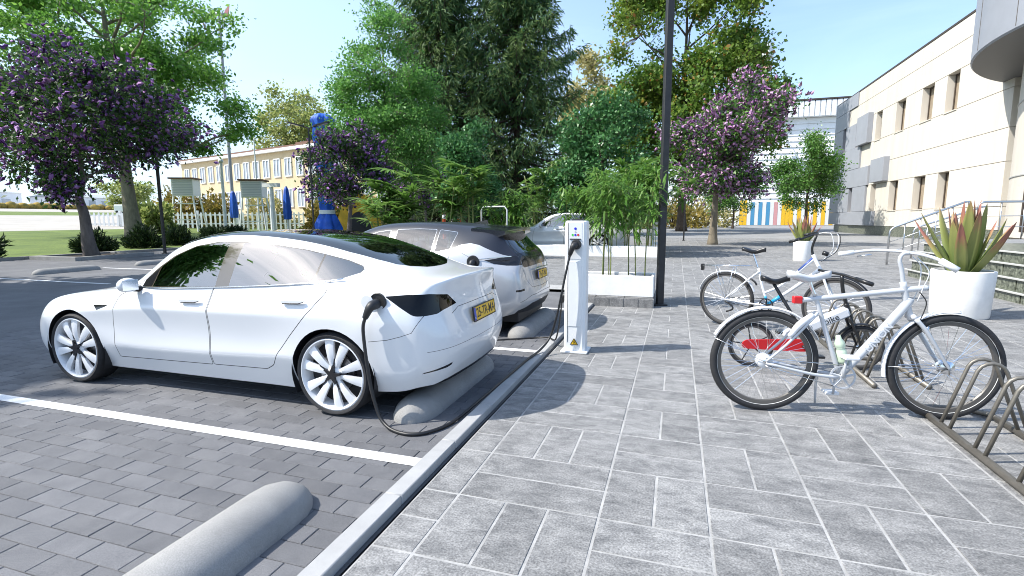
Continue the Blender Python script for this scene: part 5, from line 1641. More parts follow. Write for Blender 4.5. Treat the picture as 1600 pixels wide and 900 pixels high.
        link('headlight', region_mesh(bm, {9: 0}, 'headlight', M['lamp_clear'], sides=(s,)), None, root)
        mr = MB(); mr.ball((1.56, s * .97, 1.0), .08, .11, .075, 14, 8)
        mm = mr.build('door_mirror', M['paint_white_shaded'], root, smooth=True)
        MB().tube([(1.58, s * .80, .955), (1.57, s * .92, .97)], [.03, .025], 8).build('mirror_foot', M['plastic'], mm)
    link('windscreen', region_mesh(bm, {7: 0}, 'windscreen', M['glass_dark']), None, root)
    rg = link('rear_window', region_mesh(bm, {21: 0}, 'rear_window', M['glass_dark']), None, root)
    MB().tube([(4.07, .02, 1.10), (4.03, .14, 1.14), (3.95, .30, 1.20)], [.012, .01, .006], 6).build('rear_wiper', M['plastic'], rg)
    sp = MB()
    pr = [(3.60, .60, 1.385, 1.30), (3.86, .60, 1.368, 1.25), (4.06, .585, 1.350, 1.322)]
    vs = []; n = 9
    for x, w, zt, zb in pr:
        for j in range(n):
            t = -1 + 2 * j / (n - 1)
            vs.append((x - .10 * abs(t) ** 3, w * t, zt - .045 * t * t + .02))
        for j in range(n):
            t = 1 - 2 * j / (n - 1)
            vs.append((x - .10 * abs(t) ** 3, w * t * .99, (zb if x > 3.7 else zt - .02) - .04 * t * t))
    m2 = 2 * n
    fs = [(i * m2 + k, (i + 1) * m2 + k, (i + 1) * m2 + (k + 1) % m2, i * m2 + (k + 1) % m2) for i in range(2) for k in range(m2)]
    fs += [tuple(range(m2)), tuple(range(3 * m2 - 1, 2 * m2 - 1, -1))]
    sp.add(vs, fs)
    sp.build('roof_spoiler', M['paint_black'], root, angle=40)
    an = MB(); an.prism([(3.30, 1.425), (3.52, 1.405), (3.50, 1.47)], -.012, .012, M=xmat((0, 0, 0), (1, 0, 0), (0, 0, 1)))
    an.build('roof_antenna', M['paint_black'], root)
    arch_liner(root, .90, .372, .45, .87, .325); arch_liner(root, 3.52, .372, .45, .87, .325)
    ub = MB().box(.25, 4.15, -.62, .62, .16, .30); ub.box(1.3, 3.1, -.80, .80, .165, .27); ub.build('underbody', M['plastic'], root)
    MB().box(1.3, 3.9, -.74, .74, .27, .33).build('cabin_floor', M['seat'], root)
    for y in (-.36, .36): seat(root, 1.95, y, M['seat_pale'])
    bs = MB().box(2.72, 3.15, -.60, .60, .36, .52, bev=.05)
    bs.box(-.07, .07, -.60, .60, 0, .50, M=Matrix.Translation((3.13, 0, .47)) @ Matrix.Rotation(R(16), 4, 'Y'), bev=.05)
    for y in (-.36, .36): bs.box(3.22, 3.32, y - .13, y + .13, 1.0, 1.18, bev=.04)
    bs.build('rear_bench', M['seat_pale'], root, angle=40)
    MB().box(1.25, 1.55, -.7, .7, .66, .90, bev=.06).build('dashboard', M['seat'], root, angle=40)
    for x in (.90, 3.52):
        for s in (1, -1): make_wheel(root, x, s * .875, s, rad=.322, rimr=.235, kind='spoke', spin=.3)
    plate(root, plate_text, (4.305, 0, .742), (0, 1, 0), (1, 0, .12), w=.48, h=.11)
    ch = MB().box(4.285, 4.30, -.34, .34, .815, .835, bev=.006); ch.build('chrome_strip', M['chrome'], root)
    return root

hatch = build_hatch('hatchback', 'white hatchback with dark roof and roof spoiler, on charge in the bay behind the saloon', (-6.05, 6.85, 0), '74-JT-NL')
# ------------------------------------------------------------------ lamps, fence, shelters, poles
def street_lamp(loc, label, rz=0.0, H=6.0, w=.056, square=True):
    r = thing('street_lamp', label, 'lamp post', loc, rz, 'black two-headed lamp posts')
    p = MB()
    p.box(-w, w, -w, w, 0, H, bev=.008)
    p.build('pole', M['black_metal'], r)
    MB().box(-w * 1.9, w * 1.9, -w * 1.9, w * 1.9, 0, .025, bev=.005).build('base_plate', M['black_metal'], r)
    for s in (1, -1):
        T = Matrix.Translation((0, 0, H - .05)) @ Matrix.Rotation(0 if s > 0 else PI, 4, 'Z') @ Matrix.Rotation(R(-14), 4, 'Y')
        h = MB(); h.tube([T @ Vector((.03, 0, 0)), T @ Vector((.3, 0, .02))], .025, 6)
        h.prism([(.25, -.06), (.45, -.14), (1.0, -.13), (1.08, -.06), (1.08, .06), (1.0, .13), (.45, .14), (.25, .06)], .0, .07, M=T)
        hh = h.build('lamp_head', M['black_metal'], r)
        MB().box(.48, .98, -.10, .10, -.012, -.002, M=T).build('lens', M['lamp_clear'], hh)
    return r
street_lamp((-.235, 9.13, 0), 'nearest black square lamp post, running out of the top of the picture', R(20))
street_lamp((-21.72, 17.17, 0), 'black lamp post across the lot in front of the thick pale trunk', R(10), w=.05)
street_lamp((-17.52, 21.94, 0), 'two-headed black lamp post beside the tall blue draped column', R(17), w=.035)
street_lamp((-16.46, 30.32, 0), 'two-headed black lamp post rising behind the palms', R(17), w=.04)
street_lamp((.467, 36.74, 0), 'thin black lamp post on the plaza just left of the pale purple tree', R(0), w=.05)

fence = thing('picket_fence', 'white picket fence with posts running across behind the shrubs and the saloon', 'fence', (0, 0, 0))
fa, fb_ = Vector((-68.5, 43.8, 0)), Vector((-33.0, 55.1, 0))
fd = fb_ - fa; fl = fd.length; fu = fd.normalized(); fr = math.atan2(fd.y, fd.x)
n = int(fl / .56)
for k in range(n):
    q = fa + fu * (k * .56); z0 = slope(q.x, q.y) + .08
    MB().prism([(-.11, z0), (.11, z0), (.11, 2.28), (0, 2.42), (-.11, 2.28)], -.02, .02, M=Matrix.Translation((q.x, q.y, 0)) @ Matrix.Rotation(fr, 4, 'Z') @ xmat((0, 0, 0), (1, 0, 0), (0, 0, 1))).build('picket', M['white'], fence)
for zz in (.95, 2.0):
    MB().box(0, fl, .03, .1, zz, zz + .14, rz=fr, org=tuple(fa)).build('rail', M['white'], fence)
for k in range(9):
    q = fa + fu * (fl * k / 8); MB().box(-.13, .13, .105, .36, slope(q.x, q.y), 2.6, rz=fr, org=(q.x, q.y, 0)).build('post', M['white'], fence)

def weather_shelter(loc, label, s=1.0):
    r = thing('weather_shelter', label, 'weather shelter', loc, R(25), 'white louvred weather shelters')
    b = MB(); b.box(-1.05, 1.05, -.85, .85, 3.75, 5.45); b.build('box', M['white'], r)
    lv = MB()
    for k in range(9):
        z = 3.85 + k * .17
        lv.box(-.95, .95, -.90, -.855, z, z + .1); lv.box(-.95, .95, .855, .90, z, z + .1)
    o = lv.build('louvres', mat('louvre_white', (.55, .57, .6), .6), r)
    MB().box(-1.25, 1.25, -1.05, 1.05, 5.47, 5.62).build('roof', M['roof_brown'], r)
    for sx in (-1, 1):
        for sy in (-1, 1):
            MB().tube([(sx * .95, sy * .75, 3.75), (sx * 1.35, sy * 1.1, .0)], .09, 5).build('leg', M['white'], r)
    for z, f in ((2.9, 1.05), (1.2, 1.24)):
        MB().box(-f, f, -.05, .05, z, z + .12).build('brace', M['white'], r)
weather_shelter((-49.8, 42.4, .25), 'left white louvred weather shelter on a splayed stand behind the fence')
weather_shelter((-42.9, 44.55, .05), 'right white louvred weather shelter on a splayed stand behind the fence')

mast = thing('wind_mast', 'tall thin mast carrying a wind vane with a pale red tail fin', 'wind mast', (-58.6, 56.9, -.55), R(10))
M['mast_grey'] = mat('weathered_grey_metal', (.30, .31, .33), .5)
MB().tube([(0, 0, 0), (0, 0, 28.6)], [.24, .17], 8).build('pole', M['mast_grey'], mast)
v = MB(); v.tube([(-1.3, 0, 28.9), (-1.0, 0, 28.95), (.2, 0, 28.9), (1.2, 0, 28.85)], [.08, .26, .24, .10], 8); v.build('vane_body', M['mast_grey'], mast, smooth=True)
MB().prism([(.5, 28.6), (1.3, 28.4), (1.6, 29.9), (1.1, 29.6)], -.03, .03, M=xmat((0, 0, 0), (1, 0, 0), (0, 0, 1))).build('tail_fin', mat('faded_red', (.5, .2, .2), .6), mast)
pr = MB()
for k in range(4): pr.box(-1.16, -1.10, -.08, .08, .1, .75, M=Matrix.Translation((-.15, 0, 28.9)) @ Matrix.Rotation(k * PI / 2 + .4, 4, 'X'))
pr.build('propeller', M['mast_grey'], mast)
def pole(name, loc, h, r, label, top=None):
    t = thing(name, label, 'pole', loc)
    MB().tube([(0, 0, 0), (0, 0, h)], [r, r * .75], 8).build('shaft', M['white'], t)
    if top: MB().box(-top, top, -.2, .2, h, h + .35).build('cap', M['white'], t)
    else: MB().ball((0, 0, h + .05), r * 1.4, n=8, m=6).build('cap', M['white'], t)
pole('white_pole', (-41.87, 39.59, 0), 7.0, .17, 'white pole standing between the two weather shelters')
pole('white_pillar', (-37.42, 41.01, 0), 4.6, .26, 'stout white pillar with a flat cap right of the second weather shelter', .9)
pole('white_pole', (-46.47, 48.71, .1), 10.4, .10, 'thin tall white pole above the second weather shelter')

# blue draped column, closed parasols, arch tent, posts
M['blue'] = mat('blue_fabric', (.012, .10, .52), rough=.6, var=.25, scale=1.5)
def draped(name, label, cat, loc, prof, folds, amp, m, n=48, group=None, band=None):
    vs = []; 
    for r_, z in prof:
        for k in range(n):
            a = 2 * PI * k / n
            rr = r_ * (1 + amp * math.sin(folds * a + z * .35) + amp * .5 * math.sin(folds * 2.3 * a - z))
            vs.append((rr * math.cos(a), rr * math.sin(a), z))
    fs = [(i * n + k, i * n + (k + 1) % n, (i + 1) * n + (k + 1) % n, (i + 1) * n + k) for i in range(len(prof) - 1) for k in range(n)]
    fs.append(tuple((len(prof) - 1) * n + k for k in range(n)))
    t = thing(name, label, cat, loc, 0, group)
    MB().add(vs, fs).build('cover', m, t, smooth=True)
    MB().tube([(0, 0, 0), (0, 0, prof[-1][1])], .12, 8).build('pole', M['white'], t)
    if band:
        MB().lathe([(band[0], band[1]), (band[0], band[2])], 32).build('tie_band', M['white'], t, smooth=True)
draped('draped_column', 'tall column wrapped in blue fabric, flared skirt at its foot, left of the ash tree', 'draped column', (-29.14, 38.35, 0), [(1.35, .05), (1.15, .8), (.75, 1.7), (.52, 2.1), (.62, 2.5), (.70, 4), (.62, 5.2), (.72, 6.4), (.66, 7.6), (.80, 8.6), (.70, 9.2), (.92, 9.8), (.8, 10.1), (.55, 10.35), (.2, 10.4)], 6, .13, M['blue'], band=(.68, 1.95, 2.3))
draped('closed_parasol', 'closed blue parasol behind the fence left of the two-headed lamp', 'parasol', (-39.66, 45.58, 0), [(.35, 1.5), (.42, 2.2), (.34, 3.6), (.22, 4.6), (.08, 5.0)], 6, .12, M['blue'], 32, 'closed blue parasols')
draped('closed_parasol', 'closed blue parasol half hidden behind the second weather shelter', 'parasol', (-47.53, 46.25, 0), [(.35, 1.7), (.42, 2.4), (.34, 3.6), (.22, 4.4), (.08, 4.7)], 6, .12, M['blue'], 32, 'closed blue parasols')
at_ = thing('arch_tent', 'yellow rounded tent behind the round purple tree', 'tent', (-28.94, 43.71, 0), R(15))
tn = MB()
for i in range(2):
    pass
pts = [(2.2 * math.cos(PI * k / 14), 3.9 * math.sin(PI * k / 14)) for k in range(15)]
tn.prism(pts, -1.6, 1.6, M=xmat((0, 0, 0), (1, 0, 0), (0, 0, 1)))
tn.build('cover', mat('yellow_fabric', (.72, .42, .02), .6, var=.1), at_, angle=30)
MB().prism([(1.2 * math.cos(PI * k / 10), .02 + 2.2 * math.sin(PI * k / 10)) for k in range(11)], 1.602, 1.62, M=xmat((0, 0, 0), (1, 0, 0), (0, 0, 1))).build('opening', M['plastic'], at_)
for k, (x, y, lab) in enumerate([(-10.79, 23.02, 'left orange-red marker post behind the hatchback'), (-10.08, 23.25, 'right orange-red marker post behind the hatchback')]):
    t = thing('marker_post', lab, 'marker post', (x, y, 0), 0, 'orange-red marker posts')
    MB().lathe([(.22, 0), (.22, .06), (.09, .1), (.075, 2.0), (.11, 2.05), (.10, 2.3), (0, 2.35)], 14).build('shaft', mat('orange_red', (.6, .10, .03), .5), t, angle=40)
    MB().lathe([(.082, 1.5), (.082, 1.7)], 14).build('band', M['white'], t)
kv = thing('delivery_van', 'tiny red and white van parked far off beside the thick pale trunk', 'van', (-153, 110, 3.4), R(20))
MB().box(-2.6, 1.2, -1, 1, .45, 2.5, bev=.15).build('body', M['white'], kv); MB().box(1.2, 2.4, -.95, .95, .45, 1.9, bev=.2).build('cab', mat('van_red', (.6, .05, .04), .4), kv)
for x in (-1.7, 1.5):
    for y in (-.95, .95): MB().lathe([(0, -.12), (.42, -.12), (.42, .12), (0, .12)], 14, M=xmat((x, y, .42), (1, 0, 0), (0, 0, 1))).build('wheel', M['tyre'], kv)

# ------------------------------------------------------------------ planters, bamboo, palms, agaves
def box_planter(x0, x1, y0, y1, z0, h, label):
    t = thing('box_planter', label, 'planter', ((x0 + x1) / 2, (y0 + y1) / 2, z0), 0, 'long white box planters')
    w, d = (x1 - x0) / 2, (y1 - y0) / 2
    b = MB()
    b.box(-w, w, -d, -d + .05, 0, h, bev=.012); b.box(-w, w, d - .05, d, 0, h, bev=.012)
    b.box(-w, -w + .05, -d + .051, d - .051, 0, h, bev=.012); b.box(w - .05, w, -d + .051, d - .051, 0, h, bev=.012)
    b.build('trough', M['white_planter'], t)
    MB().box(-w + .05, w - .05, -d + .05, d - .05, .02, h - .06).build('soil', M['soil'], t)
    return t
plinth = thing('planter_plinth', 'low tiled step under the front white planter, behind the charging post', 'plinth', (-.98, 9.42, 0))
MB().box(-.78, .66, -.66, .78, -.1, .15).build('step_core', M['joint'], plinth)
for k in range(6):
    MB().box(-.785 + k * .241, -.785 + k * .241 + .228, -.675, -.66, -.02, .148, bev=.003).build('tile', M['tile'], plinth)
for j in range(3):
    for k in range(3):
        MB().box(-.78 + k * .482, -.78 + k * .482 + .47, -.655 + j * .48, -.655 + j * .48 + .468, .15, .165, bev=.003).build('tile', M['tile'], plinth)
box_planter(-1.62, -.33, 8.83, 9.45, .165, .36, 'front white box planter with thin bamboo canes, right behind the charging post')
box_planter(-7.5, -.55, 20.3, 21.1, 0, .42, 'long rear white box planter beyond the paved gap behind the bamboo')

def lance_leaves(P, D, L, W, rg, droop=.5, seg=4):
    """arching strap leaves: strips of quads"""
    n = len(P); D = unit(D)
    S = unit(np.cross(D, np.array([0, 0, 1.0])[None] + rg.normal(scale=.15, size=(n, 3))))
    rows = []
    for i in range(seg + 1):
        t = i / seg
        w = W * (math.sin(PI * min(.96, .12 + .86 * t)) ** .8)
        c = P + D * (L * t)[:, None] + np.array([0, 0, -1.0]) * (L * droop * t * t)[:, None]
        rows.append(c - S * w[:, None]); rows.append(c + S * w[:, None])
    V = np.stack(rows, 1).reshape(-1, 3)
    m = 2 * (seg + 1)
    base = (np.arange(n) * m)[:, None]
    Q = np.concatenate([base + np.array([[2 * i, 2 * i + 1, 2 * i + 3, 2 * i + 2]]) for i in range(seg)])
    return V, Q

def bamboo(loc, label, n, spread, h, seed, lean=.25, leafh=.45, cat='bamboo', leaf=(.20, .013), per=46, m=None, name='bamboo', group='bamboo plants in the planters', zb=.0):
    rg = np.random.default_rng(seed)
    t = thing(name, label, cat, loc, 0, group)
    Ps = []; Ds = []
    for k in range(n):
        x, y = rg.uniform(-spread[0], spread[0]), rg.uniform(-spread[1], spread[1])
        hh = h * rg.uniform(.75, 1.08)
        lx, ly = rg.normal(scale=lean, size=2)
        path = smooth_path([(x, y, zb), (x + lx * .1, y + ly * .1, hh * .4), (x + lx * .45, y + ly * .45, hh * .75), (x + lx, y + ly, hh)], 4)
        c = MB(); c.tube(path, np.linspace(.011, .004, len(path)), 6)
        for i in range(1, len(path), 2): c.ball(tuple(path[i]), .0135, .0135, .008, 6, 4)
        c.build('cane', M['cane'], t, smooth=True)
        arr = np.array([tuple(p) for p in path])
        q = per
        tt = rg.uniform(leafh, 1, q) ** .8
        ii = np.clip(tt * (len(arr) - 1), 0, len(arr) - 1.001); i0 = ii.astype(int)
        p = arr[i0] * (1 - (ii - i0))[:, None] + arr[i0 + 1] * (ii - i0)[:, None]
        a = rg.uniform(0, 6.283, q); br = rg.uniform(.03, .34, q)
        u = np.stack([np.cos(a), np.sin(a), rg.uniform(-.1, .6, q)], 1)
        p = p + u * br[:, None]
        for j in range(3):
            Ps.append(p + rg.normal(scale=.02, size=p.shape)); Ds.append(u + rg.normal(scale=.55, size=u.shape) + np.array([0, 0, -.15]))
    Ps = np.concatenate(Ps); Ds = np.concatenate(Ds)
    L = leaf[0] * rg.uniform(.6, 1.3, len(Ps))
    V, Q = lance_leaves(Ps, Ds, L, L * leaf[1] / leaf[0], rg, .35, 3)
    tri_mesh('foliage', V, Q, m or LM['bamboo'], t)
    return t
for k, (x, w) in enumerate([(-1.38, .18), (-.98, .20), (-.58, .18)]):
    bamboo((x, 9.14, .40), ['bamboo at the left end of the front white planter', 'bamboo in the middle of the front white planter', 'bamboo at the right end of the front white planter, by the lamp post'][k], 3 if k else 2, (w, .16), 1.72 + .1 * k, 101 + k, .22, .34, per=62, leaf=(.165, .0165))
for k in (0, 2, 3, 4):
    bamboo((-6.6 + k * 1.32, 20.7, .34), ['bamboo at the left end of the rear planter', 'bamboo second from the left in the rear planter', 'bamboo in the middle of the rear planter', 'bamboo just left of centre behind the charging post in the rear planter', 'bamboo at the right end of the rear planter'][k], [7, 5, 4, 9, 11][k], (.62, .26), [2.2, 1.5, 2.5, 2.8, 3.0][k], 120 + k, .4, .25, leaf=(.36, .036), per=46)

def palm(loc, label, n, h, seed, L=.95):
    rg = np.random.default_rng(seed)
    t = thing('lady_palm', label, 'palm', loc, 0, 'fan palms behind the hatchback')
    Ps = []; Ds = []; Ls = []
    for k in range(n):
        x, y = rg.normal(scale=.38, size=2); hh = h * rg.uniform(.55, 1.05); lx, ly = rg.normal(scale=.3, size=2)
        MB().tube(smooth_path([(x, y, 0), (x + lx * .3, y + ly * .3, hh * .5), (x + lx, y + ly, hh)], 4), .022, 6).build('stem', M['cane'], t, smooth=True)
        for f in range(5):
            a = rg.uniform(0, 6.283); o = np.array([x + lx, y + ly, hh * (1 - .1 * f)])
            hub = o + np.array([math.cos(a), math.sin(a), .55]) * rg.uniform(.2, .45)
            ax = np.array([math.cos(a), math.sin(a), rg.uniform(.1, .9)])
            sd = np.array([-math.sin(a), math.cos(a), 0]); up_ = np.cross(ax, sd)
            for j in range(13):
                an = R(-115 + 230 * j / 12)
                Ps.append(hub); Ds.append(ax * math.cos(an) + sd * math.sin(an) + np.array([0, 0, .12])); Ls.append(L * rg.uniform(.7, 1.1) * (1 - .25 * abs(an) / 2))
    Ls = np.array(Ls)
    V, Q = lance_leaves(np.array(Ps), np.array(Ds), Ls, Ls * .068, rg, .32, 4)
    tri_mesh('fronds', V, Q, LM['palm'], t)
for k, (x, y, n, h, lab) in enumerate([(-10.6, 17.4, 7, 2.9, 'fan palm clump at the left, beside the round purple tree'), (-9.55, 17.7, 8, 3.1, 'fan palm clump in front of the two-headed lamp behind the hatchback'),
                                      (-8.0, 18.5, 8, 3.2, 'fan palm clump between the two dark glossy trees'), (-6.6, 26.0, 8, 4.2, 'fan palm clump left of the charging post'), (-4.9, 26.6, 8, 4.2, 'fan palm clump just behind the charging post'),
                                      (-1.4, 22.6, 8, 3.6, 'fan palm clump left of the near black lamp post')]):
    palm((x, y, 0), lab, n, h, 140 + k)
tr_ = thing('trellis', 'narrow white slatted trellis at the end of the rear planter by the lamp post', 'trellis', (-.72, 21.3, 0), 0)
for x in (-.16, .16): MB().box(x - .03, x + .03, -.03, .03, 0, 1.62).build('post', M['white'], tr_)
for k in range(7): MB().box(-.13, .13, -.014, .014, .25 + k * .2, .36 + k * .2).build('slat', M['white'], tr_)
tr2 = thing('goal_frame', 'white tubular frame standing among the palms behind the hatchback', 'frame', (-7.1, 19.9, 0), 0)
MB().tube([(-.55, 0, 0), (-.55, 0, 1.85), (-.45, 0, 1.98), (.45, 0, 1.98), (.55, 0, 1.85), (.55, 0, 0)], .03, 8).build('bar', M['white'], tr2, smooth=True)

# agaves in round pots
def agave_mat():
    m = bpy.data.materials.new('agave_leaf'); m.use_nodes = True
    nt = m.node_tree; p = nt.nodes['Principled BSDF']
    uv = nt.nodes.new('ShaderNodeUVMap'); sp = nt.nodes.new('ShaderNodeSeparateXYZ'); nt.links.new(uv.outputs[0], sp.inputs[0])
    oi = nt.nodes.new('ShaderNodeObjectInfo')
    ad = nt.nodes.new('ShaderNodeMath'); ad.operation = 'MULTIPLY_ADD'; ad.inputs[1].default_value = .5; ad.inputs[2].default_value = -.34
    nt.links.new(oi.outputs['Random'], ad.inputs[0])
    a2 = nt.nodes.new('ShaderNodeMath'); a2.operation = 'ADD'; nt.links.new(sp.outputs['Y'], a2.inputs[0]); nt.links.new(ad.outputs[0], a2.inputs[1])
    n = nt.nodes.new('ShaderNodeTexNoise'); n.inputs['Scale'].default_value = 6; n.inputs['Detail'].default_value = 5
    a3 = nt.nodes.new('ShaderNodeMath'); a3.operation = 'MULTIPLY_ADD'; a3.inputs[1].default_value = .35; nt.links.new(n.outputs['Fac'], a3.inputs[0]); nt.links.new(a2.outputs[0], a3.inputs[2])
    rp = nt.nodes.new('ShaderNodeValToRGB'); el = rp.color_ramp.elements
    el[0].position = .25; el[0].color = (.15, .20, .06, 1)
    e = el.new(.74); e.color = (.24, .25, .08, 1)
    e = el.new(.95); e.color = (.34, .17, .10, 1)
    el[-1].position = 1.1 if False else 1.0; el[-1].color = (.31, .13, .10, 1)
    nt.links.new(a3.outputs[0], rp.inputs['Fac']); nt.links.new(rp.outputs['Color'], p.inputs['Base Color'])
    p.inputs['Roughness'].default_value = .45; p.inputs['Specular IOR Level'].default_value = .35
    return m
M['agave'] = agave_mat()
def agave_leaf_mesh(L, W, curl, seed):
    rg = random.Random(seed); seg = 12; cols = 4
    vs = []; uv = []
    for i in range(seg + 1):
        t = i / seg
        w = W * (1 - t) ** .62 * (.62 + .62 * math.sin(PI * min(1, t * 1.15) * .62)) if t < 1 else 0.001
        th = .018 * (1 - t) + .001
        x = curl * L * t * t; z = L * t
        for s, off in ((1, th), (-1, -th)):
            for j in range(cols + 1):
                v = -1 + 2 * j / cols
                vs.append((s * 0 + x + off * (1 - v * v * .9) - .35 * w * (1 - v * v) + .02, w * v, z)); uv.append((j / cols, t))
    m_ = 2 * (cols + 1); fs = []
    for i in range(seg):
        a = i * m_; b_ = a + m_
        for j in range(cols):
            fs.append((a + j, a + j + 1, b_ + j + 1, b_ + j))
            fs.append((a + cols + 1 + j + 1, a + cols + 1 + j, b_ + cols + 1 + j, b_ + cols + 1 + j + 1))
        fs.append((a, b_, b_ + cols + 1, a + cols + 1)); fs.append((a + cols, a + 2 * cols + 1, b_ + 2 * cols + 1, b_ + cols))
    me = bpy.data.meshes.new('leaf'); me.from_pydata(vs, [], fs)
    u = me.uv_layers.new(name='UVMap')
    for lp in me.loops: u.data[lp.index].uv = uv[lp.vertex_index]
    me.polygons.foreach_set('use_smooth', [True] * len(fs)); me.materials.append(M['agave']); me.update()
    return me
def agave_pot(loc, pot_label, plant_label, rad, h, L, seed):
    p = thing('round_pot', pot_label, 'plant pot', loc, 0, 'round white plant pots')
    prof = [(0, 0.0), (rad * .90, 0), (rad * .93, .02), (rad, h - .03), (rad + .0, h - .008), (rad - .012, h), (rad - .04, h), (rad - .05, h - .02), (rad - .06, h * .5)]
    MB().lathe(prof, 64).build('pot', M['white_planter'], p, angle=50)
    MB().lathe([(0, h - .07), (rad - .052, h - .075)], 32).build('soil', M['soil'], p)
    rg = random.Random(seed)
    a = thing('agave', plant_label, 'agave', (loc[0], loc[1], loc[2] + h - .09), 0, 'agaves in round pots')
    n = 24
    for k in range(n):
        f = k / n
        ang = k * 2.39996 + rg.uniform(-.15, .15)
        tilt = R(3 + 40 * f ** 1.3 + rg.uniform(-4, 4))
        ll = L * (1.0 - .10 * f) * rg.uniform(.85, 1.1)
        me = agave_leaf_mesh(ll, .095 * L / .95 * rg.uniform(.85, 1.1), rg.uniform(-.10, .02) - .06 * f, k)
        o = bpy.data.objects.new('leaf', me); C.objects.link(o); o.parent = a
        o.location = (.07 * math.cos(ang) * (.3 + f), .07 * math.sin(ang) * (.3 + f), 0)
        o.rotation_euler = (0, tilt, ang)
agave_pot((4.14, 9.42, 0), 'large round white pot standing by the marble steps', 'large agave with red-tipped leaves in the big white pot by the steps', .385, .70, 1.08, 5)
agave_pot((4.24, 20.3, 0), 'smaller round white pot in the distance behind the white and blue bicycle', 'far agave in the small white pot behind the white and blue bicycle', .31, .70, .95, 9)
# ------------------------------------------------------------------ charging post and cables
cp = thing('charging_post', 'white charging post with indicator dots and a warning triangle beside the kerb', 'charging post', (-1.04, 5.63, 0))
w, d, c_ = .118, .105, .028
oct_ = [(-w + c_, -d), (w - c_, -d), (w, -d + c_), (w, d - c_), (w - c_, d), (-w + c_, d), (-w, d - c_), (-w, -d + c_)]
b = MB()
n8 = len(oct_)
lv = [(0.02, 1.0, 0), (1.425, 1.0, 0), (1.447, .97, 0), (1.46, .88, 0)]
vs = [(x * s, y * s, z) for z, s, _ in lv for x, y in oct_]
fs = [(i * n8 + k, i * n8 + (k + 1) % n8, (i + 1) * n8 + (k + 1) % n8, (i + 1) * n8 + k) for i in range(3) for k in range(n8)] + [tuple(range(3 * n8, 4 * n8))]
b.add(vs, fs); b.build('housing', M['white'], cp)
MB().box(-.15, .15, -.14, .14, 0, .025, bev=.006).build('base_plate', M['white'], cp)
MB().prism([(-.05, -.045), (.05, -.045), (.06, 0), (.05, .045), (-.05, .045), (-.06, 0)], 1.455, 1.478).build('aerial_cap', M['plastic'], cp)
fp = MB().box(-.072, .072, -d - .006, -d + .01, .30, 1.02, bev=.004).build('front_panel', M['white'], cp)
MB().box(-.074, .074, -d - .003, -d + .01, 1.045, 1.44, bev=.003).build('display_panel', mat('satin_white_panel', (.70, .71, .72), .3), cp)
MB().box(-.078, -.074, -d - .004, -d + .01, .12, 1.44).build('side_groove', M['gap'], cp)
def dot(x, z, col, r=.012):
    MB().lathe([(0, .0), (r, 0), (r, -.003)], 14, M=xmat((x, -d - .0055, z), (1, 0, 0), (0, 0, 1))).build('indicator', mat('indicator', col, .3), cp)
dot(0, 1.375, (.02, .03, .55), .014); dot(0, 1.34, (.45, .45, .47), .010)
dot(-.03, 1.308, (.05, .5, .05)); dot(0, 1.308, (.02, .03, .55)); dot(.03, 1.308, (.55, .02, .03))
sk = MB(); sk.lathe([(.0, .03), (.048, .03), (.055, .018), (.055, -.006)], 24, M=xmat((.012, -d - .008, 1.205), (1, 0, 0), (0, 0, 1), (0, -1, 0)))
sk.build('socket', M['plastic'], cp, angle=40)
MB().box(-.06, .06, -d - .012, -d, 1.258, 1.268).build('socket_hood', M['plastic'], cp)
wl = MB(); wl.prism([(-.042, .095), (.042, .095), (0, .165)], 0, .002, M=xmat((0, -d - .0025, 0), (1, 0, 0), (0, 0, 1), (0, -1, 0)))
ws = wl.build('warning_sign', M['plate_y'], cp)
e = MB()
tri = [(-.042, .095), (.042, .095), (0, .165)]
for i in range(3):
    a, b_ = Vector(tri[i]), Vector(tri[(i + 1) % 3]); e.tube([(a.x, -d - .0045, a.y), (b_.x, -d - .0045, b_.y)], .0032, 4)
e.build('sign_border', M['ink'], ws)
MB().prism([(.008, .150), (-.012, .122), (.0, .122), (-.006, .102), (.013, .128), (.002, .128)], .0022, .0035, M=xmat((0, -d - .0025, 0), (1, 0, 0), (0, 0, 1), (0, -1, 0))).build('lightning_bolt', M['ink'], ws)

M['cable'] = mat('black_cable_rubber', (.014, .014, .015), rough=.45)
def cable(pts, r, label, n=10, ends=True):
    t = thing('charging_cable', label, 'charging cable', (0, 0, 0), 0, 'charging cables')
    MB().tube(smooth_path(pts, n), r, 8).build('cable', M['cable'], t, smooth=True)
    return t
def plug(t, a, b_, c__):
    """gun-shaped plug: nose at a, bend at b, cable end at c"""
    p = MB()
    P = smooth_path([a, b_, c__], 6)
    p.tube(P, np.concatenate([np.full(4, .036), np.linspace(.036, .021, len(P) - 4)]), 12)
    o = p.build('plug', M['plastic'], t, smooth=True)
    return o
ch = cable([(-1.085, 5.475, 1.10), (-1.115, 5.45, .95), (-1.16, 5.43, .70), (-1.215, 5.42, .42), (-1.285, 5.40, .19), (-1.36, 5.25, .075), (-1.405, 4.90, .058), (-1.418, 4.42, .058), (-1.45, 3.75, .045), (-1.50, 3.30, .016), (-1.585, 3.075, .015), (-1.70, 2.995, .015), (-1.84, 3.02, .016), (-1.94, 3.06, .045), (-1.995, 3.08, .11), (-2.04, 3.08, .265), (-2.066, 3.08, .43), (-2.09, 3.085, .64), (-2.09, 3.085, .735), (-2.07, 3.09, .80)], .0125, 'thick black charging cable looping from the post along the kerb to the front saloon')
plug(ch, (-1.028, 5.505, 1.205), (-1.05, 5.45, 1.185), (-1.087, 5.473, 1.095))
plug(ch, (-2.022, 3.165, .885), (-2.03, 3.09, .868), (-2.075, 3.088, .79))
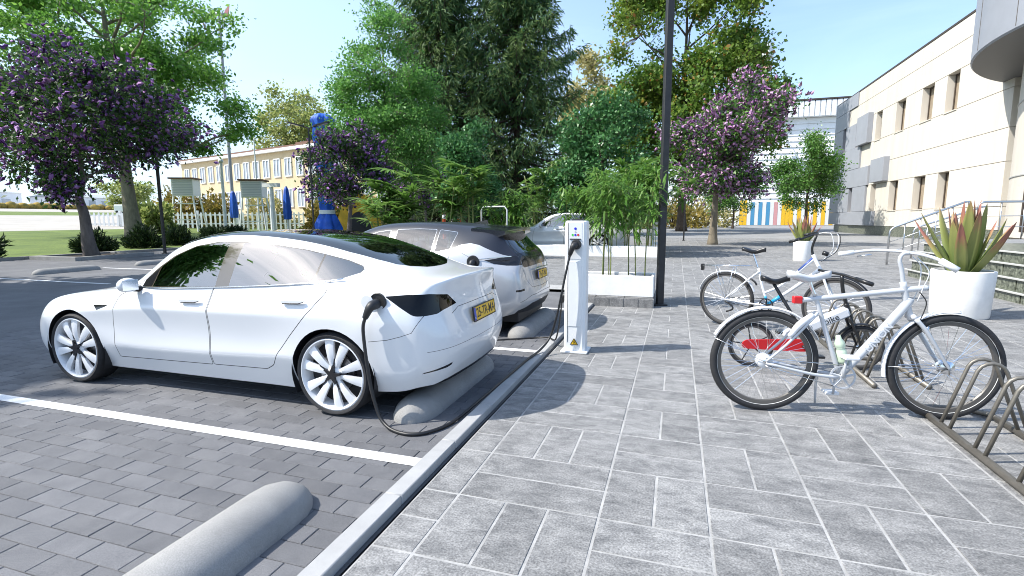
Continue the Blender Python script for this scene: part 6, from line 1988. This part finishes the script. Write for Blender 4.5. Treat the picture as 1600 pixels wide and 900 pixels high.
c2 = cable([(-1.21, 5.66, .55), (-1.24, 5.67, .30), (-1.29, 5.72, .10), (-1.37, 5.85, .062), (-1.44, 6.0, .04), (-1.62, 6.06, .014), (-1.90, 5.90, .013), (-2.15, 5.80, .014), (-2.36, 5.80, .10), (-2.42, 5.84, .45), (-2.43, 5.88, .80)], .009, 'thin second charging cable lying on the paving from the post towards the hatchback')
plug(c2, (-1.155, 5.655, .62), (-1.19, 5.656, .61), (-1.21, 5.66, .545))
plug(c2, (-2.40, 5.95, .95), (-2.41, 5.90, .93), (-2.43, 5.885, .80))
# the saloon's open charge flap and inlet
fl = MB(); fl.lathe([(0, .004), (.050, .004), (.054, 0), (0, -.004)], 24, M=xmat((4.045, -.905, .925), (1, 0, 0), (0, 0, 1), (-.25, -1, .05)))
fl.build('charge_flap', M['paint_white'], sedan, angle=40)
inl = MB(); inl.lathe([(0, 0), (.058, .002), (.062, .008), (.068, .004), (.07, -.01)], 24, M=xmat((4.118, -.874, .925), (1, 0, 0), (0, 0, 1), (.12, -1, .2)))
inl.build('charge_inlet', M['plastic'], sedan, angle=40)
inl2 = MB(); inl2.lathe([(0, 0), (.075, .004), (.085, -.008)], 24, M=xmat((3.64, -.90, .95), (1, 0, 0), (0, 0, 1), (.1, -1, .2)))
inl2.build('charge_inlet', M['plastic'], hatch, angle=40)
# the third white car, behind the bamboo
far_car = copy_tree(sedan)
far_car.scale = (1.24,) * 3
far_car.location = (-7.7, 22.9, 0)
far_car['label'] = 'white car standing side-on beyond the rear planter, half hidden by bamboo'
# trees outside the frame whose shade falls on the lot
# ------------------------------------------------------------------ bicycles and racks
M['bike_grey'] = mat('pale_grey_frame_paint', (.50, .52, .55), rough=.32, coat=.5)
M['bike_white'] = mat('white_frame_paint', (.72, .73, .75), rough=.3, coat=.5)
M['bike_blue'] = mat('blue_frame_paint', (.02, .32, .62), rough=.3, coat=.5)
M['bike_black'] = mat('black_frame_paint', (.015, .015, .016), rough=.35)
M['bike_red'] = mat('red_plastic', (.55, .015, .02), rough=.35)
M['bottle'] = mat('pale_green_bottle', (.50, .60, .46), rough=.3)
M['pale_tyre'] = mat('white_tyre_band', (.6, .6, .58), rough=.7)
M['rim_grey'] = mat('grey_alloy_rim', (.12, .113, .105), rough=.4, metal=.3)

class Bike:
    def __init__(s, name, label, loc, az, group='bicycles'):
        s.root = thing(name, label, 'bicycle', loc, az, group)
    def T(s, pts, r, nm, m, n=8, parent=None, flat=1.0, sm=4):
        """tube through (along, height[, sideways]) points"""
        P = [Vector((p[0], p[2] if len(p) > 2 else 0, p[1])) for p in pts]
        if sm and len(P) > 2:
            if hasattr(r, '__len__'):
                rr = np.interp(np.linspace(0, len(P) - 1, (len(P) - 1) * sm + 1), range(len(P)), r)
            else: rr = r
            P = smooth_path(P, sm)
        else: rr = r
        return MB().tube(P, rr, n, flat=flat).build(nm, m, parent or s.root, smooth=True)
    def wheel(s, c, r, spokes=28, tw=.024, band=True, five=False, rim_m=None, hub_r=.022, hub_m=None):
        o = Matrix.Translation((c[0], 0, c[1])) @ xmat((0, 0, 0), (1, 0, 0), (0, 0, 1), (0, -1, 0))
        t = MB(); t.lathe([(r - tw + tw * math.cos(a), tw * math.sin(a) * .95) for a in [2 * PI * k / 10 for k in range(10)]], 56, M=o, closed=True)
        w = t.build('wheel', M['tyre'], s.root, smooth=True)
        rm = MB(); rm.lathe([(r - tw * 1.75, -.013), (r - tw * 1.75, .013), (r - tw * 2.7, .011), (r - tw * 2.9, 0), (r - tw * 2.7, -.011)], 56, M=o, closed=True)
        rm.build('rim', rim_m or M['rim_grey'], w, angle=50)
        if band:
            b = MB()
            for sg in (1, -1): b.lathe([(r - tw * 1.80, sg * tw * .70), (r - tw * 1.70, sg * tw * .78)], 56, M=o)
            b.build('side_band', M['pale_tyre'], w)
        h = MB(); h.lathe([(0, -.05), (.012, -.05), (hub_r, -.03), (hub_r * .8, -.02), (hub_r * .8, .02), (hub_r, .03), (.012, .05), (0, .05)], 16, M=o)
        h.build('hub', hub_m or M['chrome'], w, angle=40)
        if five:
            for k in range(5):
                a = 2 * PI * k / 5 + .5
                MB().tube([o @ Vector((.015 * math.cos(a), .015 * math.sin(a), 0)), o @ Vector(((r - tw * 2.4) * math.cos(a), (r - tw * 2.4) * math.sin(a), 0))], [.014, .009], 6, flat=.6).build('spoke', M['bike_black'], w)
        else:
            sp = MB()
            for k in range(spokes):
                a = 2 * PI * k / spokes; sg = 1 if k % 2 else -1; da = .55 * (1 if (k // 2) % 2 else -1)
                sp.tube([o @ Vector((hub_r * .9 * math.cos(a + da), hub_r * .9 * math.sin(a + da), sg * .028)), o @ Vector(((r - tw * 2.5) * math.cos(a), (r - tw * 2.5) * math.sin(a), sg * .003))], .0014, 3, cap=False)
            q = sp.build('spokes', M['chrome'], w); q['kind'] = 'stuff'
        return w
    def fender(s, c, r, a0, a1, m, w=.026):
        vs = []; n = 24; k_ = 5
        for i in range(n + 1):
            a = R(a0 + (a1 - a0) * i / n)
            for j in range(k_):
                v = -1 + 2 * j / (k_ - 1); rr = r - .012 * v * v
                vs.append((c[0] + rr * math.cos(a), v * w, c[1] + rr * math.sin(a)))
        vs2 = [(c[0] + (x - c[0]) * .985, y * .93, c[1] + (z - c[1]) * .985) for x, y, z in vs]
        N = len(vs)
        fs = [(i * k_ + j, i * k_ + j + 1, (i + 1) * k_ + j + 1, (i + 1) * k_ + j) for i in range(n) for j in range(k_ - 1)]
        fs += [tuple(N + q for q in reversed(f)) for f in fs]
        return MB().add(vs + vs2, fs).build('mudguard', m, s.root, smooth=True)
    def saddle(s, c, L, W, m, tilt=0.0):
        vs = []; n = 14; k_ = 8
        for i in range(n + 1):
            t = i / n
            w = W * (.12 + .88 * (1 / (1 + math.exp((t - .42) * 11)))) * (math.sin(PI * min(1, max(.03, t * .55 + .18 if t < .6 else 1.18 - t))) ** .4 if True else 1)
            if i in (0, n): w *= .55
            x = c[0] - L * .45 + L * t; zt = c[1] + .018 * math.cos(t * PI * 2) + tilt * t
            for j in range(k_):
                a = 2 * PI * j / k_
                vs.append((x, w * math.cos(a), zt + (.022 if math.sin(a) > 0 else .035) * math.sin(a)))
        fs = [(i * k_ + j, i * k_ + (j + 1) % k_, (i + 1) * k_ + (j + 1) % k_, (i + 1) * k_ + j) for i in range(n) for j in range(k_)] + [tuple(range(k_ - 1, -1, -1)), tuple(n * k_ + j for j in range(k_))]
        o = MB().add(vs, fs).build('saddle', m, s.root, smooth=True)
        MB().tube([(c[0] - .09, .025, c[1] - .03), (c[0] - .02, .025, c[1] - .05), (c[0] + .1, .01, c[1] - .03)], .004, 5).build('saddle_rail', M['chrome'], o)
        return o
    def chainring(s, c, r, m, side=-.045, spider=5):
        o = Matrix.Translation((c[0], side, c[1])) @ xmat((0, 0, 0), (1, 0, 0), (0, 0, 1), (0, -1, 0))
        b = MB(); b.lathe([(r, -.003), (r, .003), (r * .86, .003), (r * .86, -.003)], 32, M=o, closed=True)
        for k in range(spider):
            a = 2 * PI * k / spider + .3
            b.tube([o @ Vector((0, 0, 0)), o @ Vector((r * .9 * math.cos(a), r * .9 * math.sin(a), 0))], [.012, .007], 5)
        b.lathe([(0, .012), (.02, .012), (.022, 0), (0, -.012)], 14, M=o)
        return b.build('chainring', m, s.root)
    def crank(s, c, a, L, m, side, pedal_m):
        e = (c[0] + L * math.cos(a), c[1] + L * math.sin(a))
        k = s.T([(c[0], c[1], side), (e[0], e[1], side * 1.15)], [.012, .009], 'crank', m, sm=0)
        sg = 1 if side > 0 else -1
        MB().box(e[0] - .05, e[0] + .05, min(side * 1.15, side * 1.15 + sg * .09), max(side * 1.15, side * 1.15 + sg * .09), e[1] - .012, e[1] + .012, bev=.006).build('pedal', pedal_m, k)
        for dx in (-.048, .038):
            MB().box(e[0] + dx, e[0] + dx + .010, side * 1.15 + sg * .02 if sg > 0 else side * 1.15 - .075, side * 1.15 + sg * .075 if sg > 0 else side * 1.15 - .02, e[1] - .008, e[1] + .008).build('reflector', M['plate_y'], k)
        return k

# front bicycle: pale grey city bike
A = R(9.0)
b1 = Bike('city_bicycle', 'large pale grey city bicycle in front, its front wheel in the near rack', (.694, 4.262, 0), A, 'bicycles in the racks')
rh, fh, wr = (-.02, .395), (1.235, .392), .395
b1.wheel(rh, wr, 36, .029, hub_r=.05); b1.wheel(fh, wr, 32, .029, hub_r=.05)
hb = MB(); hb.lathe([(0, -.05), (.03, -.055), (.055, -.035), (.058, .02), (.05, .04), (0, .05)], 20, M=Matrix.Translation((rh[0], 0, rh[1])) @ xmat((0, 0, 0), (1, 0, 0), (0, 0, 1), (0, -1, 0)))
hb.build('hub_gear', M['bike_white'], b1.root, smooth=True)
BBp, STt = (.53, .30), (.315, .90)
G = M['bike_grey']
b1.T([BBp, (.42, .60), (.345, .82), STt], [.02, .018, .017, .016], 'seat_tube', G)
b1.T([(.20, .868), (.32, .882), (.62, .92), (1.02, .972), (1.06, .974)], [.019, .02, .021, .022, .02], 'top_tube', G)
b1.T([(.955, .90), (.93, .845), (.72, .55), BBp], [.03, .034, .034, .028], 'down_tube', G)
b1.T([(.90, 1.02), (.935, .88), (.975, .745)], [.022, .023, .022], 'head_tube', G, 10)
for y in (-.06, .06):
    b1.T([(.335, .78, y * .3), (.26, .70, y * .8), (.12, .54, y), (-.02, .40, y)], [.012, .011, .010, .009], 'seat_stay', G)
    b1.T([(.50, .295, y * .7), (.30, .32, y), (-.02, .39, y)], [.014, .012, .010], 'chain_stay', G)
    b1.T([(.985, .755, y * .8), (1.06, .66, y), (1.18, .47, y), (1.235, .385, y)], [.016, .015, .012, .009], 'fork_blade', G)
b1.T([(.975, .76, -.05), (.985, .77, 0), (.975, .76, .05)], .019, 'fork_crown', G)
MB().box(.16, .225, -.022, .022, .845, .90, bev=.006).build('rear_light', M['bike_red'], b1.root)
b1.T([(.315, .90), (.28, .98), (.262, 1.03)], .013, 'seat_post', M['chrome'])
b1.saddle((.25, 1.055), .30, .085, mat('grey_saddle', (.55, .57, .60), .5))
b1.T([(.905, 1.0), (.885, 1.10), (.865, 1.18), (.885, 1.222), (.925, 1.228)], [.016, .015, .014, .014, .015], 'stem', G)
b1.T([(.66, 1.205, .32), (.80, 1.232, .26), (.91, 1.235, .12), (.93, 1.23, 0), (.95, 1.225, -.10), (.99, 1.20, -.20), (1.055, 1.145, -.27)], .012, 'handlebar', G)
b1.T([(.60, 1.195, .34), (.70, 1.212, .31)], .019, 'grip', M['bike_white'], sm=0)
b1.T([(1.0, 1.192, -.215), (1.07, 1.132, -.285)], .022, 'grip', M['bike_white'], sm=0)
b1.T([(.80, 1.20, .25), (.72, 1.18, .30)], .006, 'brake_lever', M['chrome'], sm=0)
for y, dz in ((-.03, 0), (.02, .03)):
    b1.T([(.96, 1.20, y), (1.03, 1.10 + dz, y * 2), (1.02, .98, y), (.99, .88, y)], .004, 'brake_hose', M['bike_white'], 5)
b1.T([(1.0, .95, -.03), (1.05, .88, -.03), (1.04, .80, -.03), (1.0, .70, -.04)], .004, 'brake_hose', M['bike_black'], 5)
b1.fender(rh, wr + .030, 25, 152, M['bike_white']); b1.fender(fh, wr + .030, 82, 192, M['bike_white'])
for y in (-.055, .055):
    b1.T([(-.02, .395, y), (-.385, .565, y * .5)], .0028, 'mudguard_stay', M['chrome'], 4, sm=0)
    b1.T([(1.235, .39, y), (.84, .39, y * .5)], .0028, 'mudguard_stay', M['chrome'], 4, sm=0)
b1.chainring(BBp, .092, M['bike_grey'])
b1.crank(BBp, R(88), .17, M['bike_grey'], -.06, M['bike_white']); b1.crank(BBp, R(-92), .17, M['bike_grey'], .06, M['bike_white'])
for dz, dx in ((.088, 0), (-.088, 0)):
    b1.T([(BBp[0], BBp[1] + dz, -.045), (rh[0], rh[1] + dz * .35, -.045)], .004, 'chain', M['chrome'], 4, sm=0)
b1.T([(.40, .30, .05), (.40, .22, .08), (.43, .03, .14)], [.012, .01, .009], 'kickstand', M['bike_grey'], 6)
rl_ = b1.T([(.30, .76, -.02), (.20, .69, -.05), (.135, .60, -.055)], [.024, .026, .018], 'ring_lock', M['bike_white'])
bt = MB(); bt.lathe([(0, 0), (.034, .0), (.036, .02), (.036, .10), (.026, .115), (.036, .13), (.036, .16), (.02, .19), (.016, .215), (0, .22)], 18, M=Matrix.Translation((.545, -.005, .40)) @ Matrix.Rotation(R(-14), 4, 'Y'))
bt.build('bottle', M['bottle'], b1.root, smooth=True)
MB().tube([(.50, -.04, .46), (.545, -.045, .44), (.60, 0, .46), (.56, .04, .45), (.50, .03, .47)], .004, 5).build('bottle_cage', M['bike_white'], b1.root)
dirx = Vector((.955 - .53, 0, .90 - .30)).normalized()
text_obj('frame_lettering', 'UNION', .075, M['bike_white'], b1.root, xmat((.76, -.0345, .605), (dirx.x, 0, dirx.z), (-dirx.z, 0, dirx.x), (0, -1, 0)), .0012, bold=.001)
bk = b1.T([(1.02, .72, -.04), (1.05, .66, -.05), (1.08, .70, -.03)], .012, 'rim_brake', M['chrome'])

# middle: small white folding e-bike with a red chain guard
b2 = Bike('folding_bicycle', 'small white and black folding e-bike with a red chain guard in the middle rack', (.764, 5.536, 0), R(9.6), 'bicycles in the racks')
rh, fh, wr = (-.01, .225), (1.0, .222), .222
b2.wheel(rh, wr, tw=.017, band=False, five=True); b2.wheel(fh, wr, tw=.017, band=False, five=True)
T2 = xmat((.62, 0, .468), (.458, 0, .223), (-.223, 0, .458))
MB().box(-.27, .27, -.05, .05, -.05, .05, M=xmat((.62, 0, .468), (.458, 0, .223), (0, 1, 0)), bev=.02).build('battery_beam', M['bike_white'], b2.root, angle=40)
text_obj('beam_lettering', 'bike', .085, M['ink'], b2.root, xmat((.70, -.0515, .505), (.458, 0, .223), (-.223, 0, .458)), .0008)
mk = MB()
mk.lathe([(.034, -.001), (.034, .001), (.028, .001), (.028, -.001)], 24, M=xmat((.50, -.0515, .41), (.458, 0, .223), (-.223, 0, .458)), closed=True)
mk.box(-.004, .004, -.022, .022, -.001, .001, M=xmat((.50, -.052, .41), (.458, 0, .223), (-.223, 0, .458)))
mk.build('beam_emblem', M['ink'], b2.root)
b2.T([(.40, .27), (.395, .48), (.17, .84)], .016, 'seat_post', M['bike_black'], sm=0)
b2.T([(.40, .42), (.30, .34), (.44, .245)], .022, 'frame_junction', M['bike_white'])
for y in (-.05, .05):
    b2.T([(.42, .27, y), (.2, .24, y), (-.01, .225, y)], .011, 'chain_stay', M['bike_white'])
    b2.T([(.86, .53, y * .8), (.92, .40, y), (1.0, .222, y)], [.015, .013, .01], 'fork_blade', M['bike_black'])
b2.T([(.90, .48), (.86, .60), (.84, .66)], .024, 'head_tube', M['bike_black'], 10)
b2.T([(.845, .64), (.80, .80), (.785, .93)], .018, 'handle_post', M['bike_black'])
b2.T([(.69, .955, .28), (.78, .94, .05), (.80, .935, -.05), (.92, .88, -.28)], .013, 'handlebar', M['bike_black'])
b2.T([(.84, .915, -.14), (.92, .88, -.28)], .021, 'grip', M['bike_black'], sm=0)
b2.saddle((.17, .885), .27, .075, M['bike_black'])
cg = MB()
cg.prism(round_poly([(-.10, -.045), (.44, -.062), (.53, -.055), (.56, .0), (.52, .05), (.42, .062), (-.08, .045), (-.125, 0)], .04, 4), -.008, .008, M=xmat((0, -.066, .245), (1, 0, 0), (0, 0, 1)))
cg.build('chain_guard', M['bike_red'], b2.root, angle=40)
b2.chainring((.44, .245), .06, M['bike_black'], -.05)
b2.crank((.44, .245), R(-35), .15, M['bike_black'], -.085, M['bike_black']); b2.crank((.44, .245), R(145), .15, M['bike_black'], .07, M['bike_black'])
b2.fender(rh, wr + .025, 60, 150, M['bike_black']); b2.fender(fh, wr + .025, 30, 150, M['bike_black'])

# back: white and blue step-through bicycle with a rear carrier
b3 = Bike('ladies_bicycle', 'white step-through bicycle with blue fades, black saddle and rear carrier, farthest back', (.738, 7.644, 0), R(-25.8), 'bicycles in the racks')
rh, fh, wr = (-.05, .37), (1.27, .387), .375
b3.wheel(rh, wr, 28, .021, band=False); b3.wheel(fh, wr, 28, .021, band=False)
W_, BL = M['bike_white'], M['bike_blue']
b3.T([(.49, .36), (.41, .60), (.355, .82)], .016, 'seat_tube', W_); b3.T([(.475, .41), (.458, .46)], .0175, 'blue_fade', BL, sm=0)
b3.T([(.985, 1.03), (1.05, .90), (1.11, .79)], .022, 'head_tube', W_, 10)
b3.T([(1.09, .87), (.80, .60), (.49, .345)], [.024, .023, .02], 'down_tube', W_); b3.T([(.66, .485), (.50, .352)], .0245, 'blue_fade', BL, sm=0)
b3.T([(1.01, .99), (.80, .77), (.62, .60), (.45, .50)], [.02, .019, .018, .016], 'upper_tube', W_); b3.T([(.99, .985), (.84, .82)], .0205, 'blue_decal', mat('navy_decal', (.05, .09, .3), .4), sm=0)
for y in (-.055, .055):
    b3.T([(.37, .78, y * .3), (.20, .62, y), (-.05, .375, y)], [.012, .011, .009], 'seat_stay', W_)
    b3.T([(.47, .34, y * .8), (.2, .35, y), (-.05, .37, y)], [.013, .011, .009], 'chain_stay', W_)
    b3.T([(1.12, .77, y * .8), (1.19, .60, y), (1.27, .387, y)], [.017, .014, .01], 'fork_blade', W_)
    b3.T([(-.05, .37, y), (-.20, .82, y)], .005, 'carrier_stay', M['chrome'], 5, sm=0)
    b3.T([(-.05, .37, y), (.05, .82, y)], .005, 'carrier_stay', M['chrome'], 5, sm=0)
    b3.T([(-.38, .82, y), (.26, .85, y)], .005, 'carrier_rail', M['chrome'], 5, sm=0)
for x in (-.3, -.1, .1): b3.T([(x, .825 + .05 * (x + .3), -.055), (x, .825 + .05 * (x + .3), .055)], .004, 'carrier_bar', M['chrome'], 5, sm=0)
MB().box(-.42, -.385, -.03, .03, .75, .84, bev=.006).build('reflector', M['bike_black'], b3.root)
b3.T([(.355, .80), (.30, .95), (.27, 1.03)], .013, 'seat_post', M['chrome'])
b3.saddle((.27, 1.06), .30, .095, M['bike_black'])
b3.T([(.985, 1.02), (.97, 1.12), (1.01, 1.27)], [.016, .014, .014], 'stem', M['bike_black'])
b3.T([(.84, 1.27, .28), (.96, 1.30, .18), (1.02, 1.29, .02), (1.0, 1.28, -.10), (.88, 1.22, -.28)], .012, 'handlebar', M['bike_black'])
for y in (.26, -.26): b3.T([(.80 if y > 0 else .90, 1.26 if y > 0 else 1.235, y), (.90 if y > 0 else .78, 1.285 if y > 0 else 1.19, y * 1.1)], .018, 'grip', M['bike_black'], sm=0)
for y, q in ((.1, .1), (-.12, .16), (.02, .05)):
    b3.T([(.98, 1.28, y), (1.10 + q, 1.30, y), (1.16 + q * .6, 1.10, y * .6), (1.08, .95, 0)], .004, 'brake_cable', M['bike_white'] if y > 0 else M['bike_black'], 5, sm=6)
b3.T([(1.09, 1.06), (1.15, 1.04)], [.03, .026], 'bell', M['bike_black'], sm=0)
b3.fender(rh, wr + .028, 20, 165, M['bike_white']); b3.fender(fh, wr + .028, 30, 120, M['bike_black'])
b3.chainring((.49, .345), .09, M['bike_black']); b3.crank((.49, .345), R(200), .17, M['chrome'], -.06, M['bike_black']); b3.crank((.49, .345), R(20), .17, M['chrome'], .06, M['bike_black'])
for dz in (.086, -.086): b3.T([(.49, .345 + dz, -.045), (-.05, .37 + dz * .35, -.045)], .004, 'chain', M['bike_black'], 4, sm=0)
b3.T([(-.04, .34, -.05), (.05, .29, -.05), (.06, .24, -.05), (-.02, .20, -.05)], .012, 'derailleur', M['bike_black'])
b3.T([(.28, .68, -.05), (.34, .64, -.06), (.36, .60, -.05)], .013, 'rim_brake', M['bike_black'])

def bike_rack(x0, x1, ys, ye, slots, label, hh=.52):
    r = thing('bike_rack', label, 'bike rack', (0, 0, 0), 0, 'grey tubular bike racks')
    m = M['rack']
    MB().tube([(x0, ys, .025), (x0, ye, .025)], .024, 10).build('base_rail', m, r, smooth=True)
    MB().tube([(x1, ys + .1, .025), (x1, ye, .025)], .024, 10).build('base_rail', m, r, smooth=True)
    MB().tube([(x0 + .02, (ys + ye) / 2, .02), (x1 - .02, (ys + ye) / 2, .02)], .018, 8).build('cross_rail', m, r, smooth=True)
    MB().tube([(x0, ye, .025), (x0, ye + .10, .027), (x0 + .12, ye + .14, .027), (x1 - .1, ye + .14, .027), (x1, ye + .06, .027), (x1, ye, .025)], .022, 8).build('end_rail', m, r, smooth=True)
    for y, tall in slots:
        h = hh if tall else hh * .9
        cx = (x0 + x1) / 2 - .02
        w = (x1 - x0)
        pts = [(x0, y, .03), (x0 + w * .20, y, h * .55), (x0 + w * .36, y, h * .90)]
        arc = [(cx - .085 * math.cos(a) , y, h - .085 + .085 * math.sin(a)) for a in np.linspace(.35, PI - .35, 7)]
        pts2 = [(x1 - w * .36, y, h * .90), (x1 - w * .18, y, h * .50), (x1, y, .03)]
        P = [pts[0]] + arc + [pts2[-1]]
        MB().tube([Vector(p) for p in P], .0125, 8).build('hoop', m, r, smooth=True)
bike_rack(1.835, 2.28, 1.2, 4.50, [(4.245, 1), (4.128, 1), (3.811, 1), (3.695, 1), (3.368, 1), (3.25, 1), (2.93, 1), (2.81, 1), (2.49, 1), (2.37, 1), (2.05, 1), (1.93, 1)], 'near grey bike rack running out of the picture at the right edge')
bike_rack(1.70, 2.14, 5.10, 7.15, [(5.30, 1), (5.42, 1), (5.72, 1), (5.84, 1), (6.14, 1), (6.26, 1), (6.56, 1), (6.68, 1), (6.98, 1)], 'middle grey bike rack behind the front bicycle')
# ------------------------------------------------------------------ trees beside the lot, left of the picture, that shade it
make_tree('shade_tree', 'broad green tree beside the lot, outside the picture on the left', 'tree', (-17.2, -1.0, 0), (3.4, .25),
          [(0, 0, 9.0, 4.0, 2.2, 1.7), (-2.0, .8, 8.2, 3.4, 2.4, 1.7)], 1500, 28, (.42, .16), LM['bright2'], M['bark_pale'], 201, limbs=9, spread=.45)
make_tree('shade_tree', 'second broad green tree beside the lot, outside the picture on the left', 'tree', (-19.0, 2.0, 0), (3.0, .28),
          [(0, 0, 7.0, 6.2, 4.8, 2.8)], 1300, 24, (.45, .18), LM['bright2'], M['bark_pale'], 202, limbs=9, spread=.5)
